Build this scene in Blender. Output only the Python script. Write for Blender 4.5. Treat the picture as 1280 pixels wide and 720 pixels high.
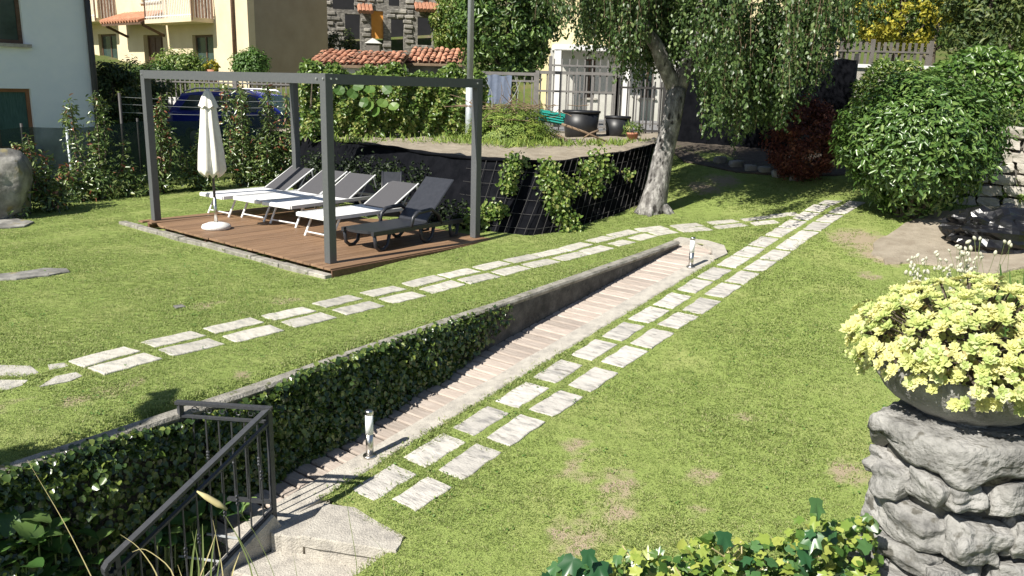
import bpy, math, random
import numpy as np
from mathutils import Matrix, Vector, Quaternion

for o in list(bpy.data.objects):
    bpy.data.objects.remove(o)
scene = bpy.context.scene
COL = scene.collection
R = math.radians

# ------------------------------------------------------------------ camera
FPX, PITCH, ROLL, CAMH = 1023.0, 0.241, 0.028, 2.33
cp_, sp_ = math.cos(PITCH), math.sin(PITCH)
_F = np.array([0, cp_, -sp_]); _U0 = np.array([0, sp_, cp_]); _R0 = np.array([1.0, 0, 0])
_R = math.cos(ROLL) * _R0 + math.sin(ROLL) * _U0
_U = -math.sin(ROLL) * _R0 + math.cos(ROLL) * _U0
cam_data = bpy.data.cameras.new('camera')
cam_data.sensor_width = 36.0
cam_data.lens = FPX / 1280.0 * 36.0
cam_data.clip_start = 0.05
cam_data.clip_end = 1500
cam = bpy.data.objects.new('camera', cam_data)
COL.objects.link(cam)
cam.matrix_world = Matrix(((_R[0], _U[0], -_F[0], 0), (_R[1], _U[1], -_F[1], 0), (_R[2], _U[2], -_F[2], CAMH), (0, 0, 0, 1)))
scene.camera = cam

# ------------------------------------------------------------------ sky, sun, exposure
SUN_EL = R(44.0)
SUN_TRAVEL = Vector((math.cos(SUN_EL) * 0.7071, math.cos(SUN_EL) * 0.7071, -math.sin(SUN_EL)))
world = bpy.data.worlds.new('World')
scene.world = world
world.use_nodes = True
wn = world.node_tree.nodes
sky = wn.new('ShaderNodeTexSky')
sky.sky_type = 'NISHITA'
sky.sun_disc = False
sky.sun_elevation = SUN_EL
sky.sun_rotation = R(225)
sky.altitude = 300
sky.air_density = 1.0
sky.dust_density = 0.8
world.node_tree.links.new(sky.outputs[0], wn['Background'].inputs[0])
wn['Background'].inputs[1].default_value = 0.06
sun_data = bpy.data.lights.new('sun', 'SUN')
sun_data.energy = 5.0
sun_data.angle = R(0.53)
sun_data.color = (1.0, 0.95, 0.86)
sun = bpy.data.objects.new('sun', sun_data)
COL.objects.link(sun)
sun.location = (-20, -20, 30)
sun.rotation_euler = SUN_TRAVEL.to_track_quat('-Z', 'Y').to_euler()
scene.view_settings.view_transform = 'Standard'
scene.view_settings.look = 'None'
scene.view_settings.exposure = 0.72
scene.view_settings.gamma = 1.0
scene.view_settings.use_curve_mapping = False

# ------------------------------------------------------------------ frames of the garden
D = np.array([0.617, 0.787]); N = np.array([0.787, -0.617])        # along the ramp, to its right
YAW = 0.881
A_ = np.array([-math.sin(YAW), math.cos(YAW)]); B_ = np.array([math.cos(YAW), math.sin(YAW)])  # pergola axes
P0 = np.array([-2.274, 9.955])
DECK_Z = 0.124


def xy(s, t):
    return D * s + N * t


def ray(px, py):
    return _F + _R * (px - 640) / FPX - _U * (py - 360) / FPX


def at(px, py, Y):
    d = ray(px, py)
    return np.array([0, 0, CAMH]) + d * (Y / d[1])


def on_wall(px, py, P, dr):
    """where a photograph's line of sight meets the vertical wall through P along dr: (distance along wall, height)"""
    d = ray(px, py)
    M = np.array([[d[0], -dr[0]], [d[1], -dr[1]]])
    t, u = np.linalg.solve(M, np.array([P[0], P[1]]))
    return u, CAMH + t * d[2]


def sm(x, a, b):
    k = np.clip((x - a) / (b - a), 0, 1)
    return k * k * (3 - 2 * k)


def zL(s):
    return np.interp(s, [-100, 5.6, 6.76, 10.26, 13.06, 14, 16, 19, 30], [0, 0, .02, .15, .32, .42, .58, .72, .9])


def zR(s):
    return np.interp(s, [-20, 0, 13.8, 16, 19, 30], [-1.4, -1.233, .506, .65, .8, 1.0])


def terr(x, y):
    x = np.asarray(x, float); y = np.asarray(y, float)
    s = x * D[0] + y * D[1]; t = x * N[0] + y * N[1]
    w = np.clip((t + 5.45) / .81, 0, 1)
    z = zL(s) * (1 - w) + zR(s) * w
    q = y - 12.9 - .2 * (x - 2.2)
    z = z + .1 * np.maximum(0, q - .6) * sm(x, 1.2, 3.0)
    lump = .012 * np.sin(x * 1.9 + .7 * y) * np.sin(y * 1.6 - .4 * x) + .008 * np.sin(3.7 * x + 1.1) * np.sin(3.1 * y)
    return z + lump * sm(np.minimum(np.abs(t + 5.45), np.abs(t + 4.64)), .05, .8)


def tz(x, y):
    return float(terr(x, y))


def on_terr(px, py):
    z = 0.0
    d = ray(px, py)
    for i in range(40):
        k = (z - CAMH) / d[2]
        z = .5 * z + .5 * tz(d[0] * k, d[1] * k)
    k = (z - CAMH) / d[2]
    return np.array([d[0] * k, d[1] * k, z])


# ------------------------------------------------------------------ materials
MATS = {}


def nodes_of(m):
    m.use_nodes = True
    nt = m.node_tree
    return nt, nt.nodes, nt.links, nt.nodes['Principled BSDF']


def mat(name, c1, c2=None, scale=6.0, rough=.7, bump=0.0, bscale=None, metal=0.0, rv=0.0, c3=None, spot=None, stretch=None, spec=None):
    """two or three tone noise colour, bump, optional random value per object, optional dark spots"""
    if name in MATS:
        return MATS[name]
    m = bpy.data.materials.new(name)
    nt, nd, ln, bs = nodes_of(m)
    MATS[name] = m
    bs.inputs['Roughness'].default_value = rough
    bs.inputs['Metallic'].default_value = metal
    if spec is not None:
        bs.inputs['Specular IOR Level'].default_value = spec
    tc = nd.new('ShaderNodeTexCoord'); oi = nd.new('ShaderNodeObjectInfo')
    vm = nd.new('ShaderNodeVectorMath'); vm.operation = 'MULTIPLY_ADD'
    cb = nd.new('ShaderNodeCombineXYZ')
    for i in range(3):
        ln.new(oi.outputs['Random'], cb.inputs[i])
    vm.inputs[1].default_value = (17, 23, 31)
    ln.new(cb.outputs[0], vm.inputs[0]); ln.new(tc.outputs['Object'], vm.inputs[2])
    vec = vm.outputs[0]
    if stretch:
        mp = nd.new('ShaderNodeMapping'); mp.inputs['Scale'].default_value = stretch
        ln.new(vec, mp.inputs[0]); vec = mp.outputs[0]
    col = None
    if c2 is not None:
        nz = nd.new('ShaderNodeTexNoise'); nz.inputs['Scale'].default_value = scale
        nz.inputs['Detail'].default_value = 8; nz.inputs['Roughness'].default_value = .65
        ln.new(vec, nz.inputs['Vector'])
        rp = nd.new('ShaderNodeValToRGB')
        rp.color_ramp.elements[0].position = .33; rp.color_ramp.elements[0].color = (*c1, 1)
        rp.color_ramp.elements[1].position = .67; rp.color_ramp.elements[1].color = (*c2, 1)
        if c3 is not None:
            e = rp.color_ramp.elements.new(.5); e.color = (*c3, 1)
        ln.new(nz.outputs[0], rp.inputs[0]); col = rp.outputs[0]
        if spot:
            n2 = nd.new('ShaderNodeTexNoise'); n2.inputs['Scale'].default_value = spot[1]; n2.inputs['Detail'].default_value = 5
            ln.new(vec, n2.inputs['Vector'])
            r2 = nd.new('ShaderNodeValToRGB'); r2.color_ramp.elements[0].position = spot[2]; r2.color_ramp.elements[1].position = spot[2] + .08
            ln.new(n2.outputs[0], r2.inputs[0])
            mx = nd.new('ShaderNodeMix'); mx.data_type = 'RGBA'
            ln.new(r2.outputs[0], mx.inputs[0]); ln.new(col, mx.inputs[6]); mx.inputs[7].default_value = (*spot[0], 1)
            col = mx.outputs[2]
        if rv:
            hs = nd.new('ShaderNodeHueSaturation')
            mr = nd.new('ShaderNodeMapRange'); mr.inputs[3].default_value = 1 - rv; mr.inputs[4].default_value = 1 + rv
            ln.new(oi.outputs['Random'], mr.inputs[0]); ln.new(mr.outputs[0], hs.inputs['Value']); ln.new(col, hs.inputs['Color'])
            col = hs.outputs[0]
        ln.new(col, bs.inputs['Base Color'])
    else:
        bs.inputs['Base Color'].default_value = (*c1, 1)
    if bump:
        n3 = nd.new('ShaderNodeTexNoise'); n3.inputs['Scale'].default_value = bscale or scale * 4; n3.inputs['Detail'].default_value = 8
        ln.new(vec, n3.inputs['Vector'])
        bp = nd.new('ShaderNodeBump'); bp.inputs['Strength'].default_value = bump; bp.inputs['Distance'].default_value = .02
        ln.new(n3.outputs[0], bp.inputs['Height']); ln.new(bp.outputs[0], bs.inputs['Normal'])
    return m


def leafmat(name, ramp, rough=.45, trans=.25, spec=.5):
    """foliage: colour by a random value stored per leaf, part of the light passes through"""
    if name in MATS:
        return MATS[name]
    m = bpy.data.materials.new(name)
    nt, nd, ln, bs = nodes_of(m)
    MATS[name] = m
    atn = nd.new('ShaderNodeAttribute'); atn.attribute_name = 'rnd'
    oi = nd.new('ShaderNodeObjectInfo')
    ad = nd.new('ShaderNodeMath'); ad.operation = 'ADD'
    ml = nd.new('ShaderNodeMath'); ml.operation = 'FRACT'
    ln.new(atn.outputs['Fac'], ad.inputs[0]); ln.new(oi.outputs['Random'], ad.inputs[1]); ln.new(ad.outputs[0], ml.inputs[0])
    rp = nd.new('ShaderNodeValToRGB'); rp.color_ramp.interpolation = 'LINEAR'
    els = rp.color_ramp.elements
    els[0].position = ramp[0][0]; els[0].color = (*ramp[0][1], 1)
    els[1].position = ramp[-1][0]; els[1].color = (*ramp[-1][1], 1)
    for p, c in ramp[1:-1]:
        e = els.new(p); e.color = (*c, 1)
    ln.new(ml.outputs[0], rp.inputs[0])
    ln.new(rp.outputs[0], bs.inputs['Base Color'])
    bs.inputs['Roughness'].default_value = rough
    bs.inputs['Specular IOR Level'].default_value = spec
    tr = nd.new('ShaderNodeBsdfTranslucent'); ln.new(rp.outputs[0], tr.inputs[0])
    mx = nd.new('ShaderNodeMixShader'); mx.inputs[0].default_value = trans
    ln.new(bs.outputs[0], mx.inputs[1]); ln.new(tr.outputs[0], mx.inputs[2])
    ln.new(mx.outputs[0], nd['Material Output'].inputs[0])
    return m


def ground_mat(name, grass_a, grass_b, dry, soil, attr=None):
    m = bpy.data.materials.new(name)
    nt, nd, ln, bs = nodes_of(m)
    MATS[name] = m
    bs.inputs['Roughness'].default_value = .95
    bs.inputs['Specular IOR Level'].default_value = .15
    g = nd.new('ShaderNodeNewGeometry')
    def noise(sc, det=6):
        n = nd.new('ShaderNodeTexNoise'); n.inputs['Scale'].default_value = sc; n.inputs['Detail'].default_value = det
        ln.new(g.outputs['Position'], n.inputs['Vector']); return n
    def mixc(f, a, b):
        x = nd.new('ShaderNodeMix'); x.data_type = 'RGBA'
        ln.new(f, x.inputs[0])
        for sock, v in ((x.inputs[6], a), (x.inputs[7], b)):
            if isinstance(v, tuple): sock.default_value = (*v, 1)
            else: ln.new(v, sock)
        return x.outputs[2]
    def rampf(o, a, b):
        r = nd.new('ShaderNodeMapRange'); r.inputs[1].default_value = a; r.inputs[2].default_value = b
        ln.new(o, r.inputs[0]); return r.outputs[0]
    fine = noise(90, 3); mid = noise(1.3, 7); big = noise(.55, 5)
    c = mixc(rampf(fine.outputs[0], .35, .65), grass_a, grass_b)
    c = mixc(rampf(mid.outputs[0], .5, .75), c, dry)
    if attr:
        a = nd.new('ShaderNodeAttribute'); a.attribute_name = attr
        n2 = noise(7, 6)
        ad = nd.new('ShaderNodeMath'); ad.operation = 'MULTIPLY_ADD'; ad.inputs[1].default_value = 1.0
        mm = nd.new('ShaderNodeMath'); mm.operation = 'MULTIPLY_ADD'; mm.inputs[1].default_value = .9; mm.inputs[2].default_value = -.45
        ln.new(n2.outputs[0], mm.inputs[0]); ln.new(a.outputs['Fac'], ad.inputs[0]); ln.new(mm.outputs[0], ad.inputs[2])
        c = mixc(rampf(ad.outputs[0], .35, .65), c, soil)
    else:
        c = mixc(rampf(big.outputs[0], .55, .7), c, soil)
    ln.new(c, bs.inputs['Base Color'])
    b = nd.new('ShaderNodeBump'); b.inputs['Strength'].default_value = .8; b.inputs['Distance'].default_value = .02
    ln.new(fine.outputs[0], b.inputs['Height']); ln.new(b.outputs[0], bs.inputs['Normal'])
    return m


M_LAWN = ground_mat('lawn_turf', (.20, .262, .07), (.275, .34, .10), (.315, .345, .125), (.34, .28, .19), 'bare')
M_EARTH = ground_mat('rough_grass', (.07, .10, .025), (.11, .14, .04), (.15, .13, .06), (.16, .13, .09))
M_SLAB = mat('pale_stone', (.25, .243, .23), (.58, .555, .51), 6, .8, .6, 40, rv=.14, c3=(.49, .465, .425), stretch=(3.4, .8, 1), spot=((.22, .205, .18), 7, .62))
M_SLAB2 = mat('path_stone', (.30, .295, .27), (.57, .55, .50), 7, .8, .6, 45, rv=.14, c3=(.49, .465, .40), stretch=(2.6, 1, 1), spot=((.27, .26, .22), 9, .66))
M_CONC = mat('weathered_concrete', (.30, .28, .25), (.50, .47, .41), 9, .9, .6, 70, c3=(.42, .39, .34), spot=((.17, .16, .14), 40, .66))
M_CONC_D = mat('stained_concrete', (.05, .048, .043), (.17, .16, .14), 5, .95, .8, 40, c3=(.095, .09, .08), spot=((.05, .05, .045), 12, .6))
M_PLANK = mat('bleached_plank', (.33, .275, .235), (.49, .425, .37), 4, .85, .35, 60, rv=.18, stretch=(14, 1.2, 6), spot=((.22, .17, .13), 3, .7))
M_DECK = mat('hardwood_deck', (.165, .096, .053), (.29, .18, .105), 2.5, .55, .25, 60, rv=.16, stretch=(1, 18, 10))
M_DECKEDGE = mat('hardwood_edge', (.10, .05, .03), (.20, .11, .065), 3, .6, .3, 50, stretch=(1, 12, 12))
M_STEEL = mat('grey_painted_steel', (.088, .093, .098), (.104, .108, .113), 30, .45, .05, 200)
M_IRON = mat('dark_wrought_iron', (.05, .053, .06), (.075, .078, .086), 40, .42, .1, 120, metal=.3)
M_INOX = mat('brushed_steel', (.62, .60, .57), (.70, .68, .65), 60, .28, .05, 200, metal=1.0)
M_LENS = mat('opal_lens', (.85, .86, .86), None, rough=.65)
M_ALU = mat('white_aluminium', (.72, .72, .71), (.80, .80, .79), 20, .35)
M_SLING = mat('grey_mesh_sling', (.055, .054, .06), (.075, .074, .08), 300, .85, .2, 500)
M_SLING_GLARE = mat('glare_white_sling', (.72, .72, .72), (.82, .82, .82), 300, .8, .2, 500)  # grey mesh seat whitened, sun glare put into the colour
M_PLAST = mat('charcoal_plastic', (.022, .024, .03), (.034, .036, .044), 20, .38, .05, 60)
M_CANVAS = mat('cream_canvas', (.74, .71, .64), (.84, .82, .76), 12, .9, .1, 300)
M_BLACKNET = mat('black_tarpaulin', (.003, .0035, .005), (.008, .0085, .011), 5, .9, .25, 20, spec=.05)
M_WHITEWALL = mat('pale_render', (.80, .84, .88), (.86, .89, .91), 3, .95, .35, 120)
M_CREAM = mat('cream_render', (.58, .48, .32), (.66, .56, .39), 1.2, .95, .3, 60)
M_YELLOW = mat('yellow_render', (.70, .60, .33), (.78, .68, .42), 1.2, .95, .3, 60)
M_WHITEP = mat('white_paint', (.74, .73, .70), (.82, .81, .78), 4, .7)
M_BROWNW = mat('brown_timber', (.07, .038, .022), (.13, .075, .045), 4, .6, .2, 40, stretch=(1, 1, 5))
M_DARK = mat('unlit_interior', (.012, .013, .015), (.02, .02, .024), 3, .9)
M_GLASS = mat('window_glass', (.02, .035, .035), (.05, .08, .075), 2, .06, spec=.8)
M_CURTAIN = mat('green_curtain', (.03, .075, .065), (.07, .14, .12), 9, .8, .2, 30, stretch=(6, 6, .6))
M_TILE = mat('clay_tile', (.36, .15, .085), (.52, .27, .17), 3, .85, .4, 30, rv=.3, spot=((.2, .15, .12), 4, .66))
M_STONE = mat('rubble_stone', (.12, .115, .105), (.36, .34, .30), 2.2, .95, 1.0, 8, rv=.25)
M_ROCK = mat('boulder_rock', (.09, .088, .08), (.33, .32, .29), 3.5, .95, 1.0, 9, c3=(.18, .175, .16), spot=((.22, .19, .10), 4, .58))
M_PILLAR = mat('pillar_stone', (.12, .118, .112), (.36, .352, .335), 7, .95, 1.0, 38, c3=(.25, .245, .232), spot=((.11, .105, .09), 16, .6))
M_BOWL = mat('bowl_stone', (.16, .158, .15), (.37, .365, .345), 7, .95, .9, 60, c3=(.27, .265, .25))
M_SOIL = mat('dry_soil', (.23, .19, .14), (.36, .31, .24), 4, .98, .9, 40, c3=(.29, .25, .19), spot=((.20, .16, .11), 14, .64))
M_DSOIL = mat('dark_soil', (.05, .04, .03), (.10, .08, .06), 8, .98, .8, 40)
M_ROAD = mat('pale_asphalt', (.16, .16, .165), (.22, .22, .225), 20, .95, .4, 150)
M_BAG = mat('black_bin_bag', (.006, .006, .007), (.012, .012, .013), 6, .27, .4, 9)
M_TUB = mat('black_plastic_tub', (.012, .013, .016), (.02, .021, .024), 8, .45)
M_TERRA = mat('terracotta', (.40, .17, .10), (.52, .25, .16), 6, .85)
M_TEAL = mat('teal_plastic', (.01, .23, .19), (.02, .30, .25), 5, .4)
M_BLUECLOTH = mat('blue_tarpaulin', (.10, .13, .19), (.16, .19, .26), 5, .8, .4, 12)
M_CARBLUE = mat('blue_car_paint', (.011, .022, .20), (.014, .027, .24), 3, .3, spec=.5)
M_RUBBER = mat('black_rubber', (.015, .015, .016), (.025, .025, .026), 20, .85)
M_CHROME = mat('silver_trim', (.68, .68, .68), (.74, .74, .74), 10, .3, metal=.8)
M_LAMP = mat('galvanised_steel', (.40, .44, .47), (.48, .52, .55), 8, .5, metal=.3)
M_FENCEG = mat('grey_fence_paint', (.15, .142, .135), (.21, .20, .19), 10, .6)
M_FENCED = mat('dark_fence_paint', (.035, .033, .033), (.055, .052, .05), 10, .6)
M_WOODG = mat('grey_slat_wood', (.11, .10, .09), (.17, .155, .14), 6, .85, .3, 40, rv=.15)
M_ORANGE = mat('orange_panel', (.62, .27, .05), (.70, .33, .07), 3, .8)
M_BARKB = mat('birch_bark', (.07, .065, .06), (.44, .425, .40), 7, .95, 1.0, 26, c3=(.20, .19, .18), stretch=(1.6, 1.6, .7), spot=((.03, .027, .025), 8, .57))
M_BARK = mat('brown_bark', (.07, .055, .04), (.16, .13, .10), 8, .95, .8, 30)
M_TWIG = mat('dry_twig', (.14, .095, .06), (.24, .17, .11), 8, .95, .4, 30)
M_STEM = mat('green_stem', (.12, .16, .05), (.18, .22, .08), 8, .7)
M_STRAW = mat('straw_blade', (.42, .36, .17), (.52, .46, .24), 8, .8)
M_WIRE = mat('pale_wire', (.45, .47, .48), None, rough=.5)

L_GRASS = leafmat('grass_blades', [(0, (.205, .28, .078)), (.3, (.265, .345, .10)), (.72, (.335, .405, .135)), (.92, (.40, .435, .18)), (1, (.46, .44, .24))], .6, .35, .2)
L_PHOT = leafmat('photinia_leaves', [(0, (.05, .09, .024)), (.45, (.10, .16, .042)), (.8, (.18, .25, .075)), (1, (.27, .31, .11))], .27, .22, .8)
L_RED = leafmat('red_new_leaves', [(0, (.20, .06, .035)), (.6, (.32, .11, .06)), (1, (.36, .2, .12))], .4, .3)
L_VINE = leafmat('vine_leaves', [(0, (.08, .15, .03)), (.5, (.16, .25, .05)), (.85, (.28, .35, .085)), (1, (.40, .40, .14))], .35, .35)
L_TREE = leafmat('broad_tree_leaves', [(0, (.04, .085, .018)), (.6, (.085, .16, .035)), (1, (.17, .26, .06))], .35, .3)
L_TREEB = leafmat('bright_tree_leaves', [(0, (.06, .13, .025)), (.6, (.10, .20, .04)), (1, (.17, .27, .06))], .45, .35)
L_YELLOW = leafmat('yellow_blossom', [(0, (.22, .24, .02)), (.5, (.42, .37, .03)), (1, (.56, .50, .07))], .6, .35)
L_BIRCH = leafmat('birch_leaves', [(0, (.028, .058, .014)), (.5, (.06, .108, .028)), (.85, (.11, .17, .05)), (1, (.19, .25, .09))], .4, .25, .5)
L_LAUREL = leafmat('laurel_leaves', [(0, (.05, .105, .022)), (.5, (.085, .165, .034)), (.85, (.14, .225, .052)), (1, (.20, .28, .08))], .32, .2, .65)
L_HEDGE = leafmat('hedge_leaves', [(0, (.055, .12, .02)), (.5, (.10, .19, .035)), (1, (.20, .29, .065))], .35, .25, .6)
L_PURPLE = leafmat('russet_leaves', [(0, (.09, .026, .018)), (.5, (.20, .055, .035)), (.85, (.30, .10, .06)), (1, (.38, .16, .09))], .55, .25)
L_IVY = leafmat('ivy_leaves', [(0, (.02, .045, .012)), (.5, (.045, .085, .02)), (.82, (.11, .17, .035)), (1, (.24, .29, .07))], .28, .2, .8)
L_IVYY = leafmat('young_ivy_leaves', [(0, (.05, .12, .025)), (.35, (.10, .19, .035)), (.6, (.25, .34, .06)), (1, (.40, .44, .10))], .35, .3, .6)
L_IVYD = leafmat('old_ivy_leaves', [(0, (.025, .085, .03)), (.6, (.045, .125, .045)), (1, (.08, .17, .05))], .3, .2, .6)
L_BERG = leafmat('bergenia_leaves', [(0, (.05, .12, .03)), (.6, (.09, .18, .045)), (1, (.17, .26, .08))], .3, .25, .6)
L_SEDUM = leafmat('sedum_leaves', [(0, (.40, .50, .17)), (.25, (.56, .60, .22)), (.6, (.68, .67, .28)), (.88, (.74, .70, .34)), (1, (.52, .60, .30))], .5, .3, .4)
L_CONI = leafmat('conifer_sprays', [(0, (.11, .18, .03)), (.6, (.21, .30, .05)), (1, (.32, .38, .08))], .6, .3)
L_DCONI = leafmat('dark_conifer_sprays', [(0, (.03, .06, .014)), (.6, (.06, .10, .026)), (1, (.15, .18, .045))], .5, .25)
L_WHITE = leafmat('white_petals', [(0, (.62, .60, .46)), (1, (.78, .77, .66))], .6, .3)


# ------------------------------------------------------------------ mesh building
class MB:
    def __init__(self):
        self.v = []; self.f = []

    def add(self, verts, faces):
        n = len(self.v)
        self.v += [tuple(map(float, p)) for p in verts]
        self.f += [tuple(i + n for i in f) for f in faces]
        return self

    def box(self, c, size, rot=None, bev=0.0):
        hx, hy, hz = [k / 2 for k in size]
        if bev <= 0:
            vs = [(x, y, z) for x in (-hx, hx) for y in (-hy, hy) for z in (-hz, hz)]
            fs = [(0, 1, 3, 2), (4, 6, 7, 5), (0, 4, 5, 1), (2, 3, 7, 6), (0, 2, 6, 4), (1, 5, 7, 3)]
        else:
            b = min(bev, hx * .9, hy * .9, hz * .9)
            vs, idx = [], {}
            for sx in (-1, 1):
                for sy in (-1, 1):
                    for sz in (-1, 1):
                        for ax in range(3):
                            p = [sx * (hx - b), sy * (hy - b), sz * (hz - b)]
                            p[ax] = (sx, sy, sz)[ax] * (hx, hy, hz)[ax]
                            idx[sx, sy, sz, ax] = len(vs); vs.append(tuple(p))
            fs = []
            def quad(k): fs.append(tuple(k))
            for ax in range(3):
                o1, o2 = [i for i in range(3) if i != ax]
                for sg in (-1, 1):
                    q = []
                    for a, b2 in ((-1, -1), (1, -1), (1, 1), (-1, 1)):
                        k = [0, 0, 0]; k[ax] = sg; k[o1] = a; k[o2] = b2
                        q.append(idx[k[0], k[1], k[2], ax])
                    if (sg > 0) != (ax != 1): q.reverse()
                    quad(q)
            for ax in range(3):
                o1, o2 = [i for i in range(3) if i != ax]
                for a in (-1, 1):
                    for b2 in (-1, 1):
                        k1 = [0, 0, 0]; k2 = [0, 0, 0]
                        k1[ax] = -1; k2[ax] = 1
                        for k in (k1, k2): k[o1] = a; k[o2] = b2
                        q = [idx[(*k1, o1)], idx[(*k2, o1)], idx[(*k2, o2)], idx[(*k1, o2)]]
                        quad(q)
            for sx in (-1, 1):
                for sy in (-1, 1):
                    for sz in (-1, 1):
                        fs.append((idx[sx, sy, sz, 0], idx[sx, sy, sz, 1], idx[sx, sy, sz, 2]))
        if rot is not None:
            Mx = rot if isinstance(rot, Matrix) else Matrix.Rotation(rot, 3, 'Z')
            vs = [tuple(Mx @ Vector(p)) for p in vs]
        return self.add([(p[0] + c[0], p[1] + c[1], p[2] + c[2]) for p in vs], fs)

    def tube(self, path, r, n=8, cap=True):
        path = [Vector(p) for p in path]
        rs = r if isinstance(r, (list, tuple)) else [r] * len(path)
        up = Vector((0, 0, 1))
        vs, fs = [], []
        side = None
        for i, p in enumerate(path):
            d = (path[min(i + 1, len(path) - 1)] - path[max(i - 1, 0)]).normalized()
            if side is None:
                side = d.cross(up)
                if side.length < 1e-3: side = Vector((1, 0, 0))
            side = (side - d * side.dot(d)).normalized()
            w = d.cross(side)
            for k in range(n):
                a = 2 * math.pi * k / n
                vs.append(p + (side * math.cos(a) + w * math.sin(a)) * rs[i])
        for i in range(len(path) - 1):
            for k in range(n):
                k2 = (k + 1) % n
                fs.append((i * n + k, i * n + k2, (i + 1) * n + k2, (i + 1) * n + k))
        if cap:
            fs.append(tuple(range(n))[::-1]); fs.append(tuple((len(path) - 1) * n + k for k in range(n)))
        return self.add(vs, fs)

    def bar(self, p, q, w, h, up=(0, 0, 1)):
        """rectangular bar from p to q, w across, h along up"""
        p, q = Vector(p), Vector(q)
        d = (q - p).normalized(); u = Vector(up)
        s = d.cross(u)
        if s.length < 1e-4: s = d.cross(Vector((0, 1, 0)))
        s.normalize(); u = s.cross(d).normalized()
        vs = []
        for e in (p, q):
            for a, b in ((-1, -1), (1, -1), (1, 1), (-1, 1)):
                vs.append(e + s * a * w / 2 + u * b * h / 2)
        return self.add(vs, [(3, 2, 1, 0), (4, 5, 6, 7), (0, 1, 5, 4), (1, 2, 6, 5), (2, 3, 7, 6), (3, 0, 4, 7)])

    def lathe(self, prof, n=24, c=(0, 0, 0), lobes=0, amp=0.0):
        vs, fs = [], []
        for r, z in prof:
            for k in range(n):
                a = 2 * math.pi * k / n
                rr = r * (1 + amp * math.cos(lobes * a)) if lobes else r
                vs.append((c[0] + rr * math.cos(a), c[1] + rr * math.sin(a), c[2] + z))
        for i in range(len(prof) - 1):
            for k in range(n):
                k2 = (k + 1) % n
                fs.append((i * n + k, i * n + k2, (i + 1) * n + k2, (i + 1) * n + k))
        fs.append(tuple(range(n))[::-1]); fs.append(tuple((len(prof) - 1) * n + k for k in range(n)))
        return self.add(vs, fs)

    def prism(self, poly, z0, z1):
        n = len(poly)
        f0 = z0 if callable(z0) else (lambda x, y: z0)
        f1 = z1 if callable(z1) else (lambda x, y: z1)
        ar = sum(poly[i][0] * poly[(i + 1) % n][1] - poly[(i + 1) % n][0] * poly[i][1] for i in range(n))
        if ar < 0: poly = poly[::-1]
        vs = [(p[0], p[1], f0(*p[:2])) for p in poly] + [(p[0], p[1], f1(*p[:2])) for p in poly]
        fs = [tuple(range(n))[::-1], tuple(range(n, 2 * n))] + [(i, (i + 1) % n, n + (i + 1) % n, n + i) for i in range(n)]
        return self.add(vs, fs)

    def quadstrip(self, a, b):
        n = len(a)
        return self.add(list(a) + list(b), [(i, i + 1, n + i + 1, n + i) for i in range(n - 1)])

    def mesh(self, name):
        me = bpy.data.meshes.new(name)
        me.from_pydata(self.v, [], self.f)
        me.validate(); me.update()
        return me

    def build(self, name, m, parent=None, smooth=False):
        return link(name, self.mesh(name), m, parent, smooth)


def link(name, me, m=None, parent=None, smooth=False):
    if m is not None and not me.materials:
        me.materials.append(m)
    if smooth:
        me.polygons.foreach_set('use_smooth', [True] * len(me.polygons))
    o = bpy.data.objects.new(name, me)
    COL.objects.link(o)
    if parent is not None:
        adopt(o, parent)
    return o


def adopt(o, parent):
    """parent an object that is placed in world coordinates"""
    o.parent = parent
    o.matrix_parent_inverse = parent.matrix_basis.inverted()


def inst(name, me, loc, rot=None, parent=None, scale=None):
    """an object sharing mesh data, placed in world coordinates"""
    o = bpy.data.objects.new(name, me)
    COL.objects.link(o)
    o.location = loc
    if rot is not None:
        if isinstance(rot, Matrix): o.rotation_euler = rot.to_euler()
        elif isinstance(rot, (tuple, list)): o.rotation_euler = rot
        else: o.rotation_euler = (0, 0, rot)
    if scale is not None: o.scale = scale
    if parent is not None: adopt(o, parent)
    return o


def thing(name, label, cat, loc, group=None):
    o = bpy.data.objects.new(name, None)
    COL.objects.link(o)
    o.location = [float(k) for k in loc]
    o.empty_display_size = .1
    return tag(o, label, cat, group)


def tag(o, label, cat, group=None, kind=None):
    if label: o['label'] = label
    if cat: o['category'] = cat
    if group: o['group'] = group
    if kind: o['kind'] = kind
    return o


def struct(o):
    o['kind'] = 'structure'
    return o


def stuff(o):
    o['kind'] = 'stuff'
    return o


def holder(name, loc=(0, 0, 0)):
    """a piece of the setting made of several pieces"""
    o = bpy.data.objects.new(name, None)
    COL.objects.link(o); o.location = loc; o['kind'] = 'structure'
    return o


def copy_thing(root, loc, label=None, rotz=0, group=None):
    c = root.copy(); COL.objects.link(c); c.location = loc
    if rotz: c.rotation_euler[2] += rotz
    if label: c['label'] = label
    if group: c['group'] = group
    for ch in list(root.children):
        k = ch.copy(); COL.objects.link(k); k.parent = c
        for g in list(ch.children):
            h = g.copy(); COL.objects.link(h); h.parent = k
    return c


# ------------------------------------------------------------------ foliage
def nrmz(v):
    return v / np.maximum(np.linalg.norm(v, axis=1, keepdims=True), 1e-9)


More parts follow.
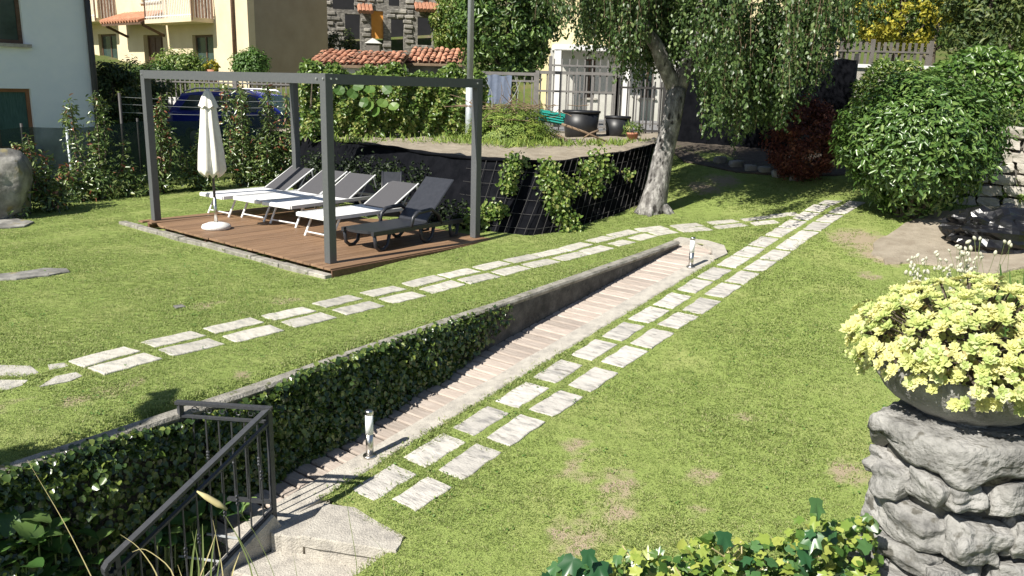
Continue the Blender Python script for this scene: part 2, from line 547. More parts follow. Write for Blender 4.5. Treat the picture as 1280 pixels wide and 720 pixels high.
def leaf_mesh(name, pos, nrm, tan, L, W, rnd, fold=.25, six=False, curl=0.0):
    """one mesh of many leaves: folded rhombs (2 triangles) or six sided blades (2 quads)"""
    n = len(pos)
    nrm = nrmz(nrm); tan = nrmz(tan - nrm * (tan * nrm).sum(1, keepdims=True))
    side = np.cross(nrm, tan)
    L = np.asarray(L)[:, None]; W = np.asarray(W)[:, None]
    if six:
        P = [pos, pos + tan * L * .28 + side * W * .46 + nrm * W * fold, pos + tan * L * .66 + side * W * .38 + nrm * (W * fold - L * curl * .4),
             pos + tan * L - nrm * L * curl, pos + tan * L * .66 - side * W * .38 + nrm * (W * fold - L * curl * .4), pos + tan * L * .28 - side * W * .46 + nrm * W * fold]
        k, fidx = 6, np.array([[0, 3, 2, 1], [0, 5, 4, 3]])
    else:
        P = [pos, pos + tan * L * .42 + side * W * .5 + nrm * W * fold, pos + tan * L - nrm * L * curl, pos + tan * L * .42 - side * W * .5 + nrm * W * fold]
        k, fidx = 4, np.array([[0, 2, 1], [0, 3, 2]])
    V = np.stack(P, 1).reshape(-1, 3)
    Fc = (np.arange(n)[:, None, None] * k + fidx[None]).reshape(-1, fidx.shape[1])
    return np_mesh(name, V, Fc, np.repeat(rnd, k))


def np_mesh(name, V, Fc, rnd=None, attr='rnd'):
    me = bpy.data.meshes.new(name)
    me.vertices.add(len(V)); me.vertices.foreach_set('co', np.ascontiguousarray(V, dtype=np.float32).ravel())
    m, k = Fc.shape
    me.loops.add(m * k); me.loops.foreach_set('vertex_index', np.ascontiguousarray(Fc, dtype=np.int32).ravel())
    me.polygons.add(m)
    me.polygons.foreach_set('loop_start', np.arange(0, m * k, k, dtype=np.int32))
    me.polygons.foreach_set('loop_total', np.full(m, k, dtype=np.int32))
    if rnd is not None:
        a = me.attributes.new(attr, 'FLOAT', 'POINT'); a.data.foreach_set('value', np.asarray(rnd, dtype=np.float32))
    me.update(calc_edges=True)
    return me


def clumps(rng, c, rad, nc, flat=.0, shell=.55):
    """clump centres spread through an ellipsoid, denser to its skin"""
    d = nrmz(rng.normal(size=(nc, 3)))
    r = (shell + (1 - shell) * rng.random(nc)) ** .8
    p = d * r[:, None] * np.array(rad)
    if flat: p[:, 2] = np.maximum(p[:, 2], -rad[2] * flat)
    return p + np.array(c), d


def crown_mesh(name, seed, c, rad, nc, per, cr, leaf, asp=.5, six=False, droop=0.0, shell=.55, flat=0, curl=.1):
    rng = np.random.default_rng(seed)
    cc, cd = clumps(rng, c, rad, nc, flat, shell)
    n = nc * per
    dirs = nrmz(rng.normal(size=(n, 3)))
    rr = cr * (.35 + .65 * rng.random(n)) * np.repeat(.6 + .8 * rng.random(nc), per)
    pos = np.repeat(cc, per, 0) + dirs * rr[:, None]
    out = nrmz(dirs * .8 + np.repeat(cd, per, 0) * .6 + np.array([0, 0, .5]) + rng.normal(size=(n, 3)) * .45)
    tan = rng.normal(size=(n, 3)) + dirs * .6 + np.array([0, 0, -.3 - droop])
    L = leaf * (.6 + .8 * rng.random(n))
    rnd = np.clip(np.repeat(rng.random(nc), per) * .45 + rng.random(n) * .55, 0, .999)
    return leaf_mesh(name, pos, out, tan, L, L * asp, rnd, six=six, curl=curl)


def trunk_limbs(mb, base, top, r0, rng, nl=5, spread=1.0, seg=6):
    base, top = Vector(base), Vector(top)
    pts, rs = [], []
    for i in range(seg + 1):
        k = i / seg
        p = base.lerp(top, k) + Vector((rng.normal() * .04, rng.normal() * .04, 0)) * (top - base).length * .3 * (k > 0)
        pts.append(p); rs.append(r0 * (1.15 - .75 * k))
    mb.tube(pts, rs, 8)
    for i in range(nl):
        k = .35 + .6 * (i + .5) / nl
        p = base.lerp(top, k); a = rng.random() * 6.28
        q = p + Vector((math.cos(a) * spread, math.sin(a) * spread, spread * (.5 + .6 * rng.random())))
        m = p.lerp(q, .5) + Vector((0, 0, -.08 * spread))
        mb.tube([p, m, q], [r0 * .42, r0 * .3, r0 * .12], 6)
    return mb


def tree(name, label, base, crown_c, rad, nc, per, cr, leaf, lm, seed, cat='tree', group=None, asp=.5, bark=None, six=False, shell=.5, droop=0, extra=None):
    rng = np.random.default_rng(seed)
    t = thing(name, label, cat, base, group)
    mb = MB()
    r0 = max(.05, min(rad) * .09)
    trunk_limbs(mb, base, (crown_c[0], crown_c[1], crown_c[2] + rad[2] * .4), r0, rng, 6, min(rad[0], rad[1]) * .7)
    mb.build('trunk', bark or M_BARK, t, True)
    stuff(link('crown', crown_mesh('crown', seed, crown_c, rad, nc, per, cr, leaf, asp, six, droop, shell), lm, t))
    return t


# ================================================================== THE SETTING
# ------------------------------------------------------------------ far ground and hillside
def far_z(x, y):
    z = np.interp(y, [-60, 2, 16, 19.5, 22, 26, 33, 42, 47, 60, 100, 220, 400], [-2.6, -2.6, -.6, .25, .45, 1.1, 1.9, 3.4, 3.9, 9, 38, 95, 110])
    flat = np.interp(y, [-60, 2, 16, 19.5, 22, 34, 42, 47, 60, 100, 220, 400], [-2.6, -2.6, -.6, .6, 1.05, 1.1, 3.0, 3.9, 9, 38, 95, 110])
    k = sm(x, -4, -1) * (1 - sm(x, 14, 20))
    z = z * (1 - k) + flat * k
    return z + .5 * np.sin(x * .11) * sm(y, 45, 70) * 2


xs = np.concatenate([np.linspace(-400, -45, 18), np.linspace(-42, 42, 50), np.linspace(45, 400, 18)])
ys = np.concatenate([np.linspace(-60, 14, 12), np.linspace(15, 60, 60), np.linspace(64, 400, 30)])
X, Y = np.meshgrid(xs, ys)
V = np.stack([X.ravel(), Y.ravel(), far_z(X, Y).ravel()], 1)
nx, ny = len(xs), len(ys)
I = np.arange((ny - 1) * (nx - 1)); r_, c_ = I // (nx - 1), I % (nx - 1)
i0 = r_ * nx + c_
gr = link('ground', np_mesh('ground', V, np.stack([i0, i0 + 1, i0 + nx + 1, i0 + nx], 1)), M_EARTH, smooth=True)
struct(gr)

# ------------------------------------------------------------------ lawn with bare spots
BARE = []   # x, y, radius
for px, py, r in ((722, 558, .16), (775, 605, .2), (768, 634, .2), (722, 672, .24), (878, 593, .16), (715, 590, .12), (1062, 590, .2), (870, 640, .1), (930, 520, .12),
                  (655, 545, .08), (735, 470, .08),
                  (130, 500, .1), (15, 505, .2), (300, 466, .14), (420, 462, .14), (360, 470, .12), (470, 440, .1), (355, 375, .2), (260, 380, .2), (100, 500, .1),
                  (170, 480, .12), (1075, 300, .5), (1110, 315, .55), (1150, 315, .5), (880, 235, .4), (905, 225, .4), (800, 258, .25), (1085, 345, .2)):
    p = on_terr(px, py); BARE.append((p[0], p[1], r))
BARE = np.array(BARE)


def bareness(x, y):
    b = np.zeros_like(x)
    for bx, by, r in BARE:
        d = np.hypot(x - bx, (y - by) * .8)
        b = np.maximum(b, np.clip(1.1 - d / (r * 1.3), 0, .62 if r < .3 else .95))
    return b


def tw(s):
    """outer edge of the coping on top of the retaining wall"""
    return np.interp(s, [0, 1.7, 3.4, 4.6, 6, 20], [-5.2, -5.23, -5.30, -5.41, -5.50, -5.50])


RAMP_END = 10.95
sv = np.unique(np.concatenate([np.arange(-4, 3, .5), np.arange(3, 13, .16), np.arange(13, 27, .4), [RAMP_END]]))
LV, LF = [], []


def patch(svals, tfun, ks, keep=None):
    S, K = np.meshgrid(svals, ks, indexing='ij')
    T = tfun(S, K)
    Px = S * D[0] + T * N[0]; Py = S * D[1] + T * N[1]
    Z = terr(Px, Py)
    base = sum(len(v) for v in LV)
    LV.append(np.stack([Px.ravel(), Py.ravel(), Z.ravel()], 1))
    n1, n2 = S.shape
    for i in range(n1 - 1):
        for j in range(n2 - 1):
            if keep is not None and not keep(.5 * (S[i, j] + S[i + 1, j]), .5 * (T[i, j] + T[i, j + 1])): continue
            a = base + i * n2 + j
            LF.append((a, a + n2, a + n2 + 1, a + 1))


patch(sv, lambda S, K: tw(S) - K, np.concatenate([np.arange(0, 5, .25), np.arange(5, 22, .6)]), keep=lambda s, t: (D[1] * s + N[1] * t) < (19.6 if D[0] * s + N[0] * t > -4 else 24))
STEP_T = -3.72
patch(sv[(sv >= 0)], lambda S, K: K, np.concatenate([[-4.64, STEP_T - .3], np.arange(STEP_T, 3, .14), np.arange(3, 12, .5)]),
      keep=lambda s, t: not (s < 3.7 and t < STEP_T) and 2.75 < (D[1] * s + N[1] * t) < 20.5)
patch(sv[sv >= RAMP_END - 1e-6], lambda S, K: tw(S) * (1 - K) + -4.64 * K, np.linspace(0, 1, 5), keep=lambda s, t: (D[1] * s + N[1] * t) < 19.6)
LV = np.concatenate(LV); LF = np.array(LF)
lawn = link('lawn', np_mesh('lawn', LV, LF, bareness(LV[:, 0], LV[:, 1]), 'bare'), M_LAWN, smooth=True)
struct(lawn)

EXCL = []   # rectangles kept free of grass: cx, cy, ux, uy, half length, half width


def exclude(c, u, hl, hw):
    EXCL.append((c[0], c[1], u[0], u[1], hl, hw))


# ------------------------------------------------------------------ slab paths
def slab_mesh(seed, l, w, th=.045):
    rng = random.Random(seed)
    mb = MB()
    n = 5
    pts = []
    for k in range(n): pts.append((-l / 2 + l * k / n + rng.uniform(-.008, .008), -w / 2 + rng.uniform(-.011, .011)))
    for k in range(3): pts.append((l / 2 + rng.uniform(-.008, .008), -w / 2 + w * k / 3))
    for k in range(n): pts.append((l / 2 - l * k / n, w / 2 + rng.uniform(-.011, .011)))
    for k in range(3): pts.append((-l / 2 + rng.uniform(-.008, .008), w / 2 - w * k / 3))
    m = len(pts)
    inn = [(p[0] * .975, p[1] * .955) for p in pts]
    vs = [(*p, -th) for p in pts] + [(*p, -.006) for p in pts] + [(*p, rng.uniform(-.001, .001)) for p in inn]
    fs = []
    for i in range(m):
        j = (i + 1) % m
        fs += [(i, j, m + j, m + i), (m + i, m + j, 2 * m + j, 2 * m + i)]
    fs.append(tuple(range(2 * m, 3 * m)))
    return mb.add(vs, fs)


def lay_frame(x, y, u, lift):
    """position and rotation of something lying on the lawn along direction u"""
    e = .2
    zx = (tz(x + u[0] * e, y + u[1] * e) - tz(x - u[0] * e, y - u[1] * e)) / (2 * e)
    v = (-u[1], u[0])
    zy = (tz(x + v[0] * e, y + v[1] * e) - tz(x - v[0] * e, y - v[1] * e)) / (2 * e)
    X_ = Vector((u[0], u[1], zx)).normalized(); Y_ = Vector((v[0], v[1], zy)); Y_ = (Y_ - X_ * Y_.dot(X_)).normalized(); Z_ = X_.cross(Y_)
    if lift < .02:
        X_ = (X_ + Z_ * rngs.uniform(-.006, .006)).normalized(); Z_ = X_.cross(Y_).normalized(); Y_ = (Y_ + Z_ * rngs.uniform(-.008, .008)).normalized(); Z_ = X_.cross(Y_).normalized()
    return Vector((x, y, tz(x, y) + lift)), Matrix((X_, Y_, Z_)).transposed()


rngs = random.Random(3)
SLM = []
for k in range(6):
    me = slab_mesh(k, .50, .245).mesh('paving_slab'); me.materials.append(M_SLAB2); SLM.append(me)
SRM = []
for k in range(6):
    me = slab_mesh(20 + k, .485, .27).mesh('paving_slab'); me.materials.append(M_SLAB); SRM.append(me)

path_l = holder('stepping_path_left'); path_l['label'] = 'double row of pale slabs crossing the lawn beside the deck'
ROW1 = [(131, 446), (217, 424.5), (292, 407.5), (361, 392.5), (422, 377), (479, 364.5), (530, 352), (574, 342), (614.8, 332.4), (653, 323.9), (687.5, 316.7), (719.4, 308.6), (750.6, 299.8), (778.7, 292.5), (814.3, 286.6), (858.8, 282.7), (903, 278), (946.9, 273.5), (980, 269)]
ROW2 = [(156.7, 454.9), (239.7, 434.6), (317.2, 417.4), (385.9, 400.6), (448.1, 385.6), (503.6, 372.4), (552.5, 359.3), (598.9, 348.3), (638.9, 338.5), (676.4, 329.6), (713.5, 321), (744.9, 312.8), (776.3, 304.3), (803.2, 296.8), (829, 291), (868.5, 287.5), (912.4, 283), (955.6, 278.8)]
for ri, row in enumerate((ROW1, ROW2)):
    P = [on_terr(*q) for q in row]
    for i, p in enumerate(P):
        a, b = P[max(0, i - 1)], P[min(len(P) - 1, i + 1)]
        u = (b - a)[:2]; u = u / np.linalg.norm(u)
        ang = rngs.uniform(-.03, .03); c, s_ = math.cos(ang), math.sin(ang)
        u = np.array([u[0] * c - u[1] * s_, u[0] * s_ + u[1] * c])
        loc, rot = lay_frame(p[0], p[1], u, .011)
        sc = 1.0
        if ri == 1 and 12 <= i <= 14: sc = .8
        if i == len(P) - 1: sc = .8
        inst('paving_slab', rngs.choice(SLM), loc, rot, path_l, (sc, 1, 1))
        exclude(p, u, .222 * sc, .097)
# broken end pieces by the left edge of the lawn
for px0, quad in ((0, [(-30, 457), (38, 458), (49, 466), (30, 471.5), (-30, 469)]), (0, [(-30, 476), (35, 475.5), (28, 482), (8, 488), (-30, 487)]),
                  (0, [(-120, 458), (-40, 457), (-40, 469), (-120, 471)]), (0, [(-125, 478), (-40, 476), (-40, 487), (-130, 490)]), (0, [(-215, 461), (-132, 458), (-132, 471), (-215, 474)]), (0, [(-225, 482), (-138, 478), (-142, 490), (-232, 495)]), (0, [(60, 457), (80, 454), (86, 458), (62, 463)]), (0, [(49, 485), (70, 471), (95, 465.5), (103, 470), (88, 477)])):
    poly = [on_terr(*q) for q in quad]
    cen = np.mean(poly, 0)
    MB().prism([tuple(p[:2]) for p in poly], float(cen[2]) - .04, float(cen[2]) + .006).build('paving_slab', M_SLAB2, path_l)
    e = poly[1] - poly[0]; e = e[:2] / np.linalg.norm(e[:2])
    exclude(cen, e, max(abs((p - cen)[:2] @ e) for p in poly) * .8, .1)

path_r = holder('stepping_path_right'); path_r['label'] = 'two columns of white slabs climbing beside the plank ramp'
SROW = [4.01, 4.61, 5.22, 5.82, 6.42, 7.02, 7.6, 8.18, 8.76, 9.35, 9.92, 10.48, 11.03, 11.57, 12.11, 12.65, 13.22, 13.8, 14.38]
for k, s in enumerate(SROW):
    for t in (-4.395, -4.02):
        ds = rngs.uniform(-.02, .02) + (.02 if t > -4.1 else 0)
        sc = 1.0
        if k == 0: sc = .92 if t < -4.1 else .8; ds += .04 if t < -4.1 else .05
        p = xy(s + ds, t + rngs.uniform(-.01, .01))
        a = rngs.uniform(-.02, .02); u = np.array([D[0] * math.cos(a) - D[1] * math.sin(a), D[0] * math.sin(a) + D[1] * math.cos(a)])
        loc, rot = lay_frame(p[0], p[1], u, .011)
        inst('paving_slab', rngs.choice(SRM), loc, rot, path_r, (sc, 1, 1))
        exclude(p, u, .217 * sc, .11)

# ------------------------------------------------------------------ plank ramp with kerb
ramp = holder('plank_ramp'); ramp['label'] = 'sloping walkway of bleached planks with a concrete kerb'
slope = math.atan(.126)
ROT_RAMP = Matrix(((D[0] * math.cos(slope), -N[0], -D[0] * math.sin(slope)), (D[1] * math.cos(slope), -N[1], -D[1] * math.sin(slope)), (math.sin(slope), 0, math.cos(slope))))
PLM = []
for k in range(5):
    rr = random.Random(50 + k)
    me = MB().box((0, 0, -.02), (.132 + rr.uniform(-.006, .003), .64, .04), bev=.012).mesh('plank'); me.materials.append(M_PLANK); PLM.append(me)
s = 2.95
while s < RAMP_END + .15:
    p = xy(s, -5.19 + rngs.uniform(-.012, .012))
    inst('plank', rngs.choice(PLM), (p[0], p[1], float(zR(s)) - .014 + rngs.uniform(-.004, .004)), ROT_RAMP @ Matrix.Rotation(rngs.uniform(-.012, .012), 3, 'Z'), ramp)
    s += .15
kb = MB()
sk = np.arange(2.9, RAMP_END - .1, .35)
rk = random.Random(8)
secs = []
for s in sk:
    j1, j2 = rk.uniform(-.012, .012), rk.uniform(-.01, .01)
    z = float(zR(s))
    secs.append([(*xy(s, -4.63 + j1), z - .3), (*xy(s, -4.63 + j1), z - .005), (*xy(s, -4.655 + j1), z + .012), (*xy(s, -4.86 + j2), z + .014), (*xy(s, -4.878 + j2), z - .002), (*xy(s, -4.878 + j2), z - .3)])
vs = [p for q in secs for p in q]
fs = [(i * 6 + k, i * 6 + k + 1, i * 6 + k + 7, i * 6 + k + 6) for i in range(len(secs) - 1) for k in range(5)]
fs += [(0, 1, 2, 3, 4, 5), tuple(6 * (len(secs) - 1) + k for k in range(6))[::-1]]
kb.add(vs, fs).build('kerb', M_CONC, ramp)
# ramp head: concrete strip closing the planks against the lawn
kh = MB()
hp = [xy(RAMP_END - .12, -4.88), xy(RAMP_END - .55, -4.64), xy(RAMP_END - .2, -4.60), xy(RAMP_END + .12, -4.8), xy(RAMP_END + .2, -5.1), xy(RAMP_END + .1, -5.5), xy(RAMP_END - .1, -5.5), xy(RAMP_END + .03, -5.1)]
kh.prism([tuple(p) for p in hp], lambda x, y: tz(x, y) - .2, lambda x, y: max(tz(x, y), float(zR(x * D[0] + y * D[1]))) + .02).build('head_kerb', M_CONC, ramp)
MB().prism([tuple(xy(*q)) for q in ((2.9, -5.5), (2.9, -4.7), (RAMP_END, -4.7), (RAMP_END, -5.5))], lambda x, y: float(zR(x * D[0] + y * D[1])) - .5, lambda x, y: float(zR(x * D[0] + y * D[1])) - .06).build('ramp_bed', M_CONC_D, ramp)

# ------------------------------------------------------------------ retaining wall beside the ramp
rw = thing('retaining_wall', 'low stained concrete wall beside the plank ramp, half covered in ivy', 'wall', (*xy(6, -5.45), float(zR(6)) - .1))
ss = np.arange(-1.5, RAMP_END + .05, .3)
wv, rk = [], random.Random(5)
for s in ss:
    zt = float(zL(s)) + .005
    o, i_ = float(tw(s)), float(tw(s)) + .13
    base = min(zR(s), zL(s)) - .55 if s > 3 else -2.3
    wv.append([(*xy(s, o - .02), base), (*xy(s, o), zt - .02), (*xy(s, o + .01), zt + .012), (*xy(s, i_ - .015 + rk.uniform(-.006, .006)), zt + .012), (*xy(s, i_ + rk.uniform(-.005, .005)), zt - .012), (*xy(s, i_ - .02), zt - .05), (*xy(s, i_ - .03 + rk.uniform(-.01, .01)), (zt + base) / 2), (*xy(s, i_ - .045), base)])
vs = [p for q in wv for p in q]; k8 = 8
cop, fac = MB(), MB()
cop.add(vs, [(i * k8 + k, (i + 1) * k8 + k, (i + 1) * k8 + k + 1, i * k8 + k + 1) for i in range(len(ss) - 1) for k in (1, 2, 3, 4)])
fac.add(vs, [(i * k8 + k, (i + 1) * k8 + k, (i + 1) * k8 + k + 1, i * k8 + k + 1) for i in range(len(ss) - 1) for k in (0, 5, 6)])
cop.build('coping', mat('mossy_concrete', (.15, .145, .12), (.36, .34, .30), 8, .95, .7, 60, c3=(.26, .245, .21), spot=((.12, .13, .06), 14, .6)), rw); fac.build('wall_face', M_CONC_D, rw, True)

# ivy over the near two thirds of the wall
rng = np.random.default_rng(11)
n = 36000
s = 6.9 - 8.4 * rng.random(n) ** .85
th = np.interp(s, [-2, 1, 2.3, 2.7, 3.6, 4.1, 5, 6.2, 7.2], [.24, .22, .2, .07, .07, .12, .11, .08, .03])
hgt = rng.random(n)
top = zL(s) - .015 - np.interp(s, [2.3, 2.7, 3.5, 3.9], [0, .06, .06, 0])
bot = np.where(s > 3, np.maximum(zR(s) - .02, zL(s) - np.interp(s, [3, 5.5, 6.3, 7.2], [2, .7, .4, .12])), -1.75)
keep = (rng.random(n) < np.interp(s, [5.0, 5.8, 6.3, 6.9], [1, .75, .25, .05]))
z = bot + (top - bot) * np.where(rng.random(n) < .16, .93 + .07 * hgt, hgt)
bulge = .65 + .6 * np.sin(s * 3.1) * np.sin(z * 4 + s) + .4 * np.sin(s * 7.7 + z * 9) + .3 * np.sin(s * 17 - z * 13)
t = tw(s) + .125 + th * np.sqrt(np.clip((top - z) / .15, .05, 1)) * (bulge * .55 + .3) * (.55 + .5 * rng.random(n))
over = rng.random(n) < .05      # creeping over the coping
t = np.where(over, tw(s) + .09 + .10 * rng.random(n), t); z = np.where(over, top + .03 + .02 * rng.random(n), z)
pos = np.stack([s * D[0] + t * N[0], s * D[1] + t * N[1], z], 1)[keep]
m = len(pos)
face = np.array([N[0], N[1], .25])
nr = face + rng.normal(size=(m, 3)) * .75 + np.where(over[keep], 1.2, 0)[:, None] * np.array([0, 0, 1.0])
ta = np.array([0, 0, -1.0]) + rng.normal(size=(m, 3)) * .7
L = .043 * (.45 + .95 * rng.random(m))
rnd = np.clip(.75 * rng.random(m) + .22 * np.clip((z[keep] - top[keep] + .12) / .12, 0, 1), 0, .999)
iv = link('ivy', leaf_mesh('ivy', pos, nr, ta, L, L * .95, rnd, fold=.12, six=True, curl=.12), L_IVY, rw)
stuff(iv)

# ------------------------------------------------------------------ steps at the foot of the ramp
steps = thing('garden_steps', 'worn concrete steps going down from the foot of the plank ramp', 'steps', (*xy(3.2, -4.2), -1.3))
slab_px = [(410, 630), (522, 643), (495.6, 688), (375.6, 669), (344, 664), (372, 640)]


def px_z(px, py, z):
    d = ray(px, py); k = (z - CAMH) / d[2]
    return (d[0] * k, d[1] * k)


def rough_prism(poly, z0, z1, seed, jit=.006, div=6):
    rr = random.Random(seed)
    out = []
    for i in range(len(poly)):
        a, b = poly[i], poly[(i + 1) % len(poly)]
        for k in range(div):
            f = k / div
            out.append((a[0] + (b[0] - a[0]) * f + rr.uniform(-jit, jit), a[1] + (b[1] - a[1]) * f + rr.uniform(-jit, jit)))
    c = np.mean(out, 0)
    n = len(out)
    ins = [(c[0] + (p[0] - c[0]) * .985, c[1] + (p[1] - c[1]) * .985) for p in out]
    ar = sum(out[i][0] * out[(i + 1) % n][1] - out[(i + 1) % n][0] * out[i][1] for i in range(n))
    if ar < 0: out.reverse(); ins.reverse()
    vs = [(*p, z0) for p in out] + [(*p, z1 - .012) for p in out] + [(*p, z1) for p in ins]
    fs = []
    for i in range(n):
        j = (i + 1) % n
        fs += [(i, j, n + j, n + i), (n + i, n + j, 2 * n + j, 2 * n + i)]
    fs += [tuple(range(2 * n, 3 * n)), tuple(range(n))[::-1]]
    return MB().add(vs, fs)


TOPZ = -.765
top_poly = [px_z(405, 629, TOPZ), px_z(522, 643, TOPZ), px_z(496, 688, TOPZ), px_z(375, 669, TOPZ)]
rough_prism(top_poly, TOPZ - .085, TOPZ, 1).build('step', M_CONC, steps)
tpc = np.mean(top_poly, 0)
rough_prism([tuple(tpc + (np.array(p) - tpc) * .93) for p in top_poly], TOPZ - .3, TOPZ - .084, 3).build('step_base', M_CONC, steps)
land = [px_z(440, 606, TOPZ - .05), px_z(408, 632, TOPZ - .05), px_z(378, 672, TOPZ - .05), px_z(338, 668, TOPZ - .05), px_z(330, 640, TOPZ - .05), px_z(390, 600, TOPZ - .05)]
rough_prism(land, TOPZ - .25, TOPZ - .045, 2).build('landing', M_CONC, steps)
for k in range(1, 5):
    z = TOPZ - .02 - .16 * k
    sh = -D * .27 * k
    a, b = np.array(top_poly[3]), np.array(top_poly[2])
    e = (b - a) / np.linalg.norm(b - a)
    q0 = a - e * .26 + sh * (k - 1) / k + D * .06; q1 = b + e * .02 + sh * (k - 1) / k + D * .06
    q2 = b + e * .02 + sh - D * .04; q3 = a - e * .26 + sh - D * .04
    rough_prism([tuple(q0), tuple(q1), tuple(q2), tuple(q3)], z - .3, z, 10 + k).build('step', M_CONC, steps)
wp = [px_z(474, 702, -.86), px_z(496, 690, -.86), px_z(502, 750, -.86), px_z(452, 750, -.86)]
rough_prism(wp, -1.4, -.86, 30, .012).build('lime_patch', M_WHITEP, steps)

# ------------------------------------------------------------------ bare soil by the laurel, raised bed
soil = rough_prism([tuple(on_terr(*q)[:2]) for q in ((1088, 318), (1096, 300), (1120, 288), (1160, 268), (1215, 262), (1262, 268), (1290, 300), (1285, 335), (1230, 345), (1180, 333), (1140, 330), (1108, 330))], .0, .012, 4, .05, 3)
soil.v = [(x, y, tz(x, y) + .006 + (.02 if z > .005 else -.05)) for x, y, z in soil.v]
so = soil.build('bare_soil', M_SOIL); struct(so)

BT = [(-4.6, 17.9), (-3.54, 16.55), (-2.55, 15.45), (-1.5, 14.2), (-.68, 13.32), (.1, 13.05), (.57, 12.9), (1.25, 13.85), (2.0, 14.75), (2.6, 15.7)]
BB = [(-4.7, 17.0), (-3.65, 15.75), (-2.65, 14.75), (-1.6, 13.6), (-.78, 12.75), (.22, 12.22), (.72, 12.62), (1.3, 13.35), (1.9, 14.05), (2.25, 14.55)]
BZ = [1.2, 1.2, 1.2, 1.18, 1.19, 1.2, 1.19, 1.21, 1.26, 1.33]


def resample(pts, n):
    pts = np.array(pts, float)
    d = np.r_[0, np.cumsum(np.linalg.norm(np.diff(pts, axis=0), axis=1))]
    q = np.linspace(0, d[-1], n)
    return np.stack([np.interp(q, d, pts[:, k]) for k in range(pts.shape[1])], 1)


NB = 60
btop = resample([(x, y, z) for (x, y), z in zip(BT, BZ)], NB)
bbot = resample([(x, y, tz(x, y) - .05) for x, y in BB], NB)
bed = thing('raised_bed', 'raised bed of dry soil held by black tarpaulin and wire mesh behind the loungers', 'raised bed', (0, 14.5, .1))
rng = np.random.default_rng(2)
rowsk = [0, .2, .4, .6, .8, .94, 1.0]
g = []
for k in rowsk:
    p = bbot * (1 - k) + btop * k
    p[:, :2] += (.045 * np.sin(np.arange(NB) * 1.7 + k * 5) * np.sin(k * 3.1))[:, None] * np.array([-.2, -.9])
    p[:, 2] += (.008 * rng.normal(size=NB)) * (k > .9)
    g.append(p)
V = np.concatenate(g)
Fq = np.array([(i * NB + j, i * NB + j + 1, (i + 1) * NB + j + 1, (i + 1) * NB + j) for i in range(len(rowsk) - 1) for j in range(NB - 1)])
link('tarpaulin', np_mesh('tarpaulin', V, Fq), M_BLACKNET, bed, True)
# rolled top edge
MB().tube([tuple(p + np.array([0, -.02, .0])) for p in btop[::1]], [.032 + .008 * math.sin(i * 1.3) for i in range(NB)], 7).build('rolled_edge', M_BLACKNET, bed, True)
# soil top, reaching back to the fence
back = resample([(-6.5, 20.2, 1.2), (-3.0, 20.4, 1.26), (0, 20.6, 1.3), (3.6, 20.4, 1.35)], NB)
g = [btop * (1 - k) + back * k for k in (0, .1, .25, .45, .7, 1)]
for q in g[1:]: q[:, 2] += .018 * rng.normal(size=NB)
V = np.concatenate(g)
Fq = np.array([(i * NB + j, i * NB + j + 1, (i + 1) * NB + j + 1, (i + 1) * NB + j) for i in range(5) for j in range(NB - 1)])
link('soil', np_mesh('soil', V, Fq), M_SOIL, bed, True)
# wire mesh in front of the tarpaulin
wm = MB()
half = NB // 2
for j in range(half + 4, NB, 1):
    a, b = bbot[j] + np.array([.03, -.035, .05]), btop[j] + np.array([.03, -.04, .02])
    wm.tube([a, (a + b) / 2 + np.array([0, -.02, 0]), b], .0045, 4)
for k in (.12, .3, .48, .66, .84):
    pth = [bbot[j] * (1 - k) + btop[j] * k + np.array([.03, -.045, .02]) for j in range(half + 2, NB)]
    wm.tube(pth, .0035, 4)
wm.build('wire_mesh', mat('rusty_wire', (.03, .029, .028), (.07, .067, .064), 9, .8), bed)
# creepers on the tarpaulin
spots = []
dark_n = 20
for k in range(dark_n):      # deck side, ivy coloured near black for the shade there
    j = rng.integers(2, half + 4); spots.append((j, rng.random() * .8, .26, 130))
for j, k, r, c in ((half + 7, .9, .2, 240), (half + 7, .65, .15, 160), (half + 7, .3, .13, 120), (half + 5, .12, .22, 260), (half + 6, .3, .15, 120), (half + 10, .9, .16, 150), (half + 11, .7, .2, 260), (half + 12, .5, .22, 300), (half + 13, .35, .2, 240), (half + 14, .6, .2, 260), (half + 16, .8, .2, 260), (half + 17, .65, .22, 280), (half + 18, .95, .2, 160),
                   (half + 15, .12, .22, 240), (half + 16, .02, .2, 220), (half + 19, .5, .12, 90), (half + 24, .6, .12, 60), (half + 20, .75, .14, 80)):
    spots.append((j, k, r, c))
PP, NN = [], []
for qi, (j, k, r, c) in enumerate(spots):
    j = min(j, NB - 1)
    p = bbot[j] * (1 - k) + btop[j] * k
    PP.append(p + nrmz(rng.normal(size=(c, 3))) * (r * 1.25 * rng.random((c, 1)) ** .55) * np.array([1, .55, 1]) + np.array([.0, -.1, .03]))
PD = np.concatenate(PP[:dark_n]); PP = np.concatenate(PP[dark_n:]); m = len(PD)
L = .06 * (.5 + .8 * rng.random(m))
stuff(link('shade_toned_creeper', leaf_mesh('shade_toned_creeper', PD, rng.normal(size=(m, 3)) * .5 + np.array([.3, -.5, .4]), rng.normal(size=(m, 3)) + np.array([0, 0, -.5]), L, L * .8, rng.random(m) * .5, six=True), leafmat('shade_toned_ivy', [(0, (.012, .022, .008)), (1, (.03, .05, .014))], .5, .1, .3), bed))  # shade on the deck side is put into this leaf colour
m = len(PP)
L = .062 * (.5 + .9 * rng.random(m))
stuff(link('creeper', leaf_mesh('creeper', PP, rng.normal(size=(m, 3)) * .6 + np.array([.1, -.8, .5]), rng.normal(size=(m, 3)) + np.array([0, 0, -.5]), L, L * .8, rng.random(m), six=True), L_VINE, bed))
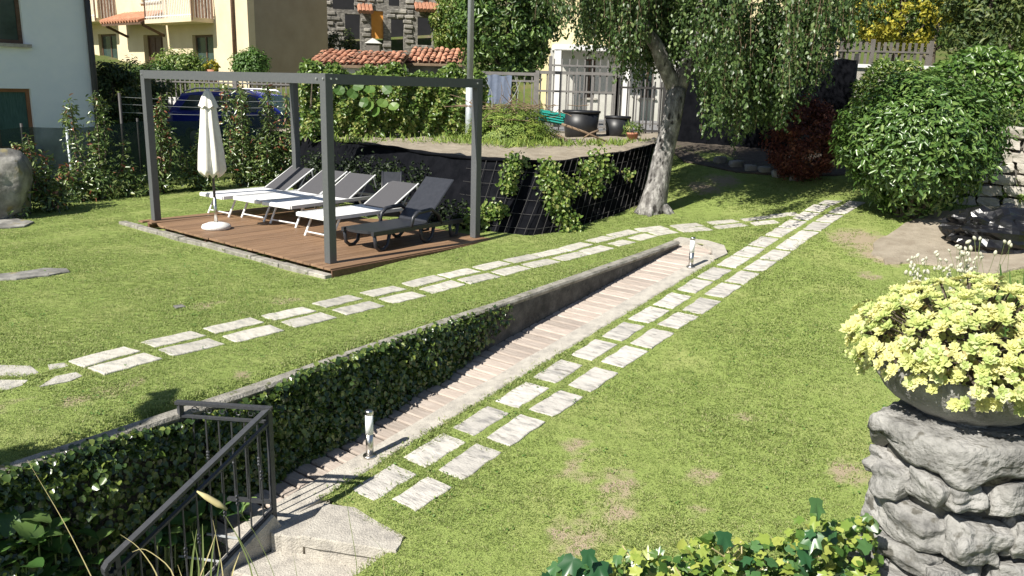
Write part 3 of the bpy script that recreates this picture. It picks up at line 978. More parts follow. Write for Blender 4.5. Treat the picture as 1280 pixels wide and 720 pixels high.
# weeds on the soil
PP = []
for px, py, w, c in ((600, 178, .9, 500), (640, 182, .5, 260), (690, 181, .6, 300), (760, 181, .7, 420), (800, 180, .5, 300), (440, 176, .5, 160), (520, 176, 1.2, 120), (575, 174, .6, 200)):
    d = ray(px, py); kk = (1.25 - CAMH) / d[2]
    cx, cy = d[0] * kk, d[1] * kk
    q = rng.normal(size=(c, 3)) * np.array([w * .5, .22, 0]) + np.array([cx, cy, 1.23]); PP.append(q)
PP = np.concatenate(PP); m = len(PP)
L = .13 * (.5 + rng.random(m))
stuff(link('weeds', leaf_mesh('weeds', PP, rng.normal(size=(m, 3)) + np.array([0, -1, .4]), rng.normal(size=(m, 3)) * .5 + np.array([0, 0, 1.0]), L, L * .16, rng.random(m)), L_CONI, bed))

sb = MB().prism([(3.5, 17.2), (4.4, 16.4), (5.2, 16.15), (6.2, 16.0), (7.4, 16.2), (7.5, 18.4), (3.3, 19.8)], lambda x, y: tz(x, y) - .1, lambda x, y: tz(x, y) + .03).build('soil_shade_strip', M_DSOIL); struct(sb)  # dark soil strip, also standing in for deep shade under the birch
# ------------------------------------------------------------------ road behind the fence
struct(MB().prism([(-1.5, 21.2), (9, 21.2), (9, 32.2), (-1.5, 32.2)], .6, 1.2).build('road', M_ROAD))


# ================================================================== DECK, PERGOLA, LOUNGERS
def ab(a, b):
    """pergola frame: a along the front-left side, b along the front-right side"""
    return P0 + A_ * a + B_ * b


ROT_DECK = math.atan2(B_[1], B_[0])       # local x along b, local y along a
deck = thing('timber_deck', 'brown hardwood deck on a pale stone edging under the steel pergola', 'deck', (*ab(2.2, 1.4), 0))
DA0, DA1, DB0, DB1 = -.22, 4.63, -.16, 2.86
bw = .1385
nb = int((DA1 - DA0) / bw)
DBM = []
for k in range(4):
    me = MB().box((0, 0, 0), (DB1 - DB0, bw - .006, .028), bev=.004).mesh('deck_board'); me.materials.append(M_DECK); DBM.append(me)
rd = random.Random(4)
for i in range(nb):
    a = DA0 + bw * (i + .5)
    off = rd.uniform(-.008, .008)
    dz, tilt = rd.uniform(-.0015, .0015), 0
    if i >= nb - 5:
        off += (.05, .10, .02, .12, .0)[i - nb + 5]; dz -= .004
    if i == nb - 3: tilt = .02
    p = ab(a, (DB0 + DB1) / 2 + off)
    inst('deck_board', rd.choice(DBM), (p[0], p[1], DECK_Z - .014 + dz), (0, tilt * .4, ROT_DECK + rd.uniform(-.0015, .0015)), deck)
# front fascia, joists under the left-front edge
p = ab(DA0 - .012, (DB0 + DB1) / 2)
MB().box((p[0], p[1], .062), (DB1 - DB0, .022, .088), ROT_DECK, .003).build('fascia', M_DECKEDGE, deck)
for k in range(9):
    p = ab(DA0 + .2 + k * .55, (DB0 + DB1) / 2)
    MB().box((p[0], p[1], .05), (DB1 - DB0 - .1, .05, .088), ROT_DECK).build('joist', M_DECKEDGE, deck)
# stone edging under the front-left side
ea = DA0 - .02
k = 0
while ea < DA1:
    ln_ = .62 if k else .34
    p = ab(ea + ln_ / 2, DB0 - .045)
    MB().box((0, 0, 0), (.12, ln_ - .012, .075), bev=.008).build('edging_stone', MATS['mossy_concrete'] if k else M_CONC, None)
    o = bpy.context.scene.collection.objects[-1]
    o.location = (p[0], p[1], .022 + rd.uniform(-.01, .006)); o.rotation_euler = (0, 0, ROT_DECK + rd.uniform(-.015, .015)); adopt(o, deck)
    ea += ln_; k += 1
exclude(ab((DA0 + DA1) / 2, (DB0 - .14 + DB1) / 2), B_, (DB1 - DB0 + .14) / 2, (DA1 - DA0) / 2 + .03)

perg = thing('pergola', 'dark grey square steel pergola frame standing on the deck', 'pergola', (*ab(2.25, 1.4), DECK_Z))
PW, PD, PH, PS = 4.5, 2.79, 2.3, .11
pm = MB().box((0, 0, PH / 2), (PS, PS, PH), bev=.004).mesh('post'); pm.materials.append(M_STEEL)
for a, b in ((PS / 2, PS / 2), (PW - PS / 2, PS / 2), (PS / 2, PD - PS / 2), (PW - PS / 2, PD - PS / 2)):
    p = ab(a, b)
    po = inst('post', pm, (p[0], p[1], DECK_Z), ROT_DECK, perg)
bh = .12
for (a0, b0, a1, b1) in ((PS, PS / 2, PW - PS, PS / 2), (PS, PD - PS / 2, PW - PS, PD - PS / 2), (PS / 2, PS, PS / 2, PD - PS), (PW - PS / 2, PS, PW - PS / 2, PD - PS)):
    p, q = ab(a0, b0), ab(a1, b1)
    z = DECK_Z + PH - bh / 2 - .002
    bo = MB().bar((*p, z), (*q, z), PS - .006, bh).build('beam', M_STEEL, perg)
sc = MB()
for (a, b, n_) in ((.03, -.001, -B_), (.03, .08, -A_), (PW - .06, -.001, -B_), (.0, PD - .12, -A_), (-.001, .16, -A_), (.16, -.001, -B_)):
    p = ab(a, b) if n_ is -B_ or abs(n_[0] + B_[0]) < 1e-6 else ab(0, b)
    p = p + n_ * .002
    c = (p[0], p[1], DECK_Z + PH - .06)
    so_ = MB().tube([Vector(c), Vector(c) + Vector((n_[0], n_[1], 0)) * .012], .012, 8).build('bolt', M_CHROME, perg)


def lounger_white():
    """origin on the floor at the middle of the foot end; x towards the head, y across"""
    t = thing('sun_lounger', 'x', 'sun lounger', (0, 0, 0), 'white framed loungers on the deck')
    W, H = .66, .33
    Ls, Lb = 1.24, .68
    ba = R(31)
    fr = MB()
    for y in (-W / 2, W / 2):
        fr.bar((0, y, H), (1.95, y, H), .035, .05)
    fr.bar((.0, -W / 2, H), (.0, W / 2, H), .04, .05); fr.bar((1.95, -W / 2, H), (1.95, W / 2, H), .03, .04)
    fr.build('frame', M_ALU, t)
    MB().box((Ls / 2 - .01, 0, H + .008), (Ls - .02, W - .04, .018), bev=.006).build('seat_sling', M_SLING_GLARE, t)
    MB().box((.012, 0, H + .004), (.05, W + .03, .062), bev=.02).build('foot_rail', M_ALU, t)
    bk = MB()
    top = (Ls + Lb * math.cos(ba), H + Lb * math.sin(ba))
    for y in (-W / 2 + .03, W / 2 - .03):
        bk.tube([(Ls, y, H + .02), (top[0] + .02, y, top[1] + .012), (top[0] + .03, y, top[1])], .013, 8)
        bk.tube([(top[0] - .03, y * 1.02, top[1] - .02), (top[0] + .02, y * 1.02, top[1] - .2)], .012, 6)
    b_ = bk.build('back_frame', M_ALU, t)
    c = ((Ls + top[0]) / 2, 0, (H + .02 + top[1]) / 2)
    MB().box(c, (Lb - .01, W - .075, .016), Matrix.Rotation(-ba, 3, 'Y'), .005).build('back_sling', M_SLING, t)
    MB().tube([(top[0] - .02, -.2, top[1] - .03), (Ls + .32, -.2, H - .02)], .01, 6).build('prop', M_ALU, t)
    for x0, x1 in ((.26, .10), (1.45, 1.62)):
        for y in (-W / 2 + .03, W / 2 - .03):
            MB().tube([(x0, y, H - .02), (x1, y, 0)], .017, 8).build('leg', M_ALU, t)
        MB().tube([(x0 + (x1 - x0) * .82, -W / 2 + .03, .06), (x0 + (x1 - x0) * .82, W / 2 - .03, .06)], .012, 6).build('stretcher', M_ALU, t)
    return t


lw = lounger_white()
LLAB = ['white framed sun lounger at the end of the row nearest the shrub hedge', 'second white framed sun lounger from the shrub hedge, raised grey back',
        'third white framed sun lounger from the shrub hedge, raised grey back', 'white framed sun lounger right next to the charcoal plastic lounger']
for i, (a, b, da) in enumerate(((4.27, .93, .02), (3.52, 1.09, .03), (2.73, 1.12, .08), (1.51, .86, .02))):
    p = ab(a, b)
    o = lw if i == 0 else copy_thing(lw, (0, 0, 0))
    o.location = (p[0], p[1], DECK_Z); o.rotation_euler = (0, 0, ROT_DECK + da); o['label'] = LLAB[i]


def lounger_dark(label, backang, loc, rz):
    t = thing('plastic_lounger', label, 'sun lounger', (0, 0, 0), 'charcoal plastic loungers')
    W, H = .62, .28
    # seat outline with rounded foot
    pts = []
    for k in range(9):
        a = math.pi / 2 + math.pi * k / 8
        pts.append((.16 + .16 * math.cos(a), (W / 2 - .02) * math.sin(a)))
    pts = pts + [(1.15, -W / 2 + .02), (1.15, W / 2 - .02)]
    MB().prism(pts, H - .035, H).build('seat', M_PLAST, t)
    ba = R(backang); Lb = .84
    top = (1.12 + Lb * math.cos(ba), H + Lb * math.sin(ba))
    MB().box(((1.12 + top[0]) / 2, 0, (H + top[1]) / 2), (Lb, W - .06, .03), Matrix.Rotation(-ba, 3, 'Y'), .012).build('backrest', M_PLAST, t)
    for y in (-W / 2 + .02, W / 2 - .02):
        for x in (.08, .98, 1.62):
            pth = [(x, y, H - .02), (x + .03, y, .07), (x + .10, y, .015), (x + .17, y, .015), (x + .25, y, .07), (x + .30, y, H - .02)] if x < 1.5 else [(x, y, H - .06), (x + .03, y, .03), (x + .16, y, .03), (x + .2, y, H - .06)]
            MB().tube(pth, .026, 7).build('leg', M_PLAST, t, True)
        MB().bar((.05, y, H - .03), (1.9, y, H - .05), .05, .06).build('side_rail', M_PLAST, t)
        yo = y * 1.06
        MB().tube([(.78, yo, H - .02), (.82, yo, H + .11), (.90, yo, H + .17), (1.2, yo, H + .19), (1.36, yo, H + .10), (1.42, yo, H - .04)], [.022, .026, .03, .03, .026, .02], 8).build('armrest', M_PLAST, t, True)
    t.location = loc; t.rotation_euler = (0, 0, rz)
    return t


p = ab(.47, .78)
lounger_dark('charcoal plastic sun lounger with armrests beside the row of white loungers', 43, (p[0], p[1], DECK_Z), ROT_DECK + .06)
fc = at(489, 230, 13.1)
fch = thing('folded_chair', 'folded charcoal chair leaning on the black tarpaulin behind the loungers', 'chair', (fc[0], fc[1], DECK_Z))
MB().box((fc[0], fc[1] + .05, DECK_Z + .62), (.30, .03, .42), Matrix.Rotation(-.2, 3, 'X'), .01).build('backrest', M_PLAST, fch)
MB().box((fc[0], fc[1] - .02, DECK_Z + .26), (.32, .05, .28), Matrix.Rotation(-.12, 3, 'X'), .01).build('seat', M_PLAST, fch)
for sx in (-.15, .15):
    MB().tube([(fc[0] + sx, fc[1] - .08, DECK_Z), (fc[0] + sx, fc[1] + .08, DECK_Z + .84)], .014, 7).build('leg', M_PLAST, fch, True)

# ------------------------------------------------------------------ closed parasol
pc = ab(3.14, .32)
par = thing('closed_parasol', 'closed cream parasol on a pole in a round white base on the deck', 'parasol', (pc[0], pc[1], DECK_Z))
par_base = MB().lathe([(.02, 0), (.20, 0), (.215, .03), (.20, .065), (.12, .095), (.04, .105), (.03, .10)], 28, (pc[0], pc[1], DECK_Z)).build('base', mat('white_cement', (.66, .64, .60), (.78, .76, .72), 14, .9, .5, 80), par, True)
MB().tube([(pc[0], pc[1], DECK_Z + .08), (pc[0], pc[1], DECK_Z + .48)], .026, 10).build('base_tube', M_INOX, par, True)
MB().tube([(pc[0], pc[1], DECK_Z + .4), (pc[0] - .01, pc[1], DECK_Z + 2.05)], .019, 10).build('pole', M_IRON, par, True)
mb = MB(); nf, n = 8, 48
prof = [(.115, .80), (.175, .84), (.185, .88), (.165, 1.15), (.125, 1.5), (.10, 1.78), (.085, 1.84)]
vs, fs = [], []
for i, (r, z) in enumerate(prof):
    for k in range(n):
        a = 2 * math.pi * k / n
        f = 1 + .17 * math.cos(nf * a + .25 * i) * (1 if i < 6 else .6)
        vs.append((pc[0] - .01 + r * f * math.cos(a), pc[1] + r * f * math.sin(a), DECK_Z + z + (.03 * math.cos(nf * a) if i < 3 else 0)))
for i in range(len(prof) - 1):
    for k in range(n):
        k2 = (k + 1) % n; fs.append((i * n + k, i * n + k2, (i + 1) * n + k2, (i + 1) * n + k))
mb.add(vs, fs).build('canopy', M_CANVAS, par, True)
mb = MB(); vs, fs = [], []
prof = [(.135, 1.80), (.125, 1.83), (.09, 1.93), (.045, 2.02), (.02, 2.05), (.004, 2.06)]
for i, (r, z) in enumerate(prof):
    for k in range(n):
        a = 2 * math.pi * k / n
        f = 1 + .12 * math.cos(nf * a + .4)
        vs.append((pc[0] - .012 + r * f * math.cos(a), pc[1] + r * f * math.sin(a), DECK_Z + z + (.018 * math.cos(nf * a) if i == 0 else 0)))
for i in range(len(prof) - 1):
    for k in range(n):
        k2 = (k + 1) % n; fs.append((i * n + k, i * n + k2, (i + 1) * n + k2, (i + 1) * n + k))
mb.add(vs, fs).build('top_flap', M_CANVAS, par, True)

# ------------------------------------------------------------------ bollards
bol = thing('bollard_light', 'x', 'bollard', (0, 0, 0), 'steel bollard lights on the kerb')
MB().lathe([(.045, 0), (.058, 0), (.058, .012), (.05, .018), (.034, .02)], 20).build('base_plate', M_INOX, bol, True)
MB().tube([(0, 0, .015), (0, 0, .205)], .032, 20).build('post', M_INOX, bol, True)
MB().tube([(0, 0, .203), (0, 0, .375)], .0325, 20).build('lens', M_LENS, bol, True)
MB().lathe([(.033, .372), (.0345, .374), (.0345, .402), (.03, .412), (.004, .414)], 20).build('cap', M_INOX, bol, True)
for i, s in enumerate((4.23, 9.97)):
    p = xy(s, -4.77)
    o = bol if i == 0 else copy_thing(bol, (0, 0, 0))
    o.location = (p[0], p[1], float(zR(s)) + .012)
    o['label'] = ('steel bollard light on the kerb next to the wrought iron railing', 'steel bollard light on the kerb at the top end of the plank ramp')[i]

# ------------------------------------------------------------------ iron railing
RB = np.array([*px_z(342, 640, -.70), -.70])
rail = thing('iron_railing', 'dark wrought iron railing with scrolls at the foot of the plank ramp', 'railing', RB)
HT = .80
_e = np.array(px_z(225, 503, .10)) - RB[:2]
LLEN = float(np.linalg.norm(_e))
ldir = np.array([_e[0] / LLEN, _e[1] / LLEN, 0])           # level part, towards the ivy wall
Dn = np.array([-D[0], -D[1], 0])
SL, SDROP = 1.18, .64                      # sloping part, going down the steps
T0 = RB + np.array([0, 0, HT])


def lev(u, h): return RB + ldir * u + np.array([0, 0, h])
def slp(u, h): return RB + Dn * u + np.array([0, 0, h - SDROP * u / SL])


MB().bar(RB - np.array([0, 0, .12]), T0, .034, .034, (D[0], D[1], 0)).build('post', M_IRON, rail)
MB().bar(lev(LLEN, HT - .14), lev(LLEN, HT), .034, .034, (D[0], D[1], 0)).build('post', M_IRON, rail)
MB().bar(lev(-.02, HT), lev(LLEN + .03, HT), .045, .022).build('top_rail', M_IRON, rail)
MB().bar(lev(.0, HT - .10), lev(LLEN, HT - .10), .03, .016).build('mid_rail', M_IRON, rail)
MB().bar(lev(.0, .08), lev(LLEN * .52, .08), .034, .022).build('bottom_rail', M_IRON, rail)
e = slp(SL, HT)
curl = [slp(0, HT), slp(SL * .5, HT), e, e + Dn * .03 + np.array([0, 0, -.035]), e + Dn * .025 + np.array([0, 0, -.075]), e - Dn * .015 + np.array([0, 0, -.085]), e - Dn * .03 + np.array([0, 0, -.06])]
hr = MB()
for i in range(len(curl) - 1):
    hr.bar(curl[i], curl[i + 1] + (curl[i + 1] - curl[i]) * .02, .05, .022)
hr.build('handrail', M_IRON, rail)
MB().bar(slp(.0, HT - .10), slp(SL - .04, HT - .10), .03, .016).build('mid_rail', M_IRON, rail)
MB().bar(slp(.0, .03), slp(SL - .04, .03), .036, .02).build('bottom_rail', M_IRON, rail)
MB().bar(slp(SL - .05, -.3), slp(SL - .05, HT - .005), .03, .03, (D[0], D[1], 0)).build('post', M_IRON, rail)
bn = MB()


def baluster(p, q, knots=True):
    m_ = MB()
    p, q = np.array(p), np.array(q)
    m_.tube([p, q], .0068, 6)
    if knots:
        for k in (.46, .5, .54):
            c = p + (q - p) * k
            m_.tube([c - np.array([0, 0, .013]), c - np.array([0, 0, .005]), c + np.array([0, 0, .005]), c + np.array([0, 0, .013])], [.007, .0125, .0125, .007], 8)
    m_.build('baluster', M_IRON, rail)


for k in range(6):
    u = LLEN * (.14 + k * .145)
    baluster(lev(u, .08 if u < LLEN * .52 else .12), lev(u, HT - .10), k % 2 == 0 or k == 3)
for k in range(11):
    u = .085 + k * .10
    baluster(slp(u, .03), slp(u, HT - .10), k % 3 != 1)


def scroll(fn, u, r=.03, sgn=1):
    pts = []
    for k in range(15):
        a = k / 14 * 3.6 * math.pi / 1.6
        rr = r * (1 - k / 14 * .7)
        pts.append(fn(u + sgn * (rr * math.cos(a)), HT - .05 + rr * .95 * math.sin(a)))
    MB().tube(pts, .004, 5).build('scroll', M_IRON, rail)


for k, u in enumerate((.2, .35, .52, .68, .84)): scroll(lev, u * LLEN, .03, 1 if k % 2 else -1)
for k, u in enumerate((.2, .32, .55, .67, .9)): scroll(slp, u, .026, 1 if k % 2 else -1)
# concrete stringer under the sloping part (belongs to the steps)
st_ = MB()
q0, q1 = slp(-.02, .0), slp(SL + .3, .0)
st_.bar(q0 - np.array([0, 0, .1]), q1 - np.array([0, 0, .1]), .10, .2)
st_.build('stringer', M_CONC, steps)
lw_ = MB()
for k, h in enumerate((-.28, -.42, -.55, -.68)):
    a = slp(.18 + .16 * k, -.05 - .02 * k); b = a + ldir * (.34 + .06 * k) + np.array([0, 0, .02])
    MB().bar(a, b, .012, .012).build('ground_bar', M_WIRE, rail)


# ================================================================== BUILDINGS
def V3(p, z): return (float(p[0]), float(p[1]), float(z))


def wall_mb(P, dr, out, u0, u1, z0, z1, holes=(), th=.3, mb=None):
    """wall of blocks round its openings; outer face through P along dr, out = outward normal"""
    mb = mb or MB()
    us = sorted({u0, u1, *[h[0] for h in holes], *[h[1] for h in holes]}); zs = sorted({z0, z1, *[h[2] for h in holes], *[h[3] for h in holes]})
    us = [u for u in us if u0 <= u <= u1]; zs = [z for z in zs if z0 <= z <= z1]
    for i in range(len(us) - 1):
        for j in range(len(zs) - 1):
            cu, cz = (us[i] + us[i + 1]) / 2, (zs[j] + zs[j + 1]) / 2
            if any(h[0] < cu < h[1] and h[2] < cz < h[3] for h in holes): continue
            p, q = P + dr * us[i], P + dr * us[i + 1]
            mb.prism([tuple(p), tuple(q), tuple(q - out * th), tuple(p - out * th)], zs[j], zs[j + 1])
    return mb


def window(par_, P, dr, out, u0, u1, z0, z1, fm, pm_, recess=.1, bars=1, name='window', sill=True, fw=.07):
    c = P - out * recess
    f = MB()
    def pb(a0, a1, b0, b1, d=.06):
        p, q = c + dr * a0, c + dr * a1
        f.prism([tuple(p), tuple(q), tuple(q - out * d), tuple(p - out * d)], b0, b1)
    pb(u0, u0 + fw, z0, z1); pb(u1 - fw, u1, z0, z1); pb(u0 + fw, u1 - fw, z0, z0 + fw); pb(u0 + fw, u1 - fw, z1 - fw, z1)
    for k in range(bars):
        m_ = u0 + (u1 - u0) * (k + 1) / (bars + 1); pb(m_ - fw / 2, m_ + fw / 2, z0 + fw, z1 - fw)
    fo = f.build(name, fm, par_)
    g = MB(); cc = c - out * .03
    p, q = cc + dr * (u0 + fw * .5), cc + dr * (u1 - fw * .5)
    g.prism([tuple(p), tuple(q), tuple(q - out * .015), tuple(p - out * .015)], z0 + fw * .5, z1 - fw * .5)
    g.build('pane', pm_, fo)
    if sill:
        s_ = MB(); p, q = P + dr * (u0 - .1) + out * .08, P + dr * (u1 + .1) + out * .08
        s_.prism([tuple(p), tuple(q), tuple(q - out * (recess + .07)), tuple(p - out * (recess + .07))], z0 - .07, z0 - .003)
        s_.build('sill', M_CONC, fo)
    return fo


# ------------------------------------------------------------------ white house at the left
OUT_R = -A_        # faces right, away from the sun
OUT_F = -B_        # faces the sun
PW_ = at(126, 160, 18.0)[:2]
wh = thing('white_house', 'pale rendered house with brown timber windows behind the green netting fence', 'house', (*PW_, 0))
u30, z55 = on_wall(31, 55, PW_, B_); _, zt = on_wall(31, 3, PW_, B_)
u37, z111 = on_wall(38, 111, PW_, B_); _, zb = on_wall(37, 168, PW_, B_)
ww = [(u30 - 1.15, u30, z55, z55 + 1.45), (u37 - 1.3, u37, z111 - 1.2, z111)]
wall_mb(PW_, B_, OUT_R, -9, 0, -.3, 5.0, ww).build('wall', M_WHITEWALL, wh)
MB().prism([tuple(PW_ + A_ * .31 + B_ * -.001), tuple(PW_ + A_ * 7), tuple(PW_ + A_ * 7 - B_ * .3), tuple(PW_ + A_ * .31 - B_ * .3)], -.3, 5.0).build('wall', M_WHITEWALL, wh)
MB().prism([tuple(PW_ + A_ * .31 - B_ * 9), tuple(PW_ + A_ * 7 - B_ * 9), tuple(PW_ + A_ * 7 - B_ * 8.7), tuple(PW_ + A_ * .31 - B_ * 8.7)], -.3, 5.0).build('wall', M_WHITEWALL, wh)
window(wh, PW_, B_, OUT_R, *ww[0], M_BROWNW, M_GLASS, .08, 1)
window(wh, PW_, B_, OUT_R, *ww[1], mat('orange_timber', (.20, .085, .04), (.28, .13, .06), 4, .6), M_CURTAIN, .08, 1)
ud, _ = on_wall(114, 80, PW_, B_)
MB().tube([V3(PW_ + B_ * ud + OUT_R * .07, -.1), V3(PW_ + B_ * ud + OUT_R * .07, 4.9)], .06, 10).build('downpipe', M_FENCED, wh, True)
rf = MB()
c0 = [PW_ + OUT_R * .6 + B_ * .5, PW_ + OUT_R * .6 - B_ * 9.5, PW_ + A_ * 7.6 - B_ * 9.5, PW_ + A_ * 7.6 + B_ * .5]
rdg = [PW_ + A_ * 3.5 + B_ * .5, PW_ + A_ * 3.5 - B_ * 9.5]
rf.add([V3(p, 4.95) for p in c0] + [V3(p, 6.2) for p in rdg] + [V3(p, 5.1) for p in c0] + [V3(p, 6.38) for p in rdg],
       [(0, 1, 5, 4), (2, 3, 4, 5), (6, 10, 11, 7), (8, 11, 10, 9), (0, 6, 7, 1), (2, 8, 9, 3), (0, 4, 10, 6), (4, 3, 9, 10), (1, 7, 11, 5), (5, 11, 8, 2)])
rf.build('roof', M_TILE, wh)

# ------------------------------------------------------------------ cream house
PC = at(310, 30, 33.0)[:2]
ch = thing('cream_house', 'cream rendered house with balconies, its side wall in shade', 'house', (*PC, 1.5))
WA = -A_           # along the sunny wall: u grows to the right, the corner is u = 0


def cw(px, py): return on_wall(px, py, PC, WA)


def crect(x0, x1, y0, y1):
    ua, za = cw(x0, y1); ub, zb_ = cw(x1, y0); return (ua, ub, za, zb_)


door1, door2, door3 = crect(126, 145, 42, 84), crect(182, 203, 43, 86), crect(243, 266, 43, 92)
door1, door2, door3 = [(d[0], d[1], door3[2] - .25, d[3]) for d in (door1, door2, door3)]
up1, up2 = crect(123, 141, -28, 26), crect(240, 264, -26, 25)
sm_w = crect(177, 199, -24, 3)
holes = [door1, door2, door3, up1, up2, sm_w]
zgr = door3[2] - .3
wall_mb(PC, WA, OUT_F, -16, 0, zgr - 1, 9.5, holes).build('wall', M_CREAM, ch)
ur, _ = on_wall(410, 60, PC, B_)
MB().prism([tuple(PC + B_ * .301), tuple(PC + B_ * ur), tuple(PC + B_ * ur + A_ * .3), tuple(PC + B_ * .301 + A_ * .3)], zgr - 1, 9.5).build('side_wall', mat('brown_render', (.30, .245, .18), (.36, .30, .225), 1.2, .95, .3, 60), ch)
MB().prism([tuple(PC + B_ * ur - B_ * .3 + A_ * .31), tuple(PC + B_ * ur - B_ * .3 + A_ * 16), tuple(PC + B_ * ur + A_ * 16), tuple(PC + B_ * ur + A_ * .31)], zgr - 1, 9.5).build('wall', M_CREAM, ch)
for h, nm in ((door1, 'door'), (door3, 'door'), (up1, 'door'), (up2, 'door')):
    window(ch, PC, WA, OUT_F, *h, M_BROWNW, M_GLASS if h in (door1, door3) else M_BROWNW, .15, 1, nm, False, .09)
window(ch, PC, WA, OUT_F, *door2, M_BROWNW, M_BROWNW, .2, 2, 'door', False, .1)
window(ch, PC, WA, OUT_F, *sm_w, M_WHITEP, M_GLASS, .1, 1, 'window', True)


def balcony(x0, x1, ys, proj=1.0):
    ua, z = cw(x0, ys); ub, _ = cw(x1, ys + 2)
    p, q = PC + WA * ua, PC + WA * ub
    MB().prism([tuple(p), tuple(q), tuple(q + OUT_F * proj), tuple(p + OUT_F * proj)], z - .16, z).build('balcony_slab', M_CREAM, ch)
    rl = MB(); o = OUT_F * (proj - .04)
    rl.bar(V3(p + o, z + 1.0), V3(q + o, z + 1.0), .05, .04)
    rl.bar(V3(p + o, z + .1), V3(q + o, z + .1), .04, .03)
    for e in (p, q): rl.bar(V3(e, z + 1.0), V3(e + o, z + 1.0), .05, .04)
    ro = rl.build('balcony_rail', M_WHITEP, ch)
    nb_ = int((ub - ua) / .13)
    bm = MB().box((0, 0, .5), (.022, .022, 1.0)).mesh('baluster'); bm.materials.append(M_WHITEP)
    for k in range(nb_ + 1):
        e = p + WA * ((ub - ua) * k / nb_) + o; inst('baluster', bm, V3(e, z), ROT_DECK, ro)
    for k in range(1, 7):
        for e in (p, q):
            inst('baluster', bm, V3(e + o * k / 7, z), ROT_DECK, ro)
    for e in (p + o, q + o):
        MB().bar(V3(e, z - .1), V3(e, z + 1.05), .05, .05, (1, 0, 0)).build('balcony_post', M_BROWNW, ch)


balcony(100, 146, 27)
balcony(209, 268, 27)
# tiled porch roof
ua, zt_ = cw(156, 18); ub, _ = cw(206, 20)
p, q = PC + WA * ua, PC + WA * ub
pr = MB()
for k in range(14):
    f0 = k / 14; e0 = p + (q - p) * (f0 + 1 / 28)
    pr.tube([V3(e0 + OUT_F * 0.02, zt_), V3(e0 + OUT_F * 1.15 - WA * .1, zt_ - .42)], .1, 6)
po_ = pr.build('porch_roof', M_TILE, ch)
MB().add([V3(p, zt_ - .08), V3(q, zt_ - .08), V3(q + OUT_F * 1.1, zt_ - .5), V3(p + OUT_F * 1.1, zt_ - .5), V3(p, zt_ - .2), V3(q, zt_ - .2), V3(q + OUT_F * 1.1, zt_ - .6), V3(p + OUT_F * 1.1, zt_ - .6)], [(0, 1, 2, 3), (7, 6, 5, 4), (0, 4, 5, 1), (2, 6, 7, 3), (1, 5, 6, 2), (3, 7, 4, 0)]).build('porch_beam', M_BROWNW, ch)
for e in (p + WA * .15, q - WA * .15):
    MB().bar(V3(e, zt_ - 1.0), V3(e + OUT_F * .95, zt_ - .6), .1, .1).build('porch_bracket', M_BROWNW, ch)
ud, _ = cw(294, 40)
MB().tube([V3(PC + WA * ud + OUT_F * .08, zgr - .5), V3(PC + WA * ud + OUT_F * .08, 9.4)], .065, 8).build('downpipe', M_BROWNW, ch, True)
rf = MB()
c0 = [PC + OUT_F * .7 + WA * .6, PC + OUT_F * .7 - WA * 16.6, PC + B_ * (ur + .7) - WA * 16.6, PC + B_ * (ur + .7) + WA * .6]
rf.add([V3(p, 9.4) for p in c0] + [V3(PC + B_ * ur / 2 + WA * .6, 11.2), V3(PC + B_ * ur / 2 - WA * 16.6, 11.2)] + [V3(p, 9.6) for p in c0] + [V3(PC + B_ * ur / 2 + WA * .6, 11.4), V3(PC + B_ * ur / 2 - WA * 16.6, 11.4)],
       [(0, 4, 5, 1), (2, 5, 4, 3), (6, 7, 11, 10), (8, 9, 10, 11), (0, 1, 7, 6), (2, 3, 9, 8), (3, 0, 6, 9), (1, 2, 8, 7)])
rf.build('roof', M_TILE, ch)

# ------------------------------------------------------------------ stone ruin on the bank
PR = at(405, 60, 46.0)[:2]; XR = np.array([.97, .24]); XR /= np.linalg.norm(XR); OR_ = np.array([XR[1], -XR[0]])
ruin = thing('stone_ruin', 'old roofless house of grey rubble stone with an orange panel in its doorway', 'house', (*PR, 3.8))


def rrect(x0, x1, y0, y1):
    ua, za = on_wall(x0, y1, PR, XR); ub, zb_ = on_wall(x1, y0, PR, XR); return (ua, ub, za, zb_)


rh = [rrect(416, 443, -14, 11), rrect(432, 450, 18, 64), rrect(464.5, 479, 14, 62), rrect(489, 505, 24, 63), rrect(522, 541, 22, 56), rrect(486, 500, -16, 7)]
u1, _ = on_wall(556, 40, PR, XR)
wm_ = wall_mb(PR, XR, OR_, -5, u1, 2.5, 8.6, rh, .55)
wm_.build('wall', mat('rubble_masonry', (.07, .067, .06), (.34, .325, .29), 5, .95, 1.0, 6, c3=(.17, .16, .145), stretch=(1, 1, 2.4)), ruin)
# proud rubble stones on the wall face
sm_b = []
for k in range(4):
    rr = random.Random(k); me = MB().box((0, 0, 0), (rr.uniform(.3, .5), .14, rr.uniform(.12, .2)), bev=.03).mesh('stone'); me.materials.append(M_STONE); sm_b.append(me)
rr = random.Random(77); cnt = 0
angR = math.atan2(XR[1], XR[0])
z = 3.3
while z < 8.3 and cnt < 290:
    u = rr.uniform(-.5, 0)
    while u < u1 - .1:
        if not any(h[0] - .15 < u < h[1] + .15 and h[2] - .08 < z < h[3] + .08 for h in rh) and rr.random() < .8:
            inst('stone', rr.choice(sm_b), V3(PR + XR * u + OR_ * rr.uniform(-.02, .03), z), (rr.uniform(-.04, .04), rr.uniform(-.06, .06), angR + rr.uniform(-.1, .1)), ruin); cnt += 1
        u += rr.uniform(.42, .6)
    z += .26
h = rh[2]
MB().prism([tuple(PR + XR * h[0] - OR_ * .12), tuple(PR + XR * h[1] - OR_ * .12), tuple(PR + XR * h[1] - OR_ * .18), tuple(PR + XR * h[0] - OR_ * .18)], h[2] + .6, h[3]).build('orange_panel', M_ORANGE, ruin)
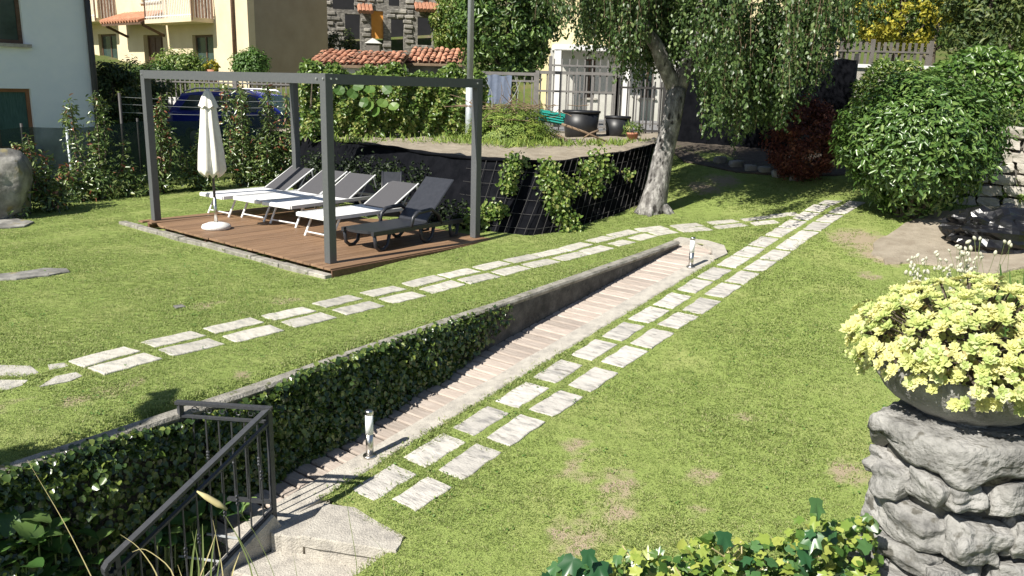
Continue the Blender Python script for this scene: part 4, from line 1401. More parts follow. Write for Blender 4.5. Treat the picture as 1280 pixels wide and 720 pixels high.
MB().prism([tuple(PR - OR_ * 3 + XR * -5), tuple(PR - OR_ * 3 + XR * u1), tuple(PR - OR_ * 3.3 + XR * u1), tuple(PR - OR_ * 3.3 + XR * -5)], 2.5, 8.6).build('back_wall', M_DARK, ruin)
for x0, x1, y0 in ((449, 467, 5), (520, 554, 3)):
    ua, za = on_wall(x0, y0, PR, XR); ub, _ = on_wall(x1, y0 + 2, PR, XR)
    m_ = MB(); k = 0
    uu = ua
    while uu < ub:
        m_.tube([V3(PR + XR * uu - OR_ * .1, za), V3(PR + XR * uu + OR_ * .75, za - .45)], .12, 6); uu += .2
    m_.build('tile_canopy', M_TILE, ruin)
for px, top_ in ((420, 60), (455, 58), (495, 52), (520, 52)):
    pass
bush_r = thing('dark_bush', 'dark low bush against the foot of the stone ruin', 'bush', (*at(425, 66, 44)[:2], 3.7))
c = at(425, 56, 44)
MB().tube([(c[0], c[1], 3.5), (c[0], c[1], c[2])], .06, 6).build('trunk', M_BARK, bush_r)
stuff(link('crown', crown_mesh('crown', 31, c, (.9, .6, .8), 40, 40, .25, .12), L_DCONI, bush_r))
kn = thing('dog_kennel', 'small grey kennel under the orange panel of the ruin', 'kennel', V3(at(466, 62, 45)[:2], 3.8))
k0 = at(466, 60, 45)
MB().prism([(k0[0] - .35, k0[1]), (k0[0] + .35, k0[1]), (k0[0] + .35, k0[1] + .6), (k0[0] - .35, k0[1] + .6)], 3.6, k0[2] + .25).build('body', M_WOODG, kn)
MB().add([(k0[0] - .42, k0[1] - .08, k0[2] + .24), (k0[0] + .42, k0[1] - .08, k0[2] + .24), (k0[0], k0[1] - .08, k0[2] + .5), (k0[0] - .42, k0[1] + .65, k0[2] + .24), (k0[0] + .42, k0[1] + .65, k0[2] + .24), (k0[0], k0[1] + .65, k0[2] + .5)],
         [(0, 1, 2), (5, 4, 3), (0, 2, 5, 3), (1, 4, 5, 2), (0, 3, 4, 1)]).build('roof', M_WHITEP, kn)

# ------------------------------------------------------------------ tiled sheds
def shed(label, x0, x1, ytop, yeave, Y, seed, wallm):
    a, b = at(x0, yeave, Y), at(x1, yeave, Y)
    tz_ = at((x0 + x1) / 2, ytop, Y + 2.2)[2]
    t = thing('tiled_shed', label, 'shed', (*((a + b) / 2)[:2], .8), 'low tiled sheds')
    dr = (b - a)[:2]; ln_ = np.linalg.norm(dr); dr /= ln_; bk = np.array([-dr[1], dr[0]])
    ze = (a[2] + b[2]) / 2
    MB().prism([tuple(a[:2] + bk * .15), tuple(b[:2] + bk * .15), tuple(b[:2] + bk * 2.2), tuple(a[:2] + bk * 2.2)], .6, ze - .06).build('wall', wallm, t)
    rr = random.Random(seed)
    nrow = 6
    tl = []
    for k in range(3):
        m_ = MB(); vs, fs = [], []
        for i in range(2):
            for j in range(6):
                an = math.pi * j / 5; vs.append((.085 * (1 - .12 * i) * math.cos(an), -.21 + .42 * i, .06 * math.sin(an)))
        fs = [(j, j + 1, 7 + j, 6 + j) for j in range(5)]
        me = m_.add(vs, fs).mesh('roof_tile'); me.materials.append(M_TILE); tl.append(me)
    MB().add([V3(a[:2] - bk * .1, ze - .05), V3(b[:2] - bk * .1, ze - .05), V3(b[:2] + bk * 2.25, tz_ - .05), V3(a[:2] + bk * 2.25, tz_ - .05), V3(a[:2] - bk * .1, ze - .12), V3(b[:2] - bk * .1, ze - .12), V3(b[:2] + bk * 2.25, tz_ - .12), V3(a[:2] + bk * 2.25, tz_ - .12)],
             [(0, 1, 2, 3), (7, 6, 5, 4), (0, 4, 5, 1), (1, 5, 6, 2), (2, 6, 7, 3), (3, 7, 4, 0)]).build('roof_deck', M_TWIG, t)
    rot = math.atan2(dr[1], dr[0]); pit = math.atan2(tz_ - ze, 2.3)
    nc_ = int(ln_ / .19)
    for i in range(nc_):
        for j in range(nrow):
            f = (j + .5) / nrow
            p = a[:2] + dr * (i + .5) * ln_ / nc_ + bk * (2.3 * f - .08)
            Mx = Matrix.Rotation(rot + rr.uniform(-.16, .16), 3, 'Z') @ Matrix.Rotation(pit - .03 + rr.uniform(-.08, .08), 3, 'X')
            inst('roof_tile', rr.choice(tl), V3(p, ze + (tz_ - ze) * f + rr.uniform(-.015, .03)), Mx, t)
    return t


shed('low shed with broken orange roof tiles and a pale crumbling wall', 384, 500, 64, 80, 26.5, 1, M_WHITEP)
shed('low shed with tidy orange roof tiles beside the lamp post', 506, 578, 61, 78, 28.5, 2, M_STONE)

# ------------------------------------------------------------------ yellow house behind the birch
PY = at(688, 100, 33.0)[:2]; XY_ = np.array([1.0, .06]); XY_ /= np.linalg.norm(XY_); OY = np.array([XY_[1], -XY_[0]])
yh = thing('yellow_house', 'pale yellow house with white ground floor seen behind the weeping birch', 'house', (*PY, 1.4))


def yw(px, py): return on_wall(px, py, PY, XY_)


def yrect(x0, x1, y0, y1):
    ua, za = yw(x0, y1); ub, zb_ = yw(x1, y0); return (ua, ub, za, zb_)


yh_ = [yrect(729, 745, 74, 122), yrect(800, 820, 72, 122), yrect(905, 925, 60, 95), yrect(730, 750, -10, 22), yrect(800, 820, -10, 22), yrect(980, 1000, 60, 95)]
_, zmid = yw(760, 62)
lowh = [h for h in yh_ if h[3] < zmid + .3]; uph = [h for h in yh_ if h[2] > zmid - .3]
wall_mb(PY, XY_, OY, 0, 11.4, .8, zmid, [(h[0], h[1], h[2], min(h[3], zmid - .05)) for h in yh_ if h[2] < zmid]).build('ground_floor_wall', mat('pale_grey_render', (.50, .49, .45), (.60, .59, .54), 1.5, .95, .3, 50), yh)
wall_mb(PY, XY_, OY, 0, 11.4, zmid, 9, [h for h in yh_ if h[2] > zmid]).build('wall', M_YELLOW, yh)
for h in yh_:
    h = h if h[2] > zmid else (h[0], h[1], h[2], min(h[3], zmid - .05))
    window(yh, PY, XY_, OY, *h, M_BROWNW, M_GLASS, .12, 1)
ua, za = yw(690, 60); ub, _ = yw(722, 62)
MB().prism([tuple(PY + XY_ * ua), tuple(PY + XY_ * (ub + 2)), tuple(PY + XY_ * (ub + 2) + OY * 1.1), tuple(PY + XY_ * ua + OY * 1.1)], zmid - .1, zmid + .1).build('balcony_slab', M_WHITEP, yh)
for u in (.15, ub + 1.8):
    MB().bar(V3(PY + XY_ * u + OY * .95, .9), V3(PY + XY_ * u + OY * .95, zmid - .1), .25, .25, (1, 0, 0)).build('column', M_WHITEP, yh)
rf = MB()
c0 = [PY - XY_ * .6 + OY * .7, PY + XY_ * 12.0 + OY * .7, PY + XY_ * 12.0 - OY * 9, PY - XY_ * .6 - OY * 9]
rd_ = [PY - XY_ * .6 - OY * 4.2, PY + XY_ * 12.0 - OY * 4.2]
rf.add([V3(p, 8.9) for p in c0] + [V3(p, 10.8) for p in rd_], [(0, 1, 5, 4), (2, 3, 4, 5), (0, 4, 3), (1, 2, 5), (0, 3, 2, 1)]).build('roof', M_TILE, yh)
MB().prism([tuple(PY - OY * .31), tuple(PY - OY * 8), tuple(PY - OY * 8 + XY_ * .3), tuple(PY - OY * .31 + XY_ * .3)], .8, 8.9).build('side_wall', M_YELLOW, yh)


# ================================================================== FENCES
def bar_fence(name, label, p, q, z0, z1, pitch, bw_, fm, posts=2.0, rails=(.08, .92), cap=False, group=None, th=.03):
    p, q = np.array(p, float), np.array(q, float)
    t = thing(name, label, 'fence', V3((p + q) / 2, z0), group)
    d = q - p; ln_ = np.linalg.norm(d); d /= ln_; rot = math.atan2(d[1], d[0]); H = z1 - z0
    nb_ = max(2, int(ln_ / pitch))
    bm = MB().box((0, 0, H / 2 + .03), (bw_, th * .7, H)).mesh('bar'); bm.materials.append(fm)
    for k in range(nb_):
        e = p + d * (k + .5) * ln_ / nb_; inst('bar', bm, V3(e, z0), rot, t)
    n2 = np.array([-d[1], d[0]])
    for r_h in rails:
        MB().bar(V3(p - n2 * th * .6, z0 + H * r_h), V3(q - n2 * th * .6, z0 + H * r_h), th, .045).build('rail', fm, t)
    np_ = max(1, int(round(ln_ / posts)))
    for k in range(np_ + 1):
        e = p + d * ln_ * k / np_
        MB().bar(V3(e, z0 - .1), V3(e, z1 + .1), .09, .09, (1, 0, 0)).build('post', fm, t)
    if cap: MB().bar(V3(p, z1 + .06), V3(q, z1 + .06), .07, .07).build('cap_rail', fm, t)
    return t


fa, fb = at(604, 90, 20.0), at(670, 92, 20.0)
bar_fence('bar_fence', 'grey bar fence panel behind the brush pile, next to the gate', fa[:2], fb[:2], 1.3, fa[2] - .08, .16, .03, M_FENCEG, 1.0, cap=True)
ga, gb = at(672, 88, 19.9), at(771, 95, 19.9)
gt = bar_fence('metal_gate', 'light grey barred gate with a broad top rail behind the black tubs', ga[:2], gb[:2], 1.32, ga[2] - .1, .15, .035, M_FENCEG, 2.0, (.1, .72), True)
gt['category'] = 'gate'
fa, fb = at(773, 97, 19.9), at(832, 102, 19.9)
bar_fence('bar_fence', 'dark barred fence panel between the gate and the birch trunk', fa[:2], fb[:2], 1.3, fa[2] - .1, .15, .035, M_FENCED, 1.2, (.08, .9))
bw0 = at(690, 82, 21.3); bw1 = at(770, 86, 21.3)
bar_fence('bar_fence', 'pale spiked fence beyond the gate in front of the yellow house', at(688, 85, 23)[:2], at(860, 92, 23)[:2], 1.3, at(700, 75, 23)[2], .2, .035, M_FENCEG, 2.2)
# fence behind the blue car
fa, fb = at(186, 97, 25.0), at(402, 100, 25.0)
bar_fence('bar_fence', 'pale barred fence behind the parked blue car', fa[:2], fb[:2], .7, fa[2] + .02, .14, .035, M_FENCEG, 2.5, (.12, .5, .93))
lw2 = thing('low_wall', 'low white wall under the barred fence behind the blue car', 'wall', V3(((fa + fb) / 2)[:2] + np.array([0, .35]), .6))
MB().prism([(fa[0], fa[1] + .2), (fb[0] + .6, fb[1] + .2), (fb[0] + .6, fb[1] + .45), (fa[0], fa[1] + .45)], .3, at(380, 126, 25.3)[2]).build('wall', M_WHITEP, lw2)
# slatted fence top right
fa, fb = at(1018, 54, 23.0), at(1165, 54, 23.0)
bar_fence('slat_fence', 'weathered grey slat fence under the yellow flowering tree', fa[:2], fb[:2], 1.6, (fa[2] + fb[2]) / 2, .16, .07, M_WOODG, 1.9, (.6, .9))
cp0, cp1 = at(1072, 80, 19.5), at(1150, 73, 19.5)
rwl = thing('boundary_wall', 'pale boundary wall with white coping above the low hedge', 'wall', V3(cp0[:2], 1.0))
MB().prism([(cp0[0] - .1, cp0[1]), (cp1[0] + 1.5, cp1[1]), (cp1[0] + 1.5, cp1[1] + .25), (cp0[0] - .1, cp0[1] + .25)], .8, cp0[2] - .08).build('wall', M_CONC, rwl)
MB().prism([(cp0[0] - .15, cp0[1] - .06), (cp1[0] + 1.5, cp1[1] - .06), (cp1[0] + 1.5, cp1[1] + .3), (cp0[0] - .15, cp0[1] + .3)], cp0[2] - .079, cp0[2]).build('coping', M_WHITEP, rwl)

# black cloth fence behind the birch
cf = thing('screen_fence', 'tall fence hung with black screening cloth in the shade of the birch', 'fence', V3((5, 18.3), 1.0))
c0, c1 = np.array([3.6, 19.3]), np.array([7.15, 18.0])
cl = MB(); m_ = 40
lo, hi = [], []
for k in range(m_ + 1):
    f = k / m_; p = c0 + (c1 - c0) * f
    w = .03 * math.sin(k * 1.9) + .02 * math.sin(k * .7)
    lo.append((p[0], p[1] + w, tz(*p) - .1)); hi.append((p[0], p[1] - w * .3, 2.75 + .35 * f + .03 * math.sin(k * .9)))
cl.quadstrip(lo, hi).build('cloth', M_BLACKNET, cf, True)
for k in range(5):
    p = c0 + (c1 - c0) * k / 4; p = p + np.array([.03, .08])
    MB().bar(V3(p, .8), V3(p, 2.85 + .09 * k), .06, .06, (1, 0, 0)).build('post', M_FENCED, cf)
for h in (1.3, 2.0, 2.6):
    MB().bar(V3(c0 + np.array([0, .06]), h), V3(c1 + np.array([0, .06]), h + .25), .03, .04).build('rail', M_FENCED, cf)
wpst = at(1071, 150, 17.6)
wpt = thing('white_post', 'white square gate post at the end of the black screening cloth', 'post', V3(wpst[:2], .9))
for k in range(4):
    MB().box((wpst[0], wpst[1], .95 + .31 * k + .15), (.2, .2, .302), .1, .012).build('block', M_WHITEP, wpt)

# green net fence on the left
NP0 = np.array([-8.62, 15.72])
nf_ = thing('net_fence', 'wire fence covered in dark green shade netting behind the shrubs', 'fence', V3(NP0, 0))
M_NET = bpy.data.materials.new('green_shade_net'); MATS['net'] = M_NET
nt, nd, ln, bs = nodes_of(M_NET)
bs.inputs['Base Color'].default_value = (.018, .042, .036, 1); bs.inputs['Roughness'].default_value = .8
tc = nd.new('ShaderNodeTexCoord')
wv1 = nd.new('ShaderNodeTexNoise'); wv1.inputs['Scale'].default_value = 2.2; wv1.inputs['Detail'].default_value = 4
ln.new(tc.outputs['Object'], wv1.inputs['Vector'])
mr = nd.new('ShaderNodeMapRange'); mr.inputs[1].default_value = .3; mr.inputs[2].default_value = .7; mr.inputs[3].default_value = .12; mr.inputs[4].default_value = .34
ln.new(wv1.outputs[0], mr.inputs[0])
trn = nd.new('ShaderNodeBsdfTransparent'); mx = nd.new('ShaderNodeMixShader')
ln.new(mr.outputs[0], mx.inputs[0]); ln.new(bs.outputs[0], mx.inputs[1]); ln.new(trn.outputs[0], mx.inputs[2]); ln.new(mx.outputs[0], nd['Material Output'].inputs[0])
us = np.arange(-5.0, 8.01, 2.166)
for i in range(len(us) - 1):
    lo, hi = [], []
    for k in range(13):
        f = k / 12; u = us[i] + (us[i + 1] - us[i]) * f
        p = NP0 + B_ * u; w = .02 * math.sin(f * 9 + i)
        lo.append((p[0] + w, p[1] - w, tz(*p) - .02)); hi.append((p[0] - w * .5, p[1], tz(*p) + 1.36 - .05 * math.sin(f * math.pi)))
    MB().quadstrip(lo, hi).build('net_panel', M_NET, nf_, True)
for u in us:
    p = NP0 + B_ * u + A_ * .05
    MB().tube([V3(p, -.1), V3(p, tz(*p) + 1.42)], .025, 8).build('post', M_FENCED, nf_, True)
lp0, lp1 = at(94, 252, 15.55), at(83, 160, 15.75)
MB().tube([tuple(lp0), tuple(lp1)], .028, 8).build('leaning_post', M_LAMP, nf_, True)
for k, zz in enumerate((1.62, 1.72, 1.8)):
    pth = []
    for j in range(13):
        u = 1.2 + j * .46; p = NP0 + B_ * u + A_ * .1
        pth.append(V3(p, zz + .06 * k - .08 * math.sin(j / 12 * math.pi)))
    MB().tube(pth, .0035, 4).build('wire', M_WIRE, nf_)
MB().tube([V3(NP0 + B_ * 1.2 + A_ * .1, -.1), V3(NP0 + B_ * 1.2 + A_ * .1, 2.0)], .03, 8).build('post', M_FENCED, nf_, True)
MB().tube([V3(NP0 + B_ * 6.7 + A_ * .1, -.1), V3(NP0 + B_ * 6.7 + A_ * .1, 2.0)], .03, 8).build('post', M_FENCED, nf_, True)


# ================================================================== BLUE CAR
def car(loc, rz):
    t = thing('parked_car', 'dark blue estate car with silver roof rails parked behind the netting fence', 'car', (0, 0, 0))
    # cross sections along x (length 4.4), half outline (y, z), mirrored
    def loft(stations, m, name, parent, cap=True):
        mb = MB(); n = len(stations[0][1])
        vs, fs = [], []
        for x, half in stations:
            for y, z in half: vs.append((x, y, z))
            for y, z in reversed(half): vs.append((x, -y, z))
        k2 = 2 * n
        for i in range(len(stations) - 1):
            for k in range(k2):
                j = (k + 1) % k2; fs.append((i * k2 + k, i * k2 + j, (i + 1) * k2 + j, (i + 1) * k2 + k))
        if cap: fs += [tuple(range(k2))[::-1], tuple((len(stations) - 1) * k2 + k for k in range(k2))]
        return mb.add(vs, fs).build(name, m, parent, False)
    low = lambda w, zb, zt: [(w * .6, zb), (w * .95, zb + .05), (w, (zb + zt) / 2), (w * .98, zt - .06), (w * .9, zt)]
    body = loft([(-2.2, low(.62, .35, .75)), (-2.12, low(.8, .28, .86)), (-1.5, low(.87, .24, .93)), (0, low(.88, .24, .95)), (1.2, low(.88, .24, .96)), (2.0, low(.85, .28, .98)), (2.2, low(.78, .35, .95))], M_CARBLUE, 'body', t)
    gh = lambda w, zt: [(w, .93), (w * .98, .98), (w * .84, zt - .08), (w * .78, zt - .02), (w * .5, zt)]
    loft([(-1.15, gh(.80, .99)), (-.45, gh(.83, 1.42)), (.2, gh(.84, 1.5)), (1.3, gh(.84, 1.49)), (1.85, gh(.82, 1.42)), (2.13, gh(.78, 1.0))], M_CARBLUE, 'cabin', t)
    for sy in (-1, 1):
        for x0, x1, s0, s1 in ((-.72, -.02, -.42, 0), (.06, .78, 0, 0), (.86, 1.8, 0, -.28)):
            y0, y1 = sy * .835, sy * .715
            MB().add([(x0, y0, 1.0), (x1, y0, 1.0), (x1 + s1, y1, 1.38), (x0 - s0 * .85, y1, 1.38), (x0, y0 * .97, 1.0), (x1, y0 * .97, 1.0), (x1 + s1, y1 * .97, 1.38), (x0 - s0 * .85, y1 * .97, 1.38)],
                     [(0, 1, 2, 3), (7, 6, 5, 4), (0, 4, 5, 1), (1, 5, 6, 2), (2, 6, 7, 3), (3, 7, 4, 0)]).build('side_window', M_GLASS, t)
        MB().tube([(-.35, sy * .62, 1.46), (-.25, sy * .62, 1.53), (.2, sy * .63, 1.565), (1.4, sy * .63, 1.55), (1.75, sy * .62, 1.46)], .022, 8).build('roof_rail', M_CHROME, t, True)
        MB().box((-.62, sy * .95, 1.02), (.1, .16, .11), None, .03).build('mirror', M_CARBLUE, t)
        for x in (-1.35, 1.35):
            w = MB().lathe([(.18, -.1), (.30, -.1), (.32, -.06), (.32, .06), (.30, .1), (.18, .1)], 20)
            w.v = [(x + p[0], sy * (.80 + p[2] * .6), .32 + p[1]) for p in w.v]
            wo = w.build('wheel', M_RUBBER, t, True)
            r = MB().lathe([(.02, -.1), (.19, -.09), (.19, .09), (.02, .1)], 14)
            r.v = [(x + p[0], sy * (.805 + p[2] * .6), .32 + p[1]) for p in r.v]
            r.build('rim', M_CHROME, wo)
        MB().box((-2.1, sy * .6, .7), (.14, .28, .13), None, .03).build('headlight', M_LENS, t)
        MB().box((2.14, sy * .68, .85), (.1, .16, .26), None, .03).build('tail_light', mat('red_lens', (.35, .01, .01), None, rough=.3), t)
    MB().add([(-1.12, -.68, 1.0), (-1.12, .68, 1.0), (-.5, .6, 1.39), (-.5, -.6, 1.39), (-1.14, -.68, 1.01), (-1.14, .68, 1.01), (-.52, .6, 1.41), (-.52, -.6, 1.41)], [(0, 1, 2, 3), (7, 6, 5, 4), (0, 4, 5, 1), (1, 5, 6, 2), (2, 6, 7, 3), (3, 7, 4, 0)]).build('windscreen', M_GLASS, t)
    t.location = loc; t.rotation_euler = (0, 0, rz)
    return t


cc = at(322, 130, 22.2)
car((cc[0], cc[1], .52), math.pi - .25)


# ================================================================== PLANTS
# ------------------------------------------------------------------ photinia shrubs along the netting
def shrub(label, px, py, ytop, w, seed, red=.1, per=900, group='photinia shrubs along the netting fence', thin=.5):
    rng = np.random.default_rng(seed)
    b = on_terr(px, py)
    top = at(px, ytop, b[1])[2]
    H = top - b[2]
    t = thing('photinia_shrub', label, 'shrub', b, group)
    nst = 6
    st = MB(); P, O_ = [], []
    for k in range(nst):
        a = rng.random() * 6.28; sp = w * (.15 + .38 * rng.random())
        h = H * ((.55 + .45 * rng.random()) if k else 1.0)
        if k == 0: sp *= .4
        tip = b + np.array([math.cos(a) * sp, math.sin(a) * sp * .7, h])
        mid = (b + tip) / 2 + np.array([math.cos(a) * sp * .3, math.sin(a) * sp * .2, 0])
        st.tube([b + np.array([0, 0, -.05]), mid, tip], [.018, .012, .004], 5)
        m = int(per * h / H / nst * 1.05)
        f = rng.random(m) ** .9
        q = np.where(f[:, None] < .5, b + (mid - b) * f[:, None] * 2, mid + (tip - mid) * (f[:, None] * 2 - 1))
        rad = w * .24 * (1.15 - f) ** .6
        d = nrmz(rng.normal(size=(m, 3)))
        P.append(q + d * (rad * rng.random(m) ** .6)[:, None]); O_.append(d)
    # low skirt
    m = int(per * .16)
    d = nrmz(rng.normal(size=(m, 3)))
    P.append(b + np.array([0, 0, H * .16]) + d * np.array([w * .55, w * .4, H * .18]) * (rng.random((m, 1)) ** .5)); O_.append(d)
    P = np.concatenate(P); O_ = np.concatenate(O_); m = len(P)
    P[:, 2] = np.maximum(P[:, 2], b[2] + .02)
    L = .095 * (.55 + .8 * rng.random(m))
    st.build('stem', M_BARK, t)
    hgt = (P[:, 2] - b[2]) / H
    isred = (rng.random(m) < red * .6 * (.3 + 1.5 * hgt))
    def lf(msk, nm, mt):
        k = int(msk.sum())
        if k: stuff(link(nm, leaf_mesh(nm, P[msk], O_[msk] + np.array([0, -.1, .7]) + rng.normal(size=(k, 3)) * .5, O_[msk] + np.array([0, 0, .5]) + rng.normal(size=(k, 3)) * .4, L[msk], L[msk] * .38, rng.random(k), six=True, curl=.12), mt, t))
    lf(~isred, 'foliage', L_PHOT); lf(isred, 'red_shoots', L_RED)
    return t


shrub('photinia shrub with red young leaves beside the boulder', 62, 264, 172, 1.15, 1, .28, 1500)
shrub('tall loose photinia shrub in front of the white house corner', 128, 249, 114, 1.25, 2, .05, 1800)
shrub('narrow photinia shrub behind the left pergola post', 205, 241, 116, .85, 3, .12, 1400)
shrub('low photinia shrub behind the closed parasol', 250, 237, 165, .9, 4, .04, 1000)
shrub('photinia shrub with russet tips in front of the blue car', 305, 232, 108, 1.2, 5, .12, 2000)
shrub('tall photinia shrub beside the rear pergola post', 347, 229, 102, 1.2, 6, .1, 2000)
shrub('photinia shrub where the netting fence meets the raised bed', 398, 224, 128, 1.3, 7, .05, 1800)
shrub('low dark photinia shrub between the boulder and the leaning post', 100, 252, 200, .8, 8, .06, 700)
shrub('low photinia shrub between the tall loose one and the pergola', 165, 245, 205, .7, 9, .02, 600)
shrub('bushy photinia shrub behind the first white lounger', 330, 230, 165, 1.3, 12, .03, 1400)
shrub('photinia shrub at the outer end of the netting, half hidden by the boulder', 8, 272, 215, .8, 13, .1, 500)

# ------------------------------------------------------------------ vine hedge on the bed
vh = thing('vine_hedge', 'thick sunlit hedge of mixed vines at the back of the raised bed', 'hedge', (-2.1, 17.6, 1.2))
rng = np.random.default_rng(21)
h0, h1 = np.array([-4.5, 17.4]), np.array([-.72, 18.5])
n = 15000
f = rng.random(n); zz = rng.random(n)
th = rng.random(n) ** .5
tp = 2.62 + .10 * np.sin(f * 17) + .06 * np.sin(f * 41) + .05 * rng.normal(size=n) * .5
bul = .32 + .12 * np.sin(f * 23 + zz * 5) + .08 * np.sin(f * 51 - zz * 9)
hd = (h1 - h0) / np.linalg.norm(h1 - h0); hn = np.array([hd[1], -hd[0]])
sgn = np.where(rng.random(n) < .8, 1, -.6)
zf = zz ** .85
off = bul * th * sgn * np.sqrt(np.clip(1.08 - zf ** 3, .1, 1))
pos = np.stack([h0[0] + (h1 - h0)[0] * f + hn[0] * off, h0[1] + (h1 - h0)[1] * f + hn[1] * off, 1.2 + (tp - 1.2) * zf], 1)
nr = np.array([hn[0] * .8, hn[1] * .8, .6]) + rng.normal(size=(n, 3)) * .55
L = .085 * (.5 + .9 * rng.random(n))
stuff(link('foliage', leaf_mesh('foliage', pos, nr, rng.normal(size=(n, 3)) + np.array([0, 0, -.6]), L, L * .75, np.clip(rng.random(n) * .7 + .3 * (zf > .85), 0, .99), six=True), L_VINE, vh))
st = MB()
for k in range(24):
    p = h0 + (h1 - h0) * (k + .5) / 24
    st.tube([V3(p, 1.1), V3(p + rng.normal(size=2) * .1, 1.8), V3(p + rng.normal(size=2) * .2, 2.5)], [.025, .018, .008], 5)
st.build('stem', M_BARK, vh)
# big squash-like leaves
rr = random.Random(5)
disc = []
for k in range(9):
    a = 2 * math.pi * k / 9; disc.append((.11 * math.cos(a) * (1 if k % 2 else .9), .11 * math.sin(a), .012 * (k % 2)))
bl = bpy.data.meshes.new('large_leaf'); bl.from_pydata([(0, 0, -.015)] + disc, [], [(0, 1 + k, 1 + (k + 1) % 9) for k in range(9)]); bl.materials.append(L_TREEB)
for px, py in ((424, 113), (441, 117), (462, 112), (484, 112), (448, 108), (462, 133), (478, 129), (492, 133), (470, 140), (455, 128)):
    p = at(px, py, 17.2)
    inst('large_leaf', bl, tuple(p), (R(60) + rr.uniform(-.3, .3), rr.uniform(-.4, .4), rr.uniform(-.6, .3)), vh, (1.2, 1.0, 1))

# ------------------------------------------------------------------ brush pile with teal tray and branches
bp_ = thing('brush_pile', 'heap of cut conifer branches on the raised bed', 'brush pile', (.0, 17.0, 1.25))
rng = np.random.default_rng(22)
n = 1500
d = nrmz(rng.normal(size=(n, 3))); d[:, 2] = np.abs(d[:, 2])
pos = np.array([-.05, 17.1, 1.25]) + d * np.array([1.05, .6, .72]) * (.6 + .4 * rng.random((n, 1)))
pos[:, 2] *= 1 - .1 * (pos[:, 0] > .5)
PV, NV, TV, LV_, RV = [], [], [], [], []
for k in range(n):
    m = 7
    ax = d[k] * .6 + np.array([0, -.25, -.55]) + rng.normal(size=3) * .3
    ax /= np.linalg.norm(ax)
    f = np.arange(m)[:, None] / m
    base = pos[k] + ax * f * .26
    sd = np.cross(ax, d[k]); sgn = np.where(np.arange(m) % 2, 1, -1)[:, None]
    PV.append(base); NV.append(np.repeat(d[k][None], m, 0) + np.array([0, 0, .3])); TV.append(ax + sd * sgn * 1.1); LV_.append(.10 * (1.1 - f[:, 0] * .6)); RV.append(np.full(m, rng.random()))
PV, NV, TV, LV_, RV = map(np.concatenate, (PV, NV, TV, LV_, RV))
stuff(link('sprays', leaf_mesh('sprays', PV, NV, TV, LV_, LV_ * .3, RV), L_CONI, bp_))
tw_ = MB()
for k in range(90):
    p = np.array([rng.normal() * .45 - .05, 17.0 + rng.normal() * .25, 1.85 + rng.random() * .2 - abs(rng.normal()) * .12])
    q = p + np.array([rng.normal() * .3, rng.normal() * .15, rng.normal() * .08 + .05])
    tw_.tube([p, (p + q) / 2 + rng.normal(size=3) * .03, q], .007, 4)
stuff(tw_.build('twigs', M_TWIG, bp_))
for a, b_, r in (((702, 155), (760, 178), .03), ((748, 163), (730, 172), .025), ((655, 172), (695, 168), .022), ((695, 168), (712, 178), .02)):
    p, q = at(*a, 17.0), at(*b_, 16.9)
    MB().tube([p, (p + q) / 2 + np.array([0, 0, .02]), q], [r, r * .9, r * .6], 6).build('branch', M_TWIG, bp_, True)
for k in range(9):
    p = at(615 + k * 5, 138, 17.2); q = p + np.array([rng.normal() * .25 - .1, 0, .45 + rng.random() * .3]); 
    MB().tube([p, (p + q) / 2 + np.array([.06, 0, .04]), q], [.006, .005, .003], 4).build('bare_twig', M_WIRE if k % 3 == 0 else M_TWIG, bp_)
tp_ = at(690, 148, 17.3)
tray = thing('teal_tray', 'teal plastic tray lying on the brush pile', 'tray', tp_)
tm = MB()
for k in range(4):
    tm.box((tp_[0], tp_[1], tp_[2] - .06 + k * .05), (.5 - .02 * k, .05, .028), Matrix.Rotation(.15, 3, 'Y') @ Matrix.Rotation(-.3, 3, 'X'))
tm.build('slats', M_TEAL, tray)
MB().box((tp_[0], tp_[1] + .06, tp_[2] + .02), (.54, .04, .24), Matrix.Rotation(.15, 3, 'Y'), .01).build('back', M_TEAL, tray)


def tub(label, px0, px1, ytop, ybot, Y):
    a, b = at(px0, ytop, Y), at(px1, ytop, Y); r = (b[0] - a[0]) / 2; cx = (a[0] + b[0]) / 2
    z1 = (a[2] + b[2]) / 2; z0 = 1.24
    t = thing('black_tub', label, 'tub', (cx, Y, z0), 'black plastic tubs by the gate')
    MB().lathe([(r * .1, z0), (r * .8, z0), (r * .95, z1 - .06), (r * .9, z1 - .06), (r * .75, z0 + .05), (r * .1, z0 + .05)], 28, (cx, Y, 0)).build('body', M_TUB, t, True)
    MB().lathe([(r * .9, z1 - .06), (r, z1 - .05), (r * 1.01, z1 - .01), (r * .97, z1), (r * .92, z1 - .02)], 28, (cx, Y, 0)).build('rim', M_TUB, t, True)
    MB().lathe([(.01, z1 - .12), (r * .9, z1 - .12), (r * .9, z1 - .11), (.01, z1 - .10)], 20, (cx, Y, 0)).build('soil', M_DSOIL, t)
    return cx, z1


